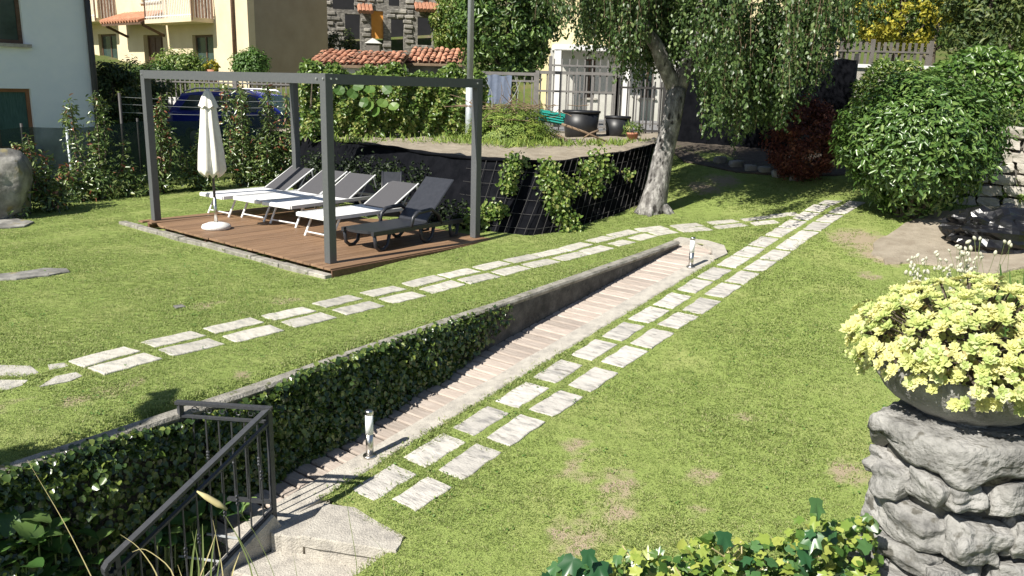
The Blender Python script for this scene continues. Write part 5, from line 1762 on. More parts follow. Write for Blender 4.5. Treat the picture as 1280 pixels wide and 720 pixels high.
tub('broad black plastic tub beside the brush pile', 703, 751, 138, 170, 18.7)
tub('smaller black plastic tub near the birch trunk', 756, 789, 145, 172, 18.9)
pp = at(790, 181, 17.6)
tpot = thing('terracotta_pot', 'terracotta pot with a small plant in front of the black tubs', 'flower pot', (pp[0], pp[1], 1.24))
MB().lathe([(.01, 1.22), (.08, 1.22), (.12, 1.42), (.13, 1.42), (.13, 1.46), (.11, 1.46), (.10, 1.4), (.01, 1.4)], 20, (pp[0], pp[1], 0)).build('pot', M_TERRA, tpot, True)
stuff(link('plant', crown_mesh('plant', 61, (pp[0], pp[1], 1.56), (.2, .16, .12), 12, 16, .06, .1, .2), L_VINE, tpot))
bc0, bc1 = at(606, 93, 19.85), at(640, 95, 19.85); bcz = at(620, 130, 19.85)[2]
bc = thing('blue_cloth', 'faded blue tarpaulin hung over the grey bar fence', 'tarpaulin', V3(bc0[:2], bcz))
lo, hi = [], []
for k in range(13):
    f = k / 12; p = bc0 + (bc1 - bc0) * f; w = .03 * math.sin(k * 2)
    hi.append((p[0], p[1] - .06 + w * .4, p[2] - .015 * math.sin(k))); lo.append((p[0] + w, p[1] - .08 + w, bcz))
MB().quadstrip(lo, hi).build('cloth', M_BLUECLOTH, bc, True)

# ------------------------------------------------------------------ lamp post
lp = at(588, 60, 17.9)
lpt = thing('lamp_post', 'tall galvanised street lamp post rising out of the vine hedge', 'lamp post', (lp[0], lp[1], 1.2))
MB().tube([(lp[0], lp[1], .9), (lp[0], lp[1], 2.4)], .085, 12).build('base_tube', M_LAMP, lpt, True)
MB().tube([(lp[0], lp[1], 2.38), (lp[0], lp[1], 7.5), (lp[0] + .1, lp[1], 7.9), (lp[0] + .6, lp[1] - .1, 8.1)], [.07, .055, .05, .045], 12).build('pole', M_LAMP, lpt, True)
MB().box((lp[0] + .9, lp[1] - .15, 8.1), (.7, .25, .1), None, .03).build('lamp_head', M_LAMP, lpt)


# ------------------------------------------------------------------ weeping birch
def birch():
    rng = np.random.default_rng(5)
    b = np.array([2.37, 13.95, tz(2.37, 13.95)])
    t = thing('weeping_birch', 'weeping birch with a pale leaning trunk and hanging leafy strands', 'tree', b)
    fork = at(846, 110, 14.05)
    mid = at(830, 190, 14.0)
    tr = MB()
    path = [b + np.array([-.06, 0, -.15]), b + np.array([0, 0, .08]), (b + mid) / 2 + np.array([.0, 0, 0]), mid, (mid + fork) / 2 + np.array([.02, 0, .0]), fork]
    tr.tube(path, [.30, .235, .19, .17, .16, .165], 18)
    # buttress roots
    for a, l in ((-.4, .35), (2.4, .3), (4.4, .3), (5.6, .32)):
        tr.tube([b + np.array([0, 0, .25]), b + np.array([math.cos(a) * l * .7, math.sin(a) * l * .7, .06]), b + np.array([math.cos(a) * l * 1.2, math.sin(a) * l * 1.2, -.08])], [.10, .07, .03], 8)
    tr.build('trunk', M_BARKB, t, True)
    limbs = []
    def limb(p, q, r0, r1, sag=0):
        p, q = np.array(p), np.array(q)
        m = MB(); pts = [p + (q - p) * f + np.array([0, 0, sag * math.sin(f * math.pi)]) + rng.normal(size=3) * .03 * (0 < f < 1) for f in np.linspace(0, 1, 6)]
        m.tube(pts, list(np.linspace(r0, r1, 6)), 9); m.build('limb', M_BARKB, t, True)
        limbs.append(pts)
    l1 = at(800, 15, 13.8); r1 = at(890, -20, 14.3)
    limb(fork - np.array([0, 0, .08]), l1, .14, .10); limb(fork - np.array([0, 0, .08]), r1, .15, .10)
    limb(l1, (.9, 13.3, 5.6), .10, .04, .2); limb(l1, (2.0, 14.6, 6.2), .09, .04, .1)
    limb(r1, (4.6, 14.5, 5.9), .10, .04, .3); limb(r1, (3.3, 13.7, 6.6), .10, .04); limb(r1, (4.1, 15.5, 5.5), .08, .03, .3)
    limb(l1, (1.2, 12.9, 4.8), .07, .03, .3); limb(r1, (5.2, 13.9, 4.9), .07, .03, .5); limb(l1, (.6, 14.4, 5.0), .07, .03, .3)
    # strands: top anchor, bottom height
    S = []
    def strand(x, y, zt, zb): S.append((x, y, zt, zb))
    cl = [(rng.uniform(.5, 5.0) if q % 3 else rng.uniform(3.0, 4.9), 14.1 + rng.normal() * .95) for q in range(64)]
    for k in range(860):
        q = cl[k % 64]
        x = q[0] + rng.normal() * .17; y = q[1] + rng.normal() * .17
        px = 640 + (x / y) * 1055
        # lowest leaves allowed, as seen on the tree, by column
        low = np.interp(px, [690, 730, 760, 775, 790, 820, 850, 872, 885, 925, 940, 965, 985, 1005, 1030, 1060], [70, 62, 75, 118, 92, 100, 92, 95, 165, 178, 150, 182, 120, 132, 70, 45])
        pxt = (low + 12 * math.sin(k % 64 * 2.3)) * (1 - .5 * rng.random() ** 1.6) - rng.random() * 12 - (25 if (k % 64) % 4 == 0 else 0)
        zb = at(px, pxt, y)[2]
        strand(x, y, zb + rng.uniform(.8, 2.2), zb)
    P, Nn, T, TWG = [], [], [], MB()
    for i, (x, y, zt, zb) in enumerate(S):
        m = int((zt - zb) / .017)
        f = np.linspace(0, 1, m)
        a = rng.random() * 6.28; sw = .28
        cx = x + np.cos(a) * sw * (1 - (1 - f) ** 2) * .6 + .04 * np.sin(f * 5 + i); cy = y + np.sin(a) * sw * (1 - (1 - f) ** 2) * .6
        c = np.stack([cx, cy, zt + (zb - zt) * f], 1)
        d = rng.normal(size=(m, 3)); d[:, 2] *= .5; d = nrmz(d)
        P.append(c + d * .075 * (rng.random((m, 1)) + .2)); Nn.append(d + np.array([-.15, -.3, .35])); T.append(d * .5 + np.array([0, 0, -1.0]))
        if i % 2 == 0: TWG.tube([tuple(c[0]), tuple(c[m // 2]), tuple(c[-1])], [.006, .004, .002], 3)
    # upper crown above the frame
    cc, cd = clumps(rng, (2.95, 14.3, 5.7), (2.4, 2.0, 2.0), 190, 0, .35)
    for c in cc:
        m = 75; d = nrmz(rng.normal(size=(m, 3)))
        P.append(c + d * np.array([.4, .4, .55]) * rng.random((m, 1)) ** .5); Nn.append(d + np.array([0, 0, .4])); T.append(d * .4 + np.array([0, 0, -1.0]))
    P, Nn, T = map(np.concatenate, (P, Nn, T)); m = len(P)
    L = .062 * (.6 + .8 * rng.random(m))
    stuff(link('crown', leaf_mesh('crown', P, Nn + rng.normal(size=(m, 3)) * .35, T + rng.normal(size=(m, 3)) * .35, L, L * .68, rng.random(m), fold=.15), L_BIRCH, t))
    stuff(TWG.build('twigs', M_TWIG, t))


birch()

# ------------------------------------------------------------------ red shrub, laurel ball, hedges on the right
rs = np.array([5.45, 15.75]); rz_ = tz(*rs)
rt = thing('russet_shrub', 'rounded dark russet shrub in the shade beside the black screen', 'shrub', V3(rs, rz_))
st = MB(); rng = np.random.default_rng(31)
for k in range(9):
    a = k * .7; st.tube([V3(rs, rz_ - .05), V3(rs + np.array([math.cos(a), math.sin(a)]) * .2, rz_ + .5), V3(rs + np.array([math.cos(a), math.sin(a)]) * .4, rz_ + 1.1)], [.02, .015, .006], 5)
st.build('stem', M_BARK, rt)
stuff(link('foliage', crown_mesh('foliage', 32, (rs[0], rs[1], rz_ + .78), (.68, .55, .74), 170, 70, .14, .07, .4, shell=.75), L_PURPLE, rt))
for i, (px, py) in enumerate(((930, 213), (948, 219), (966, 222), (984, 226))):
    pass

lc = np.array([6.22, 12.9]); lz = tz(*lc)
lt = thing('laurel_ball', 'large clipped laurel bush of glossy green leaves beside the slab path', 'bush', V3(lc, lz))
st = MB()
for k in range(12):
    a = k * .55; st.tube([V3(lc + np.array([math.cos(a), math.sin(a)]) * .1, lz - .1), V3(lc + np.array([math.cos(a), math.sin(a)]) * .4, lz + .6), V3(lc + np.array([math.cos(a), math.sin(a)]) * .8, lz + 1.5)], [.04, .03, .01], 6)
st.build('stem', M_BARK, lt)
rng = np.random.default_rng(33)
n = 12000
d = nrmz(rng.normal(size=(n, 3)))
rr_ = (.80 + .2 * rng.random(n)) * (1 + .05 * np.sin(d[:, 0] * 7 + d[:, 2] * 5) + .04 * np.sin(d[:, 1] * 11 + d[:, 0] * 6))
rad = np.array([1.24, 1.2, 1.12])
cen = np.array([lc[0], lc[1], lz + 1.12])
pos = cen + d * rad * rr_[:, None]
low = d[:, 2] < -.35
pos[low, :2] = lc + (pos[low, :2] - lc) * .88
pos[:, 2] = np.maximum(pos[:, 2], lz + .05)
keep = ~((d[:, 2] < -.6) & (rng.random(n) < .6))
pos, d = pos[keep], d[keep]; n = len(pos)
L = .112 * (.55 + .7 * rng.random(n))
tn = d * .7 + rng.normal(size=(n, 3)) * .8 + np.array([0, 0, .15])
stuff(link('foliage', leaf_mesh('foliage', pos, d + np.array([0, 0, .55]) + rng.normal(size=(n, 3)) * .4, tn, L, L * .38, rng.random(n), six=True, curl=.1, fold=.2), L_LAUREL, lt))
n = 2500
d2 = nrmz(rng.normal(size=(n, 3)))
stuff(link('inner_foliage', leaf_mesh('inner_foliage', cen + d2 * rad * .74 * (.8 + .2 * rng.random((n, 1))), d2 + rng.normal(size=(n, 3)) * .3, rng.normal(size=(n, 3)), np.full(n, .2), np.full(n, .12), rng.random(n) * .3), L_LAUREL, lt))


def hedge(name, label, p, q, z0, z1, th, n, leaf, lm, seed, cat='hedge', zfun=None, asp=.5):
    rng = np.random.default_rng(seed)
    p, q = np.array(p), np.array(q); d = (q - p); ln_ = np.linalg.norm(d); d /= ln_; nn_ = np.array([d[1], -d[0]])
    t = thing(name, label, cat, V3((p + q) / 2, z0))
    f = rng.random(n); a = rng.uniform(-.2, math.pi * 1.05, n)
    hh = (z1 - z0) * (1 + .05 * np.sin(f * ln_ * 2.3) + .04 * np.sin(f * ln_ * 5.1 + 1))
    if zfun is not None: hh = hh * zfun(f)
    ca, sa = np.cos(a), np.sin(a)
    rr_ = .82 + .2 * rng.random(n) + .06 * np.sin(f * ln_ * 4 + a * 5)
    ox = np.sign(ca) * np.abs(ca) ** .6 * th * rr_; oz = np.clip(np.sign(sa) * np.abs(sa) ** .55, 0, 1) * hh * (.9 + .1 * rr_)
    ends = np.clip(np.minimum(f, 1 - f) * ln_ / th, .25, 1) ** .4
    side = rng.random(n) < .45
    oz = np.where(side, hh * rng.random(n) ** .8, oz); ox = np.where(side, th * rr_, ox)
    pos = np.stack([p[0] + d[0] * f * ln_ + nn_[0] * ox * ends, p[1] + d[1] * f * ln_ + nn_[1] * ox * ends, z0 + oz * ends ** .5], 1)
    out = np.stack([nn_[0] * ox, nn_[1] * ox, np.where(side, .2, 1) * th], 1); out = nrmz(out)
    L = leaf * (.6 + .7 * rng.random(n))
    stuff(link('foliage', leaf_mesh('foliage', pos, out + rng.normal(size=(n, 3)) * .45 + np.array([0, 0, .3]), out * .5 + rng.normal(size=(n, 3)), L, L * asp, np.clip(rng.random(n) * .75 + .25 * np.sin(f * ln_ * 3) ** 2 * .8, 0, .99), six=True), lm, t))
    # woody core
    c = MB()
    for k in range(int(ln_ / .3)):
        e = p + d * (k + .5) * .3
        c.tube([V3(e, z0 - .2), V3(e + rng.normal(size=2) * .06, z0 + (z1 - z0) * .5), V3(e + rng.normal(size=2) * .12, z0 + (z1 - z0) * .82)], [.03, .02, .01], 5)
    c.build('stem', M_BARK, t)
    return t


hA, hB = at(1105, 120, 16.0), at(1300, 120, 16.0)
hedge('laurel_hedge', 'tall bright green laurel hedge rising behind the laurel ball', hA[:2] + np.array([.3, .3]), (12.2, 14.8), .7, 3.35, .75, 15000, .12, L_HEDGE, 41, zfun=lambda f: np.interp(f, [0, .12, .3, .6, 1], [.74, .84, .96, 1.04, 1.08]))
hedge('low_hedge', 'low loose hedge in front of the boundary wall', at(1066, 120, 16.8)[:2], at(1165, 120, 16.4)[:2], 1.25, 2.98, .45, 5200, .085, L_VINE, 42)
sh_ = thing('creeping_shrub', 'grey green creeping shrub hanging over the stone wall', 'shrub', (8.6, 13.6, 1.6))
stuff(link('foliage', crown_mesh('foliage', 43, (8.7, 13.6, 1.95), (.95, .4, .28), 60, 45, .14, .06, .5), L_DCONI, sh_))

# ------------------------------------------------------------------ trees behind
c = at(637, 30, 26); tree('round_tree', 'dense round green tree beside the street lamp post', (c[0], 26, 1.0), (c[0], 26, c[2] + .2), (1.55, 1.4, 2.0), 190, 60, .36, .16, L_TREE, 51, shell=.6, six=True)
c = at(1058, 15, 28); tree('bright_tree', 'bright green leafy tree between the birch and the yellow flowering tree', (c[0], 28, 1.8), (c[0], 28, c[2] + .9), (1.7, 1.4, 2.2), 130, 50, .4, .15, L_TREEB, 52, shell=.5)
c = at(1128, 18, 24.5); yt = tree('yellow_tree', 'yellow flowering tree above the grey slat fence', (c[0], 24.6, 1.8), (c[0], 24.6, c[2] + .5), (1.55, 1.2, 1.5), 90, 60, .38, .13, L_TREE, 53, shell=.5)
stuff(link('blossom', crown_mesh('blossom', 54, (c[0] - .1, 24.1, c[2] + .35), (1.5, 1.3, 1.3), 110, 60, .24, .11, .6, shell=.85), L_YELLOW, yt))
for i, (px, py, Y, rx, rz_, lab, lm, sd) in enumerate(((1240, 5, 22, 1.15, 1.6, 'dark conifer rising above the tall laurel hedge', L_DCONI, 55), (1275, 5, 27, 1.5, 1.9, 'olive green tree behind the dark conifer', L_VINE, 56),
                                                       (1180, -15, 31, 1.8, 2.2, 'broad green tree far behind the yellow flowering tree', L_TREE, 57), (566, 20, 47, 1.3, 2.2, 'brownish bush growing beside the stone ruin', L_VINE, 58))):
    c = at(px, py, Y); tree('background_tree', lab, (c[0], Y, float(far_z(c[0], Y)) - .1), tuple(c), (rx, rx * .8, rz_), 110, 55, .35, .15 if Y < 40 else .22, lm, sd, shell=.5, asp=.4)
# bushes in front of the cream house and behind the car
for px, py, Y, rx, rz_, lab, lm, sd in ((228, 84, 27.5, .9, .5, 'light green bush in front of the middle door of the cream house', L_VINE, 61), (313, 82, 28, .55, .42, 'small bright green bush by the corner of the cream house', L_TREEB, 62), (163, 122, 24, 1.3, 1.0, 'dark evergreen bush between the white house and the cream house', L_DCONI, 63), (190, 102, 26, 1.1, .55, 'dark green bush under the tiled porch', L_TREE, 64), (141, 122, 21, .7, .95, 'very dark bush in the shade of the white house', L_DCONI, 65)):
    c = at(px, py, Y); tree('garden_bush', lab, (c[0], Y, .4), tuple(c), (rx, rx * .7, rz_), 80, 60, .22, .1, lm, sd, 'bush', shell=.5)
# flowers on the wall by the cream house door
fl = at(264, 83, 27.4)
ft = thing('flower_pot', 'pot of pale yellow flowers below the cream house balcony', 'flower pot', (fl[0], fl[1], fl[2] - .8))
MB().lathe([(.01, 0), (.16, 0), (.22, .4), (.2, .4), (.01, .36)], 14, (fl[0], fl[1], fl[2] - .5)).build('pot', M_TERRA, ft, True)
stuff(link('flowers', crown_mesh('flowers', 66, (fl[0], fl[1], fl[2]), (.3, .2, .16), 20, 14, .06, .08, .9), L_YELLOW, ft))

# far-off wood on the hillside
rng = np.random.default_rng(71)
nc = 420
cx = rng.uniform(-75, 75, nc); cy = 62 + 60 * rng.random(nc) ** 1.2
P, O_ = [], []
for x, y in zip(cx, cy):
    if abs(x + 7) < 7 and y < 66: continue
    z = float(far_z(x, y)); m = 110; r = rng.uniform(1.6, 3.0)
    d = nrmz(rng.normal(size=(m, 3)))
    P.append(np.array([x, y, z + r * 1.2]) + d * np.array([r, r, r * 1.4]) * (.75 + .3 * rng.random((m, 1)))); O_.append(d)
P, O_ = np.concatenate(P), np.concatenate(O_); m = len(P)
L = .75 * (.6 + .8 * rng.random(m))
wd = link('woodland', leaf_mesh('woodland', P, O_ + np.array([0, 0, .4]) + rng.normal(size=(m, 3)) * .4, rng.normal(size=(m, 3)), L, L * .7, rng.random(m)), L_TREE)
tag(wd, 'far wooded hillside behind the houses', 'woodland', kind='stuff')


# ================================================================== STONES
def cube_sphere(n):
    V, Fc, idx = [], [], {}
    def vid(p):
        k = tuple(round(c, 5) for c in p)
        if k not in idx: idx[k] = len(V); V.append(p)
        return idx[k]
    for ax in range(3):
        for sg in (-1, 1):
            for i in range(n):
                for j in range(n):
                    q = []
                    for a, b in ((i, j), (i + 1, j), (i + 1, j + 1), (i, j + 1)):
                        p = [0, 0, 0]; p[ax] = sg; p[(ax + 1) % 3] = -1 + 2 * a / n; p[(ax + 2) % 3] = -1 + 2 * b / n
                        q.append(vid(tuple(p)))
                    Fc.append(tuple(q if sg > 0 else q[::-1]))
    return np.array(V, float), Fc


def rock(seed, size, n=6, blocky=.55, rough=.12, fine=.03):
    """a weathered stone: between a block and a ball, with lumps and chips"""
    rng = np.random.default_rng(seed)
    V, Fc = cube_sphere(n)
    ball = nrmz(V)
    P = V * blocky * .82 + ball * (1 - blocky)
    disp = np.zeros(len(P))
    for k in range(7):
        w = rng.normal(size=3) * (1.2 + k * .55); disp += rough / (1 + .35 * k) * np.sin(P @ w + rng.random() * 6.28)
    for k in range(6):
        w = rng.normal(size=3) * 9; disp += fine * np.sin(P @ w + rng.random() * 6.28) * .6
    P = P * (1 + disp)[:, None] * np.array(size) / 2
    mb = MB(); mb.v = [tuple(p) for p in P]; mb.f = list(Fc)
    return mb


def boulder(name, label, c, size, seed, m, rot=0, cat='boulder', n=14, **kw):
    mb = rock(seed, size, n, **kw)
    o = mb.build(name, m, None, True)
    o.location = c; o.rotation_euler = (0, 0, rot)
    return tag(o, label, cat)


boulder('boulder', 'big rounded grey boulder standing upright on the lawn by the shrubs', (-8.6, 13.45, .42), (1.3, .95, 1.42), 4, M_ROCK, .3, blocky=.3, rough=.09)
fs_ = rough_prism([tuple(on_terr(*q)[:2]) for q in ((-20, 276), (20, 274), (42, 279), (30, 285), (-20, 288))], -.05, .02, 3, .02, 3).build('flat_stone', M_ROCK)
tag(fs_, 'flat stone slab lying under the big boulder', 'stone')
q = [on_terr(*p)[:2] for p in ((-6, 345), (28, 341), (55, 336), (84, 337), (88, 341), (60, 346), (20, 351), (-6, 351))]
fs_ = rough_prism([tuple(p) for p in q], -.05, .015, 5, .012, 3).build('flat_stone', M_ROCK)
tag(fs_, 'flat grey stone sunk into the open lawn', 'stone')
for a in (q,): exclude(np.mean(a, 0), (a[4] - a[0]) / np.linalg.norm(a[4] - a[0]), .38, .13)
fs_ = rough_prism([tuple(on_terr(*p)[:2]) for p in ((216, 384), (228, 382), (232, 385), (220, 387))], -.03, .012, 6, .006, 2).build('flat_stone', M_ROCK)
tag(fs_, 'tiny flat stone showing through the grass in front of the deck', 'stone')

# dry stone wall at the right edge
sw = thing('stone_wall', 'rubble stone wall behind the laurel ball and the black bag', 'wall', (8.4, 13.3, .5))
w0, w1 = np.array([7.55, 13.75]), np.array([10.2, 12.6])
wd_ = (w1 - w0) / np.linalg.norm(w1 - w0); wn_ = np.array([wd_[1], -wd_[0]])
MB().prism([tuple(w0 - wn_ * .06), tuple(w1 - wn_ * .06), tuple(w1 - wn_ * .5), tuple(w0 - wn_ * .5)], .3, 1.82).build('core', M_CONC_D, sw)
rr = random.Random(9); z = .5; k = 0
STM = []
for k in range(5):
    me = rock(200 + k, (.34, .22, .2), 4, .75, .08, .03).mesh('stone'); me.materials.append(mat('tan_stone', (.26, .235, .20), (.48, .45, .40), 4, .95, .8, 20, rv=.2)); STM.append(me)
while z < 1.9:
    u = rr.uniform(0, .2)
    while u < 2.85:
        sx = rr.uniform(.8, 1.35); p = w0 + wd_ * u
        inst('stone', rr.choice(STM), V3(p, z), (rr.uniform(-.1, .1), rr.uniform(-.1, .1), math.atan2(wd_[1], wd_[0]) + rr.uniform(-.15, .15)), sw, (sx, 1, rr.uniform(.85, 1.1)))
        u += .33 * sx
    z += .19
rr = random.Random(19)
for i, (px, py) in enumerate(((925, 214), (943, 219), (961, 222), (979, 226), (1000, 230), (905, 208))):
    p = on_terr(px, py)
    o = rock(300 + i, (.3, .2, .2), 4, .6, .1).build('border_stone', M_STONE, None, True); o.location = (p[0], p[1] + .3, tz(p[0], p[1] + .3) + .04); o.rotation_euler = (0, 0, rr.uniform(-.4, .4))
    tag(o, 'small grey border stone in the shade beside the russet shrub', 'stone', 'border stones under the birch')

# ------------------------------------------------------------------ stone pillar with planted bowl
PX, PY_ = 1.985, 3.37
pil = thing('stone_pillar', 'rough grey rubble stone pillar carrying a planted bowl', 'pillar', (PX, PY_, -.7))
core = [(1.66, 3.32), (1.81, 3.10), (2.24, 3.10), (2.28, 3.42), (1.9, 3.5)]
MB().prism(core, -.9, .88).build('core', M_CONC_D, pil)
# cap stone
capoly = resample([(1.565, 3.335), (1.60, 3.24), (1.765, 2.995), (1.82, 2.975), (2.34, 2.99), (2.40, 3.05), (2.42, 3.52), (2.3, 3.58), (1.98, 3.6), (1.76, 3.5), (1.565, 3.335)], 73)[:-1]
cc_ = capoly.mean(0); rk = np.random.default_rng(6)
cv, cf_ = [], []
prof_c = [(.86, .85), (.955, .862), (.985, .885), (.975, .905), (1.0, .93), (.992, .965), (.985, .985), (.965, .998), (.90, 1.003), (.6, 1.006)]
nz_ = np.cumsum(rk.normal(size=72)) * .003; nz_ -= np.linspace(nz_[0], nz_[-1], 72)
for i, (f, z) in enumerate(prof_c):
    for k in range(72):
        p = cc_ + (capoly[k] - cc_) * (f + nz_[k] * (1 if i < 8 else .5) + rk.normal() * .006)
        sagz = .035 * math.sin(k * .31 + 1) + .02 * math.sin(k * .83) if i < 4 else 0
        cv.append((p[0], p[1], z + sagz + rk.normal() * .004))
for i in range(len(prof_c) - 1):
    for k in range(72):
        k2 = (k + 1) % 72; cf_.append((i * 72 + k, i * 72 + k2, (i + 1) * 72 + k2, (i + 1) * 72 + k))
cf_ += [tuple(range(72))[::-1], tuple(9 * 72 + k for k in range(72))]
MB().add(cv, cf_).build('cap_stone', M_PILLAR, pil, True)
# reshape: corner towards the camera
rr = random.Random(12)
face = [(1.575, 3.34), (1.765, 3.0), (2.32, 3.01), (2.38, 3.5), (1.9, 3.58)]
z = .835; row = 0
while z > -.75:
    hgt = rr.uniform(.13, .21)
    for i in range(5):
        a, b = np.array(face[i]), np.array(face[(i + 1) % 5])
        e = b - a; ln_ = np.linalg.norm(e); e /= ln_; nn_ = np.array([e[1], -e[0]])
        cnt = (1 if rr.random() < .5 else 2) if ln_ < .42 else (2 if rr.random() < .5 else 3)
        wob = rr.uniform(-.25, .25)
        for k in range(cnt):
            f = (k + .5) / cnt + (wob / cnt if cnt == 2 else 0) * (1 if k == 0 else .4)
            L_ = ln_ / cnt * rr.uniform(.96, 1.1)
            p = a + e * ln_ * f - nn_ * rr.uniform(.07, .105)
            m_ = rock(400 + row * 20 + i * 3 + k, (L_, .24, hgt * rr.uniform(.93, 1.04)), 16, .64, .11, .02)
            o = m_.build('stone', M_PILLAR, None, True)
            o.location = V3(p, z - hgt / 2 + rr.uniform(-.02, .02)); o.rotation_euler = (rr.uniform(-.1, .1), rr.uniform(-.22, .22), math.atan2(e[1], e[0]) + rr.uniform(-.15, .15))
            adopt(o, pil)
    z -= hgt * .96; row += 1
# collar of small stones under the bowl
for k in range(9):
    a = k / 9 * 6.28 + .3
    o = rock(600 + k, (.13, .09, .07), 5, .5, .1).build('collar_stone', M_PILLAR, None, True)
    o.location = (PX + .15 * math.cos(a), PY_ + .15 * math.sin(a), 1.0); o.rotation_euler = (0, 0, a + 1.57); adopt(o, pil)

BZ0 = .965
bowl = thing('stone_bowl', 'weathered grey stone bowl on top of the rubble pillar', 'planter', (PX, PY_, BZ0))
n = 72; prof = [(.02, .035), (.16, .035), (.22, .06), (.29, .10), (.343, .15), (.375, .20), (.39, .235), (.397, .255), (.39, .275), (.37, .275), (.35, .24), (.02, .20)]
vs, fs = [], []
for i, (r, z) in enumerate(prof):
    for k in range(n):
        a = 2 * math.pi * k / n
        g = (1 + .028 * math.cos(14 * a)) if 2 <= i <= 6 else 1
        vs.append((PX + r * g * math.cos(a), PY_ + r * g * math.sin(a), BZ0 + z))
for i in range(len(prof) - 1):
    for k in range(n):
        k2 = (k + 1) % n; fs.append((i * n + k, i * n + k2, (i + 1) * n + k2, (i + 1) * n + k))
fs += [tuple(range(n))[::-1], tuple((len(prof) - 1) * n + k for k in range(n))]
MB().add(vs, fs).build('basin', M_BOWL, bowl, True)
MB().lathe([(.02, -.05), (.17, -.05), (.16, .0), (.12, .02), (.13, .045), (.02, .05)], 40, (PX, PY_, BZ0)).build('foot', M_BOWL, bowl, True)
MB().lathe([(.02, .2), (.35, .23), (.33, .30), (.2, .36), (.02, .39)], 30, (PX, PY_, BZ0)).build('soil', M_DSOIL, bowl, True)


def rosette(seed):
    """a fleshy sedum rosette, three whorls of spoon shaped leaves"""
    rng = np.random.default_rng(seed)
    V, Fc, Rn = [], [], []
    for w, (cnt, ln_, el) in enumerate(((9, .036, 4), (8, .029, 20), (6, .018, 45))):
        for k in range(cnt):
            a = 2 * math.pi * (k + .5 * w) / cnt + rng.normal() * .1
            e = R(el + rng.normal() * 7); l = ln_ * (1 + rng.normal() * .1)
            d = np.array([math.cos(a) * math.cos(e), math.sin(a) * math.cos(e), math.sin(e)]); sd = np.array([-math.sin(a), math.cos(a), 0]); up = np.cross(d, sd)
            b0 = len(V)
            wd = l * .30
            V += [d * .002, d * l * .45 + sd * wd * .6, d * l * .76 + sd * wd * .9 + up * .001, d * l * 1.08 + up * .004, d * l * .76 - sd * wd * .9 + up * .001, d * l * .45 - sd * wd * .6, d * l * .6 - up * l * .09]
            Fc += [(b0, b0 + 1, b0 + 6), (b0 + 1, b0 + 2, b0 + 6), (b0 + 2, b0 + 3, b0 + 6), (b0 + 3, b0 + 4, b0 + 6), (b0 + 4, b0 + 5, b0 + 6), (b0 + 5, b0, b0 + 6)]
            Rn += [.5 if w == 2 else .02 + .4 * rng.random()] * 7
    me = np_mesh('rosette', np.array(V), np.array(Fc), np.array(Rn) * .5)
    me.materials.append(L_SEDUM)
    return me


sed = thing('sedum_plant', 'mound of pale yellow green sedum rosettes overflowing the stone bowl', 'plant', (PX, PY_, BZ0 + .25))
ROS = [rosette(k) for k in range(6)]
rng = np.random.default_rng(8); rr = random.Random(8)
pts = []
tries = 0
while len(pts) < 430 and tries < 60000:
    tries += 1
    d = rng.normal(size=3); d /= np.linalg.norm(d)
    if d[2] < -.5: continue
    if d[2] < -.18 and rng.random() < .7: continue
    if d[1] > .72: continue
    k = 1 + .07 * math.sin(d[0] * 9 + 1) * math.sin(d[2] * 8) + rng.normal() * .02
    p = np.array([PX + .02, PY_, BZ0 + .335]) + d * np.array([.505, .48, .275]) * k
    if d[2] < 0: p[:2] = np.array([PX, PY_]) + (p[:2] - np.array([PX, PY_])) * .98
    if all((p[0] - q[0]) ** 2 + (p[1] - q[1]) ** 2 + (p[2] - q[2]) ** 2 > .0325 ** 2 for q, _ in pts): pts.append((p, d))
pts.sort(key=lambda q: float(np.linalg.norm(q[0] - np.array([0, 0, CAMH]))))
RV_, RF_, RR_ = [], [], []
for i, (p, d) in enumerate(pts):
    up = Vector(d * .75 + np.array([-.12, -.15, .55]) + rng.normal(size=3) * .18).normalized()
    q = up.to_track_quat('Z', 'Y') @ Quaternion((0, 0, 1), rr.uniform(0, 6.28))
    s_ = rr.uniform(.58, 1.12)
    if i < 298:
        inst('rosette', rr.choice(ROS), tuple(p), q.to_matrix(), sed, (s_, s_, s_))
    else:
        me = rr.choice(ROS); co = np.empty(len(me.vertices) * 3, np.float32); me.vertices.foreach_get('co', co)
        co = co.reshape(-1, 3) * s_ @ np.array(q.to_matrix()).T + p
        n0 = sum(len(v) for v in RV_)
        RF_.append(np.array([list(f.vertices) for f in me.polygons]) + n0); RV_.append(co); RR_.append(np.full(len(co), rng.random()))
if RV_:
    stuff(link('far_rosettes', np_mesh('far_rosettes', np.concatenate(RV_), np.concatenate(RF_), np.concatenate(RR_)), L_SEDUM, sed))
st = MB()
for p, d in pts[::2]:
    c = np.array([PX, PY_, BZ0 + .26])
    a = c + (p - c) * .6; st.tube([a, p - d * .005], .004, 4)
stuff(st.build('stems', M_BARK, sed))
n = 1500; dd = nrmz(rng.normal(size=(n, 3))); dd[:, 2] = np.abs(dd[:, 2]) - .1
pos = np.array([PX + .02, PY_, BZ0 + .31]) + dd * np.array([.45, .43, .25]) * (.85 + .12 * rng.random((n, 1)))
L = np.full(n, .035)
stuff(link('lower_leaves', leaf_mesh('lower_leaves', pos, dd + rng.normal(size=(n, 3)) * .4, rng.normal(size=(n, 3)), L, L * .6, rng.random(n)), leafmat('old_sedum', [(0, (.30, .34, .11)), (.6, (.48, .48, .18)), (1, (.34, .22, .11))], .6, .2), sed))
p = at(1061, 410, 3.15); q = at(1085, 420, 3.2)
ou = inst('rosette', ROS[0], tuple(p), (.4, -.7, 0), sed)

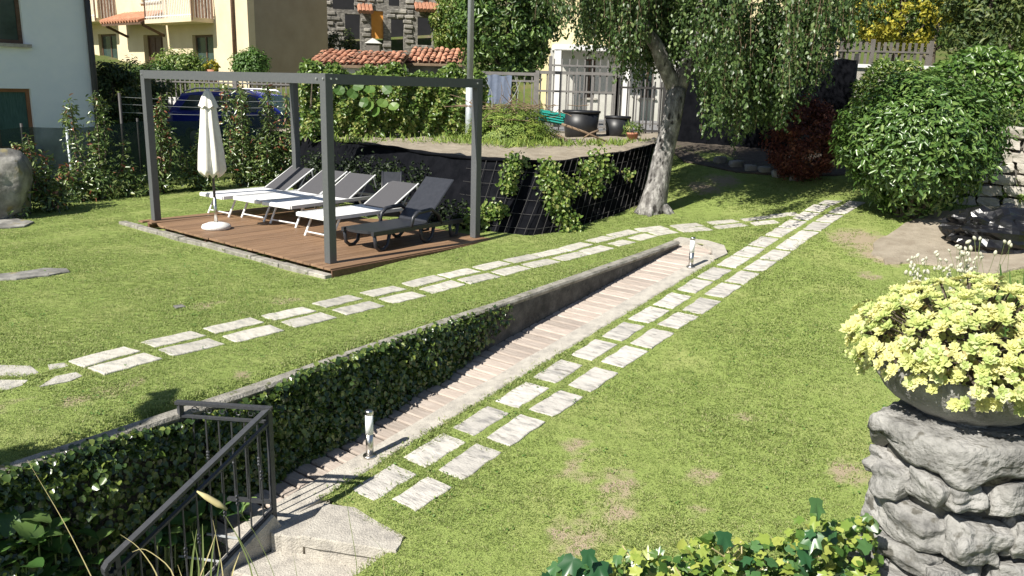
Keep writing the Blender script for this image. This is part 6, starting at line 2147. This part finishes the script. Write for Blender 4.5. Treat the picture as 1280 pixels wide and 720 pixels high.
# ------------------------------------------------------------------ parapet with ivy below the frame
pw = thing('parapet_wall', 'low concrete parapet overgrown with ivy beside the stone pillar', 'wall', (.8, 2.85, -.8))
MB().prism([(-.4, 2.7), (1.55, 2.9), (1.55, 3.08), (-.4, 2.9)], -1.2, lambda x, y: .2 + .11 * max(0, x)).build('wall', M_CONC, pw)
ivt = thing('ivy_plant', 'ivy with large yellow green and dark leaves beside the stone pillar', 'ivy', (.9, 3.0, .5))


def ivy_leaf(seed, m):
    rng = np.random.default_rng(seed)
    ang = [(-150, .62), (-118, .72), (-80, .5), (-52, .86), (-22, .6), (0, 1.08), (22, .6), (52, .86), (80, .5), (118, .72), (150, .62)]
    V = [(0, 0, .0)]; 
    for a, r in ang:
        r *= 1 + rng.normal() * .05; a = R(a)
        V.append((r * math.sin(a) * .045, r * math.cos(a) * .045 + .012, -.012 * r * r + .006 * abs(math.sin(2.2 * a))))
    V.append((0, -.008, .002))
    n = len(ang); Fc = [(0, k + 1, k + 2) for k in range(n - 1)] + [(0, n, n + 1), (0, n + 1, 1)]
    me = np_mesh('leaf', np.array(V), np.array(Fc)[:, ::-1], np.full(len(V), .0)); me.materials.append(m); return me


IVM = [ivy_leaf(k, L_IVYY) for k in range(4)]; IVD = [ivy_leaf(10 + k, L_IVYD) for k in range(3)]
rng = np.random.default_rng(14); rr = random.Random(14); cnt = 0
while cnt < 296:
    px = rng.uniform(684, 1096)
    topy = np.interp(px, [684, 700, 740, 780, 830, 870, 885, 900, 950, 990, 1020, 1050, 1085, 1096], [712, 690, 692, 684, 682, 655, 648, 662, 665, 648, 622, 635, 630, 628])
    py = topy + 8 + (740 - topy) * rng.random() ** .8
    Y = 3.02 + .18 * rng.random() - .0009 * (py - topy)
    p = at(px, py, Y)
    dark = rng.random() < np.interp(px, [684, 740, 780, 900, 960, 1060, 1096], [.7, .6, .1, .15, .3, .35, .4])
    up = Vector((rng.normal() * .45 - .15, -.35 + rng.normal() * .4, .8)).normalized()
    q = up.to_track_quat('Z', 'Y') @ Quaternion((0, 0, 1), rr.uniform(0, 6.28))
    s_ = rr.uniform(.75, 1.15) if dark else rr.uniform(.55, .95)
    inst('leaf', rr.choice(IVD if dark else IVM), tuple(p), q.to_matrix(), ivt, (s_, s_, s_)); cnt += 1
for px, py, s_ in ((1020, 626, 1.35), (905, 668, 1.25), (1018, 668, 1.4), (1004, 690, 1.2), (716, 700, 1.5), (748, 706, 1.5), (735, 690, 1.2)):
    p = at(px, py, 3.0); up = Vector((rng.normal() * .2, -.65, .7)).normalized()
    inst('leaf', rr.choice(IVD), tuple(p), (up.to_track_quat('Z', 'Y') @ Quaternion((0, 0, 1), rr.uniform(2.6, 3.6))).to_matrix(), ivt, (s_, s_, s_))
PV_ = []
for k in range(900):
    px = rng.uniform(684, 1096)
    topy = np.interp(px, [684, 700, 740, 780, 830, 870, 885, 900, 950, 990, 1020, 1050, 1085, 1096], [712, 690, 692, 684, 682, 655, 648, 662, 665, 648, 622, 635, 630, 628])
    PV_.append(at(px, topy + 18 + (745 - topy) * rng.random(), 3.1 + .15 * rng.random()))
PV_ = np.array(PV_); m = len(PV_); L = .05 * (.6 + .7 * rng.random(m))
stuff(link('under_leaves', leaf_mesh('under_leaves', PV_, rng.normal(size=(m, 3)) * .5 + np.array([-.1, -.4, .7]), rng.normal(size=(m, 3)), L, L * .9, rng.random(m) * .75, six=True, fold=.1), L_IVYY, ivt))
st = MB()
for k in range(12):
    px = rng.uniform(780, 1060); p = at(px, rng.uniform(690, 735), 3.1); q = p + np.array([rng.normal() * .08, rng.normal() * .04, .06 + .05 * rng.random()])
    st.tube([p, (p + q) / 2 + rng.normal(size=3) * .015, q], .0035, 4)
stuff(st.build('stems', M_STRAW, ivt))

# ------------------------------------------------------------------ bergenia leaves and tall grass at the lower left
def oval_leaf(seed, m, fold=.16):
    rng = np.random.default_rng(seed)
    V, Fc = [], []
    rows, cols = 7, 5
    for i in range(rows):
        f = i / (rows - 1); w = math.sin(math.pi * (f * .93 + .05)) ** .62 * .5
        for j in range(cols):
            g = j / (cols - 1) * 2 - 1
            V.append((g * w * .78, f - .05, abs(g) * w * fold * 1.6 - .28 * f * f + .02 * math.sin(f * 17 + j * 2 + seed)))
    for i in range(rows - 1):
        for j in range(cols - 1):
            a = i * cols + j; Fc.append((a, a + 1, a + cols + 1, a + cols))
    me = np_mesh('leaf', np.array(V), np.array(Fc), np.zeros(len(V))); me.materials.append(m)
    me.polygons.foreach_set('use_smooth', [True] * len(me.polygons)); return me


BGM = [oval_leaf(k, L_BERG) for k in range(4)]
rng = np.random.default_rng(15); rr = random.Random(15)
for label, x0, x1, y0, y1, c, sz in (('clump of big round bergenia leaves at the foot of the ivy wall', -10, 128, 655, 735, 40, .17), ('sunlit bergenia clump behind the sloping railing', 150, 300, 618, 740, 44, .14)):
    base = None
    items = []
    for k in range(c):
        px, py = rng.uniform(x0, x1), rng.uniform(y0, y1)
        if x0 > 100: py = max(py, 720 - (px - 130) * .58)
        u, z = on_wall(px, py, xy(0, -5.0 + .16 * rng.random()), D)
        u_, z_ = u, z
        p = xy(0, -5.0 + .14 * rng.random()) + D * u
        items.append((p, z))
    base = np.mean([np.r_[p, z] for p, z in items], 0)
    t = thing('bergenia_clump', label, 'plant', (base[0], base[1], base[2] - .3))
    for p, z in items:
        az = rr.uniform(0, 6.28)
        Mx = Matrix.Rotation(az, 3, 'Z') @ Matrix.Rotation(R(rr.uniform(15, 60)), 3, 'X')
        s_ = sz * rr.uniform(.75, 1.25)
        inst('leaf', rr.choice(BGM), V3(p, z), Mx, t, (s_, s_, s_))
        MB().tube([V3(p, z), (float(p[0]) - .02, float(p[1]) + .02, float(z) - .2)], .005, 4).build('stalk', M_STEM, t)


def blade(pts, w, m, parent, Y, name='blade'):
    P = [Vector(at(px, py, Y)) for px, py in pts]
    # smooth
    Q = []
    for i in range(len(P) - 1):
        for k in range(4):
            f = k / 4; Q.append(P[i].lerp(P[i + 1], f))
    Q.append(P[-1])
    for _ in range(2):
        Q = [Q[0]] + [(Q[i - 1] + Q[i] * 2 + Q[i + 1]) / 4 for i in range(1, len(Q) - 1)] + [Q[-1]]
    n = len(Q); vs, fs = [], []
    for i, p in enumerate(Q):
        d = (Q[min(i + 1, n - 1)] - Q[max(0, i - 1)]).normalized(); s_ = d.cross(Vector((0.3, 1, .2))).normalized()
        ww_ = w * (1 - .85 * (i / (n - 1)) ** 2) / 2; nrm_ = s_.cross(d)
        vs += [p - s_ * ww_, p + nrm_ * ww_ * .5, p + s_ * ww_]
    for i in range(n - 1):
        a = i * 3; fs += [(a, a + 1, a + 4, a + 3), (a + 1, a + 2, a + 5, a + 4)]
    return MB().add(vs, fs).build(name, m, parent)


tg = thing('tall_grass', 'tuft of long green grass blades and straw stalks in front of the railing', 'grass tuft', (-1.2, 3.0, .2))
for pts, w in (([(236, 760), (240, 700), (246, 662)], .012), ([(252, 760), (254, 700), (253, 655)], .012), ([(262, 760), (264, 700), (270, 662)], .010), ([(244, 760), (250, 710), (240, 664)], .009), ([(276, 760), (280, 720), (266, 650)], .007), ([(226, 760), (216, 710), (180, 684), (165, 690)], .008), ([(285, 760), (290, 715), (300, 690)], .008), ([(312, 770), (318, 720), (296, 668), (281, 645)], .009),
               ([(206, 760), (196, 715), (172, 682), (150, 668)], .008), ([(258, 770), (270, 730), (276, 690)], .009), ([(240, 770), (232, 735), (222, 706)], .008), ([(230, 770), (246, 730), (262, 690), (270, 665)], .007)):
    blade(pts, w, M_STEM if w > .0085 else M_STRAW, tg, 2.9)
blade([(350, 800), (318, 705), (282, 645)], .006, M_STEM, tg, 2.95, 'stalk')
sh = MB()
a, b = at(284, 637, 2.95), at(246, 614, 2.95)
sh.tube([a, a + (b - a) * .3, a + (b - a) * .7, b], [.004, .014, .012, .003], 7); sh.build('seed_head', M_STRAW, tg, True)
blade([(150, 800), (115, 722), (80, 652), (34, 575)], .007, M_STRAW, tg, 2.9, 'stalk')
blade([(500, 790), (480, 722), (478, 690)], .003, M_STRAW, tg, 2.7, 'stalk')
for pts in ([(452, 790), (446, 700), (434, 635), (430, 590)], [(500, 780), (490, 700), (465, 672)], [(355, 800), (345, 720), (318, 664), (300, 640)], [(545, 790), (535, 740), (532, 715)], [(384, 790), (372, 725), (366, 690)]):
    blade(pts, .0035, M_STEM, tg, 2.8, 'stalk')

# ------------------------------------------------------------------ bin bag, white flowers, iris by the soil
bg = rock(91, (.95, .7, .5), 16, .35, .2, .08)
rngb = np.random.default_rng(3)
Vb = np.array(bg.v)
for k in range(14):
    w = rngb.normal(size=3) * 6; Vb += .02 * np.abs(np.sin(Vb @ w + k))[:, None] * nrmz(Vb)
bg.v = [tuple(p) for p in Vb]
pb_ = on_terr(1243, 318)
bo = bg.build('bin_bag', M_BAG, None, False); bo.location = (pb_[0] + .28, pb_[1] + .4, pb_[2] + .2); bo.rotation_euler = (0, 0, -.3)
tag(bo, 'crumpled shiny black bin bag lying on the bare soil', 'bag')
hp = MB()
def puff(mb, c, r, ax):
    ax = Vector(ax).normalized(); c = Vector(c)
    mb.tube([c - ax * r * 1.5, c - ax * r, c, c + ax * r, c + ax * r * 1.5], [r * .2, r * .75, r, r * .7, r * .15], 6)
ft = thing('white_flowers', 'tuft of fluffy white grass flowers between the sedum and the bin bag', 'flowers', (4.3, 7.6, -.2))
rng = np.random.default_rng(17)
stm = MB()
for k in range(110):
    px, py = (rng.normal() * 9 + 1146, 345 + rng.normal() * 13) if rng.random() < .35 else (rng.normal() * 22 + 1200, 336 + rng.normal() * 17)
    if k % 14 == 0: px, py = rng.uniform(1185, 1275), rng.uniform(292, 318)
    Y = 7.6 + rng.normal() * .25
    c = at(px, py, Y); b_ = at(px * .6 + 1205 * .4, 400, Y); 
    puff(hp, c, (.011 + .009 * rng.random()), (rng.normal() * .9, rng.normal() * .3, 1))
    stm.tube([b_, (b_ + c) / 2 + rng.normal(size=3) * .04, c], (.002), 3)
stuff(hp.build('flower_heads', L_WHITE, ft, True)); stuff(stm.build('stalks', M_STEM, ft))
it = thing('iris_clump', 'clump of upright sword shaped leaves behind the sedum bowl', 'plant', (4.6, 7.0, -.4))
for px0, px1, py1 in ((1262, 1250, 330), (1268, 1262, 338), (1275, 1281, 335), (1280, 1290, 345), (1258, 1256, 352), (1284, 1300, 330), (1270, 1272, 350), (1288, 1286, 340)):
    blade([(px0, 450), ((px0 + px1) / 2, 390), (px1, py1)], .05, MATS['bergenia_leaves'], it, 6.9)
lb = thing('leafy_plant', 'low bright green plant growing at the foot of the stone wall', 'plant', tuple(on_terr(1270, 262)))
c = on_terr(1268, 258)
stuff(link('foliage', crown_mesh('foliage', 77, (c[0] + .1, c[1], c[2] + .22), (.35, .3, .22), 22, 24, .09, .09, .5), L_VINE, lb))

# ------------------------------------------------------------------ unseen curved sheet, added and shaped to cast the lawn edge shadow
h = 3.0; off = -h / math.tan(SUN_EL) * .7071
outl = [(0, 562), (60, 550), (120, 535), (158, 520), (176, 506), (191, 498), (181, 493), (222, 486), (214, 502), (206, 514), (180, 532), (120, 556), (60, 574), (0, 590), (-160, 640), (-160, 612)]
poly = []
for px, py in outl:
    d = ray(px, py); k = (0.0 - CAMH) / d[2]; poly.append((d[0] * k + off, d[1] * k + off))
caster = thing('lawn_shadow_caster', 'added unseen curved sheet that casts the shadow on the lawn edge', 'shadow caster', (poly[0][0], poly[0][1], 0))
MB().prism(poly, h, h + .03).build('canopy', M_FENCED, caster)  # stand-in sheet, its outline set by the shadow it throws
pa = np.mean(poly[-3:], 0)
MB().bar(V3(pa, -2.4), V3(pa, h), .08, .08, (1, 0, 0)).build('post', M_FENCED, caster)

# ================================================================== GRASS
tuft = MB(); rt_ = random.Random(2)
tv, tf, tr_ = [], [], []
for k in range(13):
    a = rt_.uniform(0, 6.28); r = rt_.uniform(0, .045); bx, by = r * math.cos(a), r * math.sin(a)
    hgt = rt_.uniform(.005, .012); la = rt_.uniform(0, 6.28); ln_ = rt_.uniform(.005, .018); w = .0026
    pxv, pyv = -math.sin(la) * w, math.cos(la) * w
    tx, ty = bx + math.cos(la) * ln_, by + math.sin(la) * ln_
    i0 = len(tv)
    tv += [(bx - pxv, by - pyv, -.006), (bx + pxv, by + pyv, -.006), (bx + (tx - bx) * .35 + pxv * .8, by + (ty - by) * .35 + pyv * .8, hgt * .6), (bx + (tx - bx) * .35 - pxv * .8, by + (ty - by) * .35 - pyv * .8, hgt * .6), (tx, ty, hgt)]
    tf += [(i0, i0 + 1, i0 + 2), (i0, i0 + 2, i0 + 3), (i0 + 3, i0 + 2, i0 + 4)]
    tr_ += [rt_.random() * .25] * 5
tme = np_mesh('grass_tuft', np.array(tv), np.array(tf), np.array(tr_)); tme.materials.append(L_GRASS)
tuft_o = bpy.data.objects.new('grass_tuft', tme)

rng = np.random.default_rng(99)
# sample over the visible lawn
NG = 560000
s_ = rng.uniform(.0, 19.0, NG); t_ = rng.uniform(-17.0, 1.6, NG)
x = s_ * D[0] + t_ * N[0]; y = s_ * D[1] + t_ * N[1]
px = 640 + FPX * (x * 1.0) / (y * cp_ + 2.3 * sp_); ok = (px > -420) & (px < 1700) & (y > 2.9) & (y < 19.5)
ok &= ~((t_ > tw(s_) + .02) & (t_ < -4.655) & (s_ < RAMP_END + .1))
ok &= ~((s_ < 3.62) & (t_ > -5.3) & (t_ < STEP_T - .02))
ok &= t_ > -16.4
for cx, cy, ux, uy, hl, hw in EXCL:
    a = (x - cx) * ux + (y - cy) * uy; b = -(x - cx) * uy + (y - cy) * ux
    ok &= ~((np.abs(a) < hl) & (np.abs(b) < hw))
bt2 = np.array(BB + [(2.6, 15.7), (3.6, 20.4), (-6.5, 20.2)])
def inside(px_, py_, poly):
    c = np.zeros(len(px_), bool); n = len(poly)
    for i in range(n):
        x0, y0 = poly[i]; x1, y1 = poly[(i + 1) % n]
        with np.errstate(divide='ignore', invalid='ignore'):
            c ^= ((y0 > py_) != (y1 > py_)) & (px_ < (x1 - x0) * (py_ - y0) / (y1 - y0 + 1e-12) + x0)
    return c
ok &= ~inside(x, y, bt2)
soil_poly = np.array([on_terr(*q)[:2] for q in ((1088, 318), (1096, 300), (1120, 288), (1160, 268), (1215, 262), (1262, 268), (1290, 300), (1285, 335), (1230, 345), (1180, 333), (1140, 330), (1108, 330))])
ok &= ~inside(x, y, soil_poly)
dist = np.hypot(x, y)
ok &= rng.random(NG) < np.interp(dist, [5, 9, 14, 20], [1, .75, .45, .25])
ok &= rng.random(NG) > bareness(x, y) * .88
x, y, s_, t_ = x[ok], y[ok], s_[ok], t_[ok]; n = len(x)
z = terr(x, y)
me = bpy.data.meshes.new('grass_blades'); me.vertices.add(n); me.vertices.foreach_set('co', np.stack([x, y, z], 1).astype(np.float32).ravel())
a = me.attributes.new('spin', 'FLOAT', 'POINT'); a.data.foreach_set('value', rng.uniform(0, 6.28, n).astype(np.float32))
edge = np.minimum.reduce([np.abs(t_ + 4.64), np.abs(t_ - tw(s_))])
sc_ = rng.uniform(.6, 1.25, n) * (1 + .2 * np.clip(np.sin(x * 5.3 + 2 * np.sin(y * 3.1)) * np.sin(y * 4.7 + 1.7 * np.sin(x * 2.9)), 0, 1)) * np.interp(edge, [0, .25], [1.35, 1.0]) * (1 + .25 * np.sin(x * 2.1 + y) * np.sin(y * 1.7))
a = me.attributes.new('size', 'FLOAT', 'POINT'); a.data.foreach_set('value', sc_.astype(np.float32))
me.materials.append(L_GRASS)
go = bpy.data.objects.new('grass', me); COL.objects.link(go)
tag(go, 'short mown grass covering the lawn', 'grass', kind='stuff')
ng = bpy.data.node_groups.new('grass_scatter', 'GeometryNodeTree')
ng.interface.new_socket('Geometry', in_out='INPUT', socket_type='NodeSocketGeometry'); ng.interface.new_socket('Geometry', in_out='OUTPUT', socket_type='NodeSocketGeometry')
gi, gout = ng.nodes.new('NodeGroupInput'), ng.nodes.new('NodeGroupOutput')
iop = ng.nodes.new('GeometryNodeInstanceOnPoints'); oi = ng.nodes.new('GeometryNodeObjectInfo'); oi.inputs['Object'].default_value = tuft_o
m2p = ng.nodes.new('GeometryNodeMeshToPoints')
n1 = ng.nodes.new('GeometryNodeInputNamedAttribute'); n1.data_type = 'FLOAT'; n1.inputs[0].default_value = 'spin'
n2 = ng.nodes.new('GeometryNodeInputNamedAttribute'); n2.data_type = 'FLOAT'; n2.inputs[0].default_value = 'size'
cx = ng.nodes.new('ShaderNodeCombineXYZ')
ng.links.new(gi.outputs[0], m2p.inputs[0]); ng.links.new(m2p.outputs[0], iop.inputs['Points']); ng.links.new(oi.outputs['Geometry'], iop.inputs['Instance'])
ng.links.new(n1.outputs[0], cx.inputs[2]); ng.links.new(cx.outputs[0], iop.inputs['Rotation']); ng.links.new(n2.outputs[0], iop.inputs['Scale'])
ng.links.new(iop.outputs[0], gout.inputs[0])
md = go.modifiers.new('scatter', 'NODES'); md.node_group = ng

# clover and small weeds in the turf
rng = np.random.default_rng(123)
k = rng.choice(n, 5200, replace=False)
hx = np.sin(x[k] * 1.7 + 1.3 * np.sin(y[k] * 1.1)) * np.sin(y[k] * 1.9 + x[k] * .6)
k = k[(hx > .25) | (rng.random(len(k)) < .12)]
m = len(k); rep_ = 4
P = np.repeat(np.stack([x[k], y[k], z[k]], 1), rep_, 0) + rng.normal(size=(m * rep_, 3)) * np.array([.025, .025, .003]) + np.array([0, 0, .018])
L = .017 * (.6 + .8 * rng.random(m * rep_))
wl = link('clover', leaf_mesh('clover', P, rng.normal(size=(m * rep_, 3)) * .3 + np.array([0, 0, 1.0]), rng.normal(size=(m * rep_, 3)), L, L * .9, rng.random(m * rep_), fold=.1, six=True), leafmat('clover_leaves', [(0, (.09, .19, .04)), (.6, (.15, .27, .06)), (1, (.24, .34, .09))], .5, .3))
tag(wl, 'clover and small weeds scattered through the lawn', 'clover', kind='stuff')
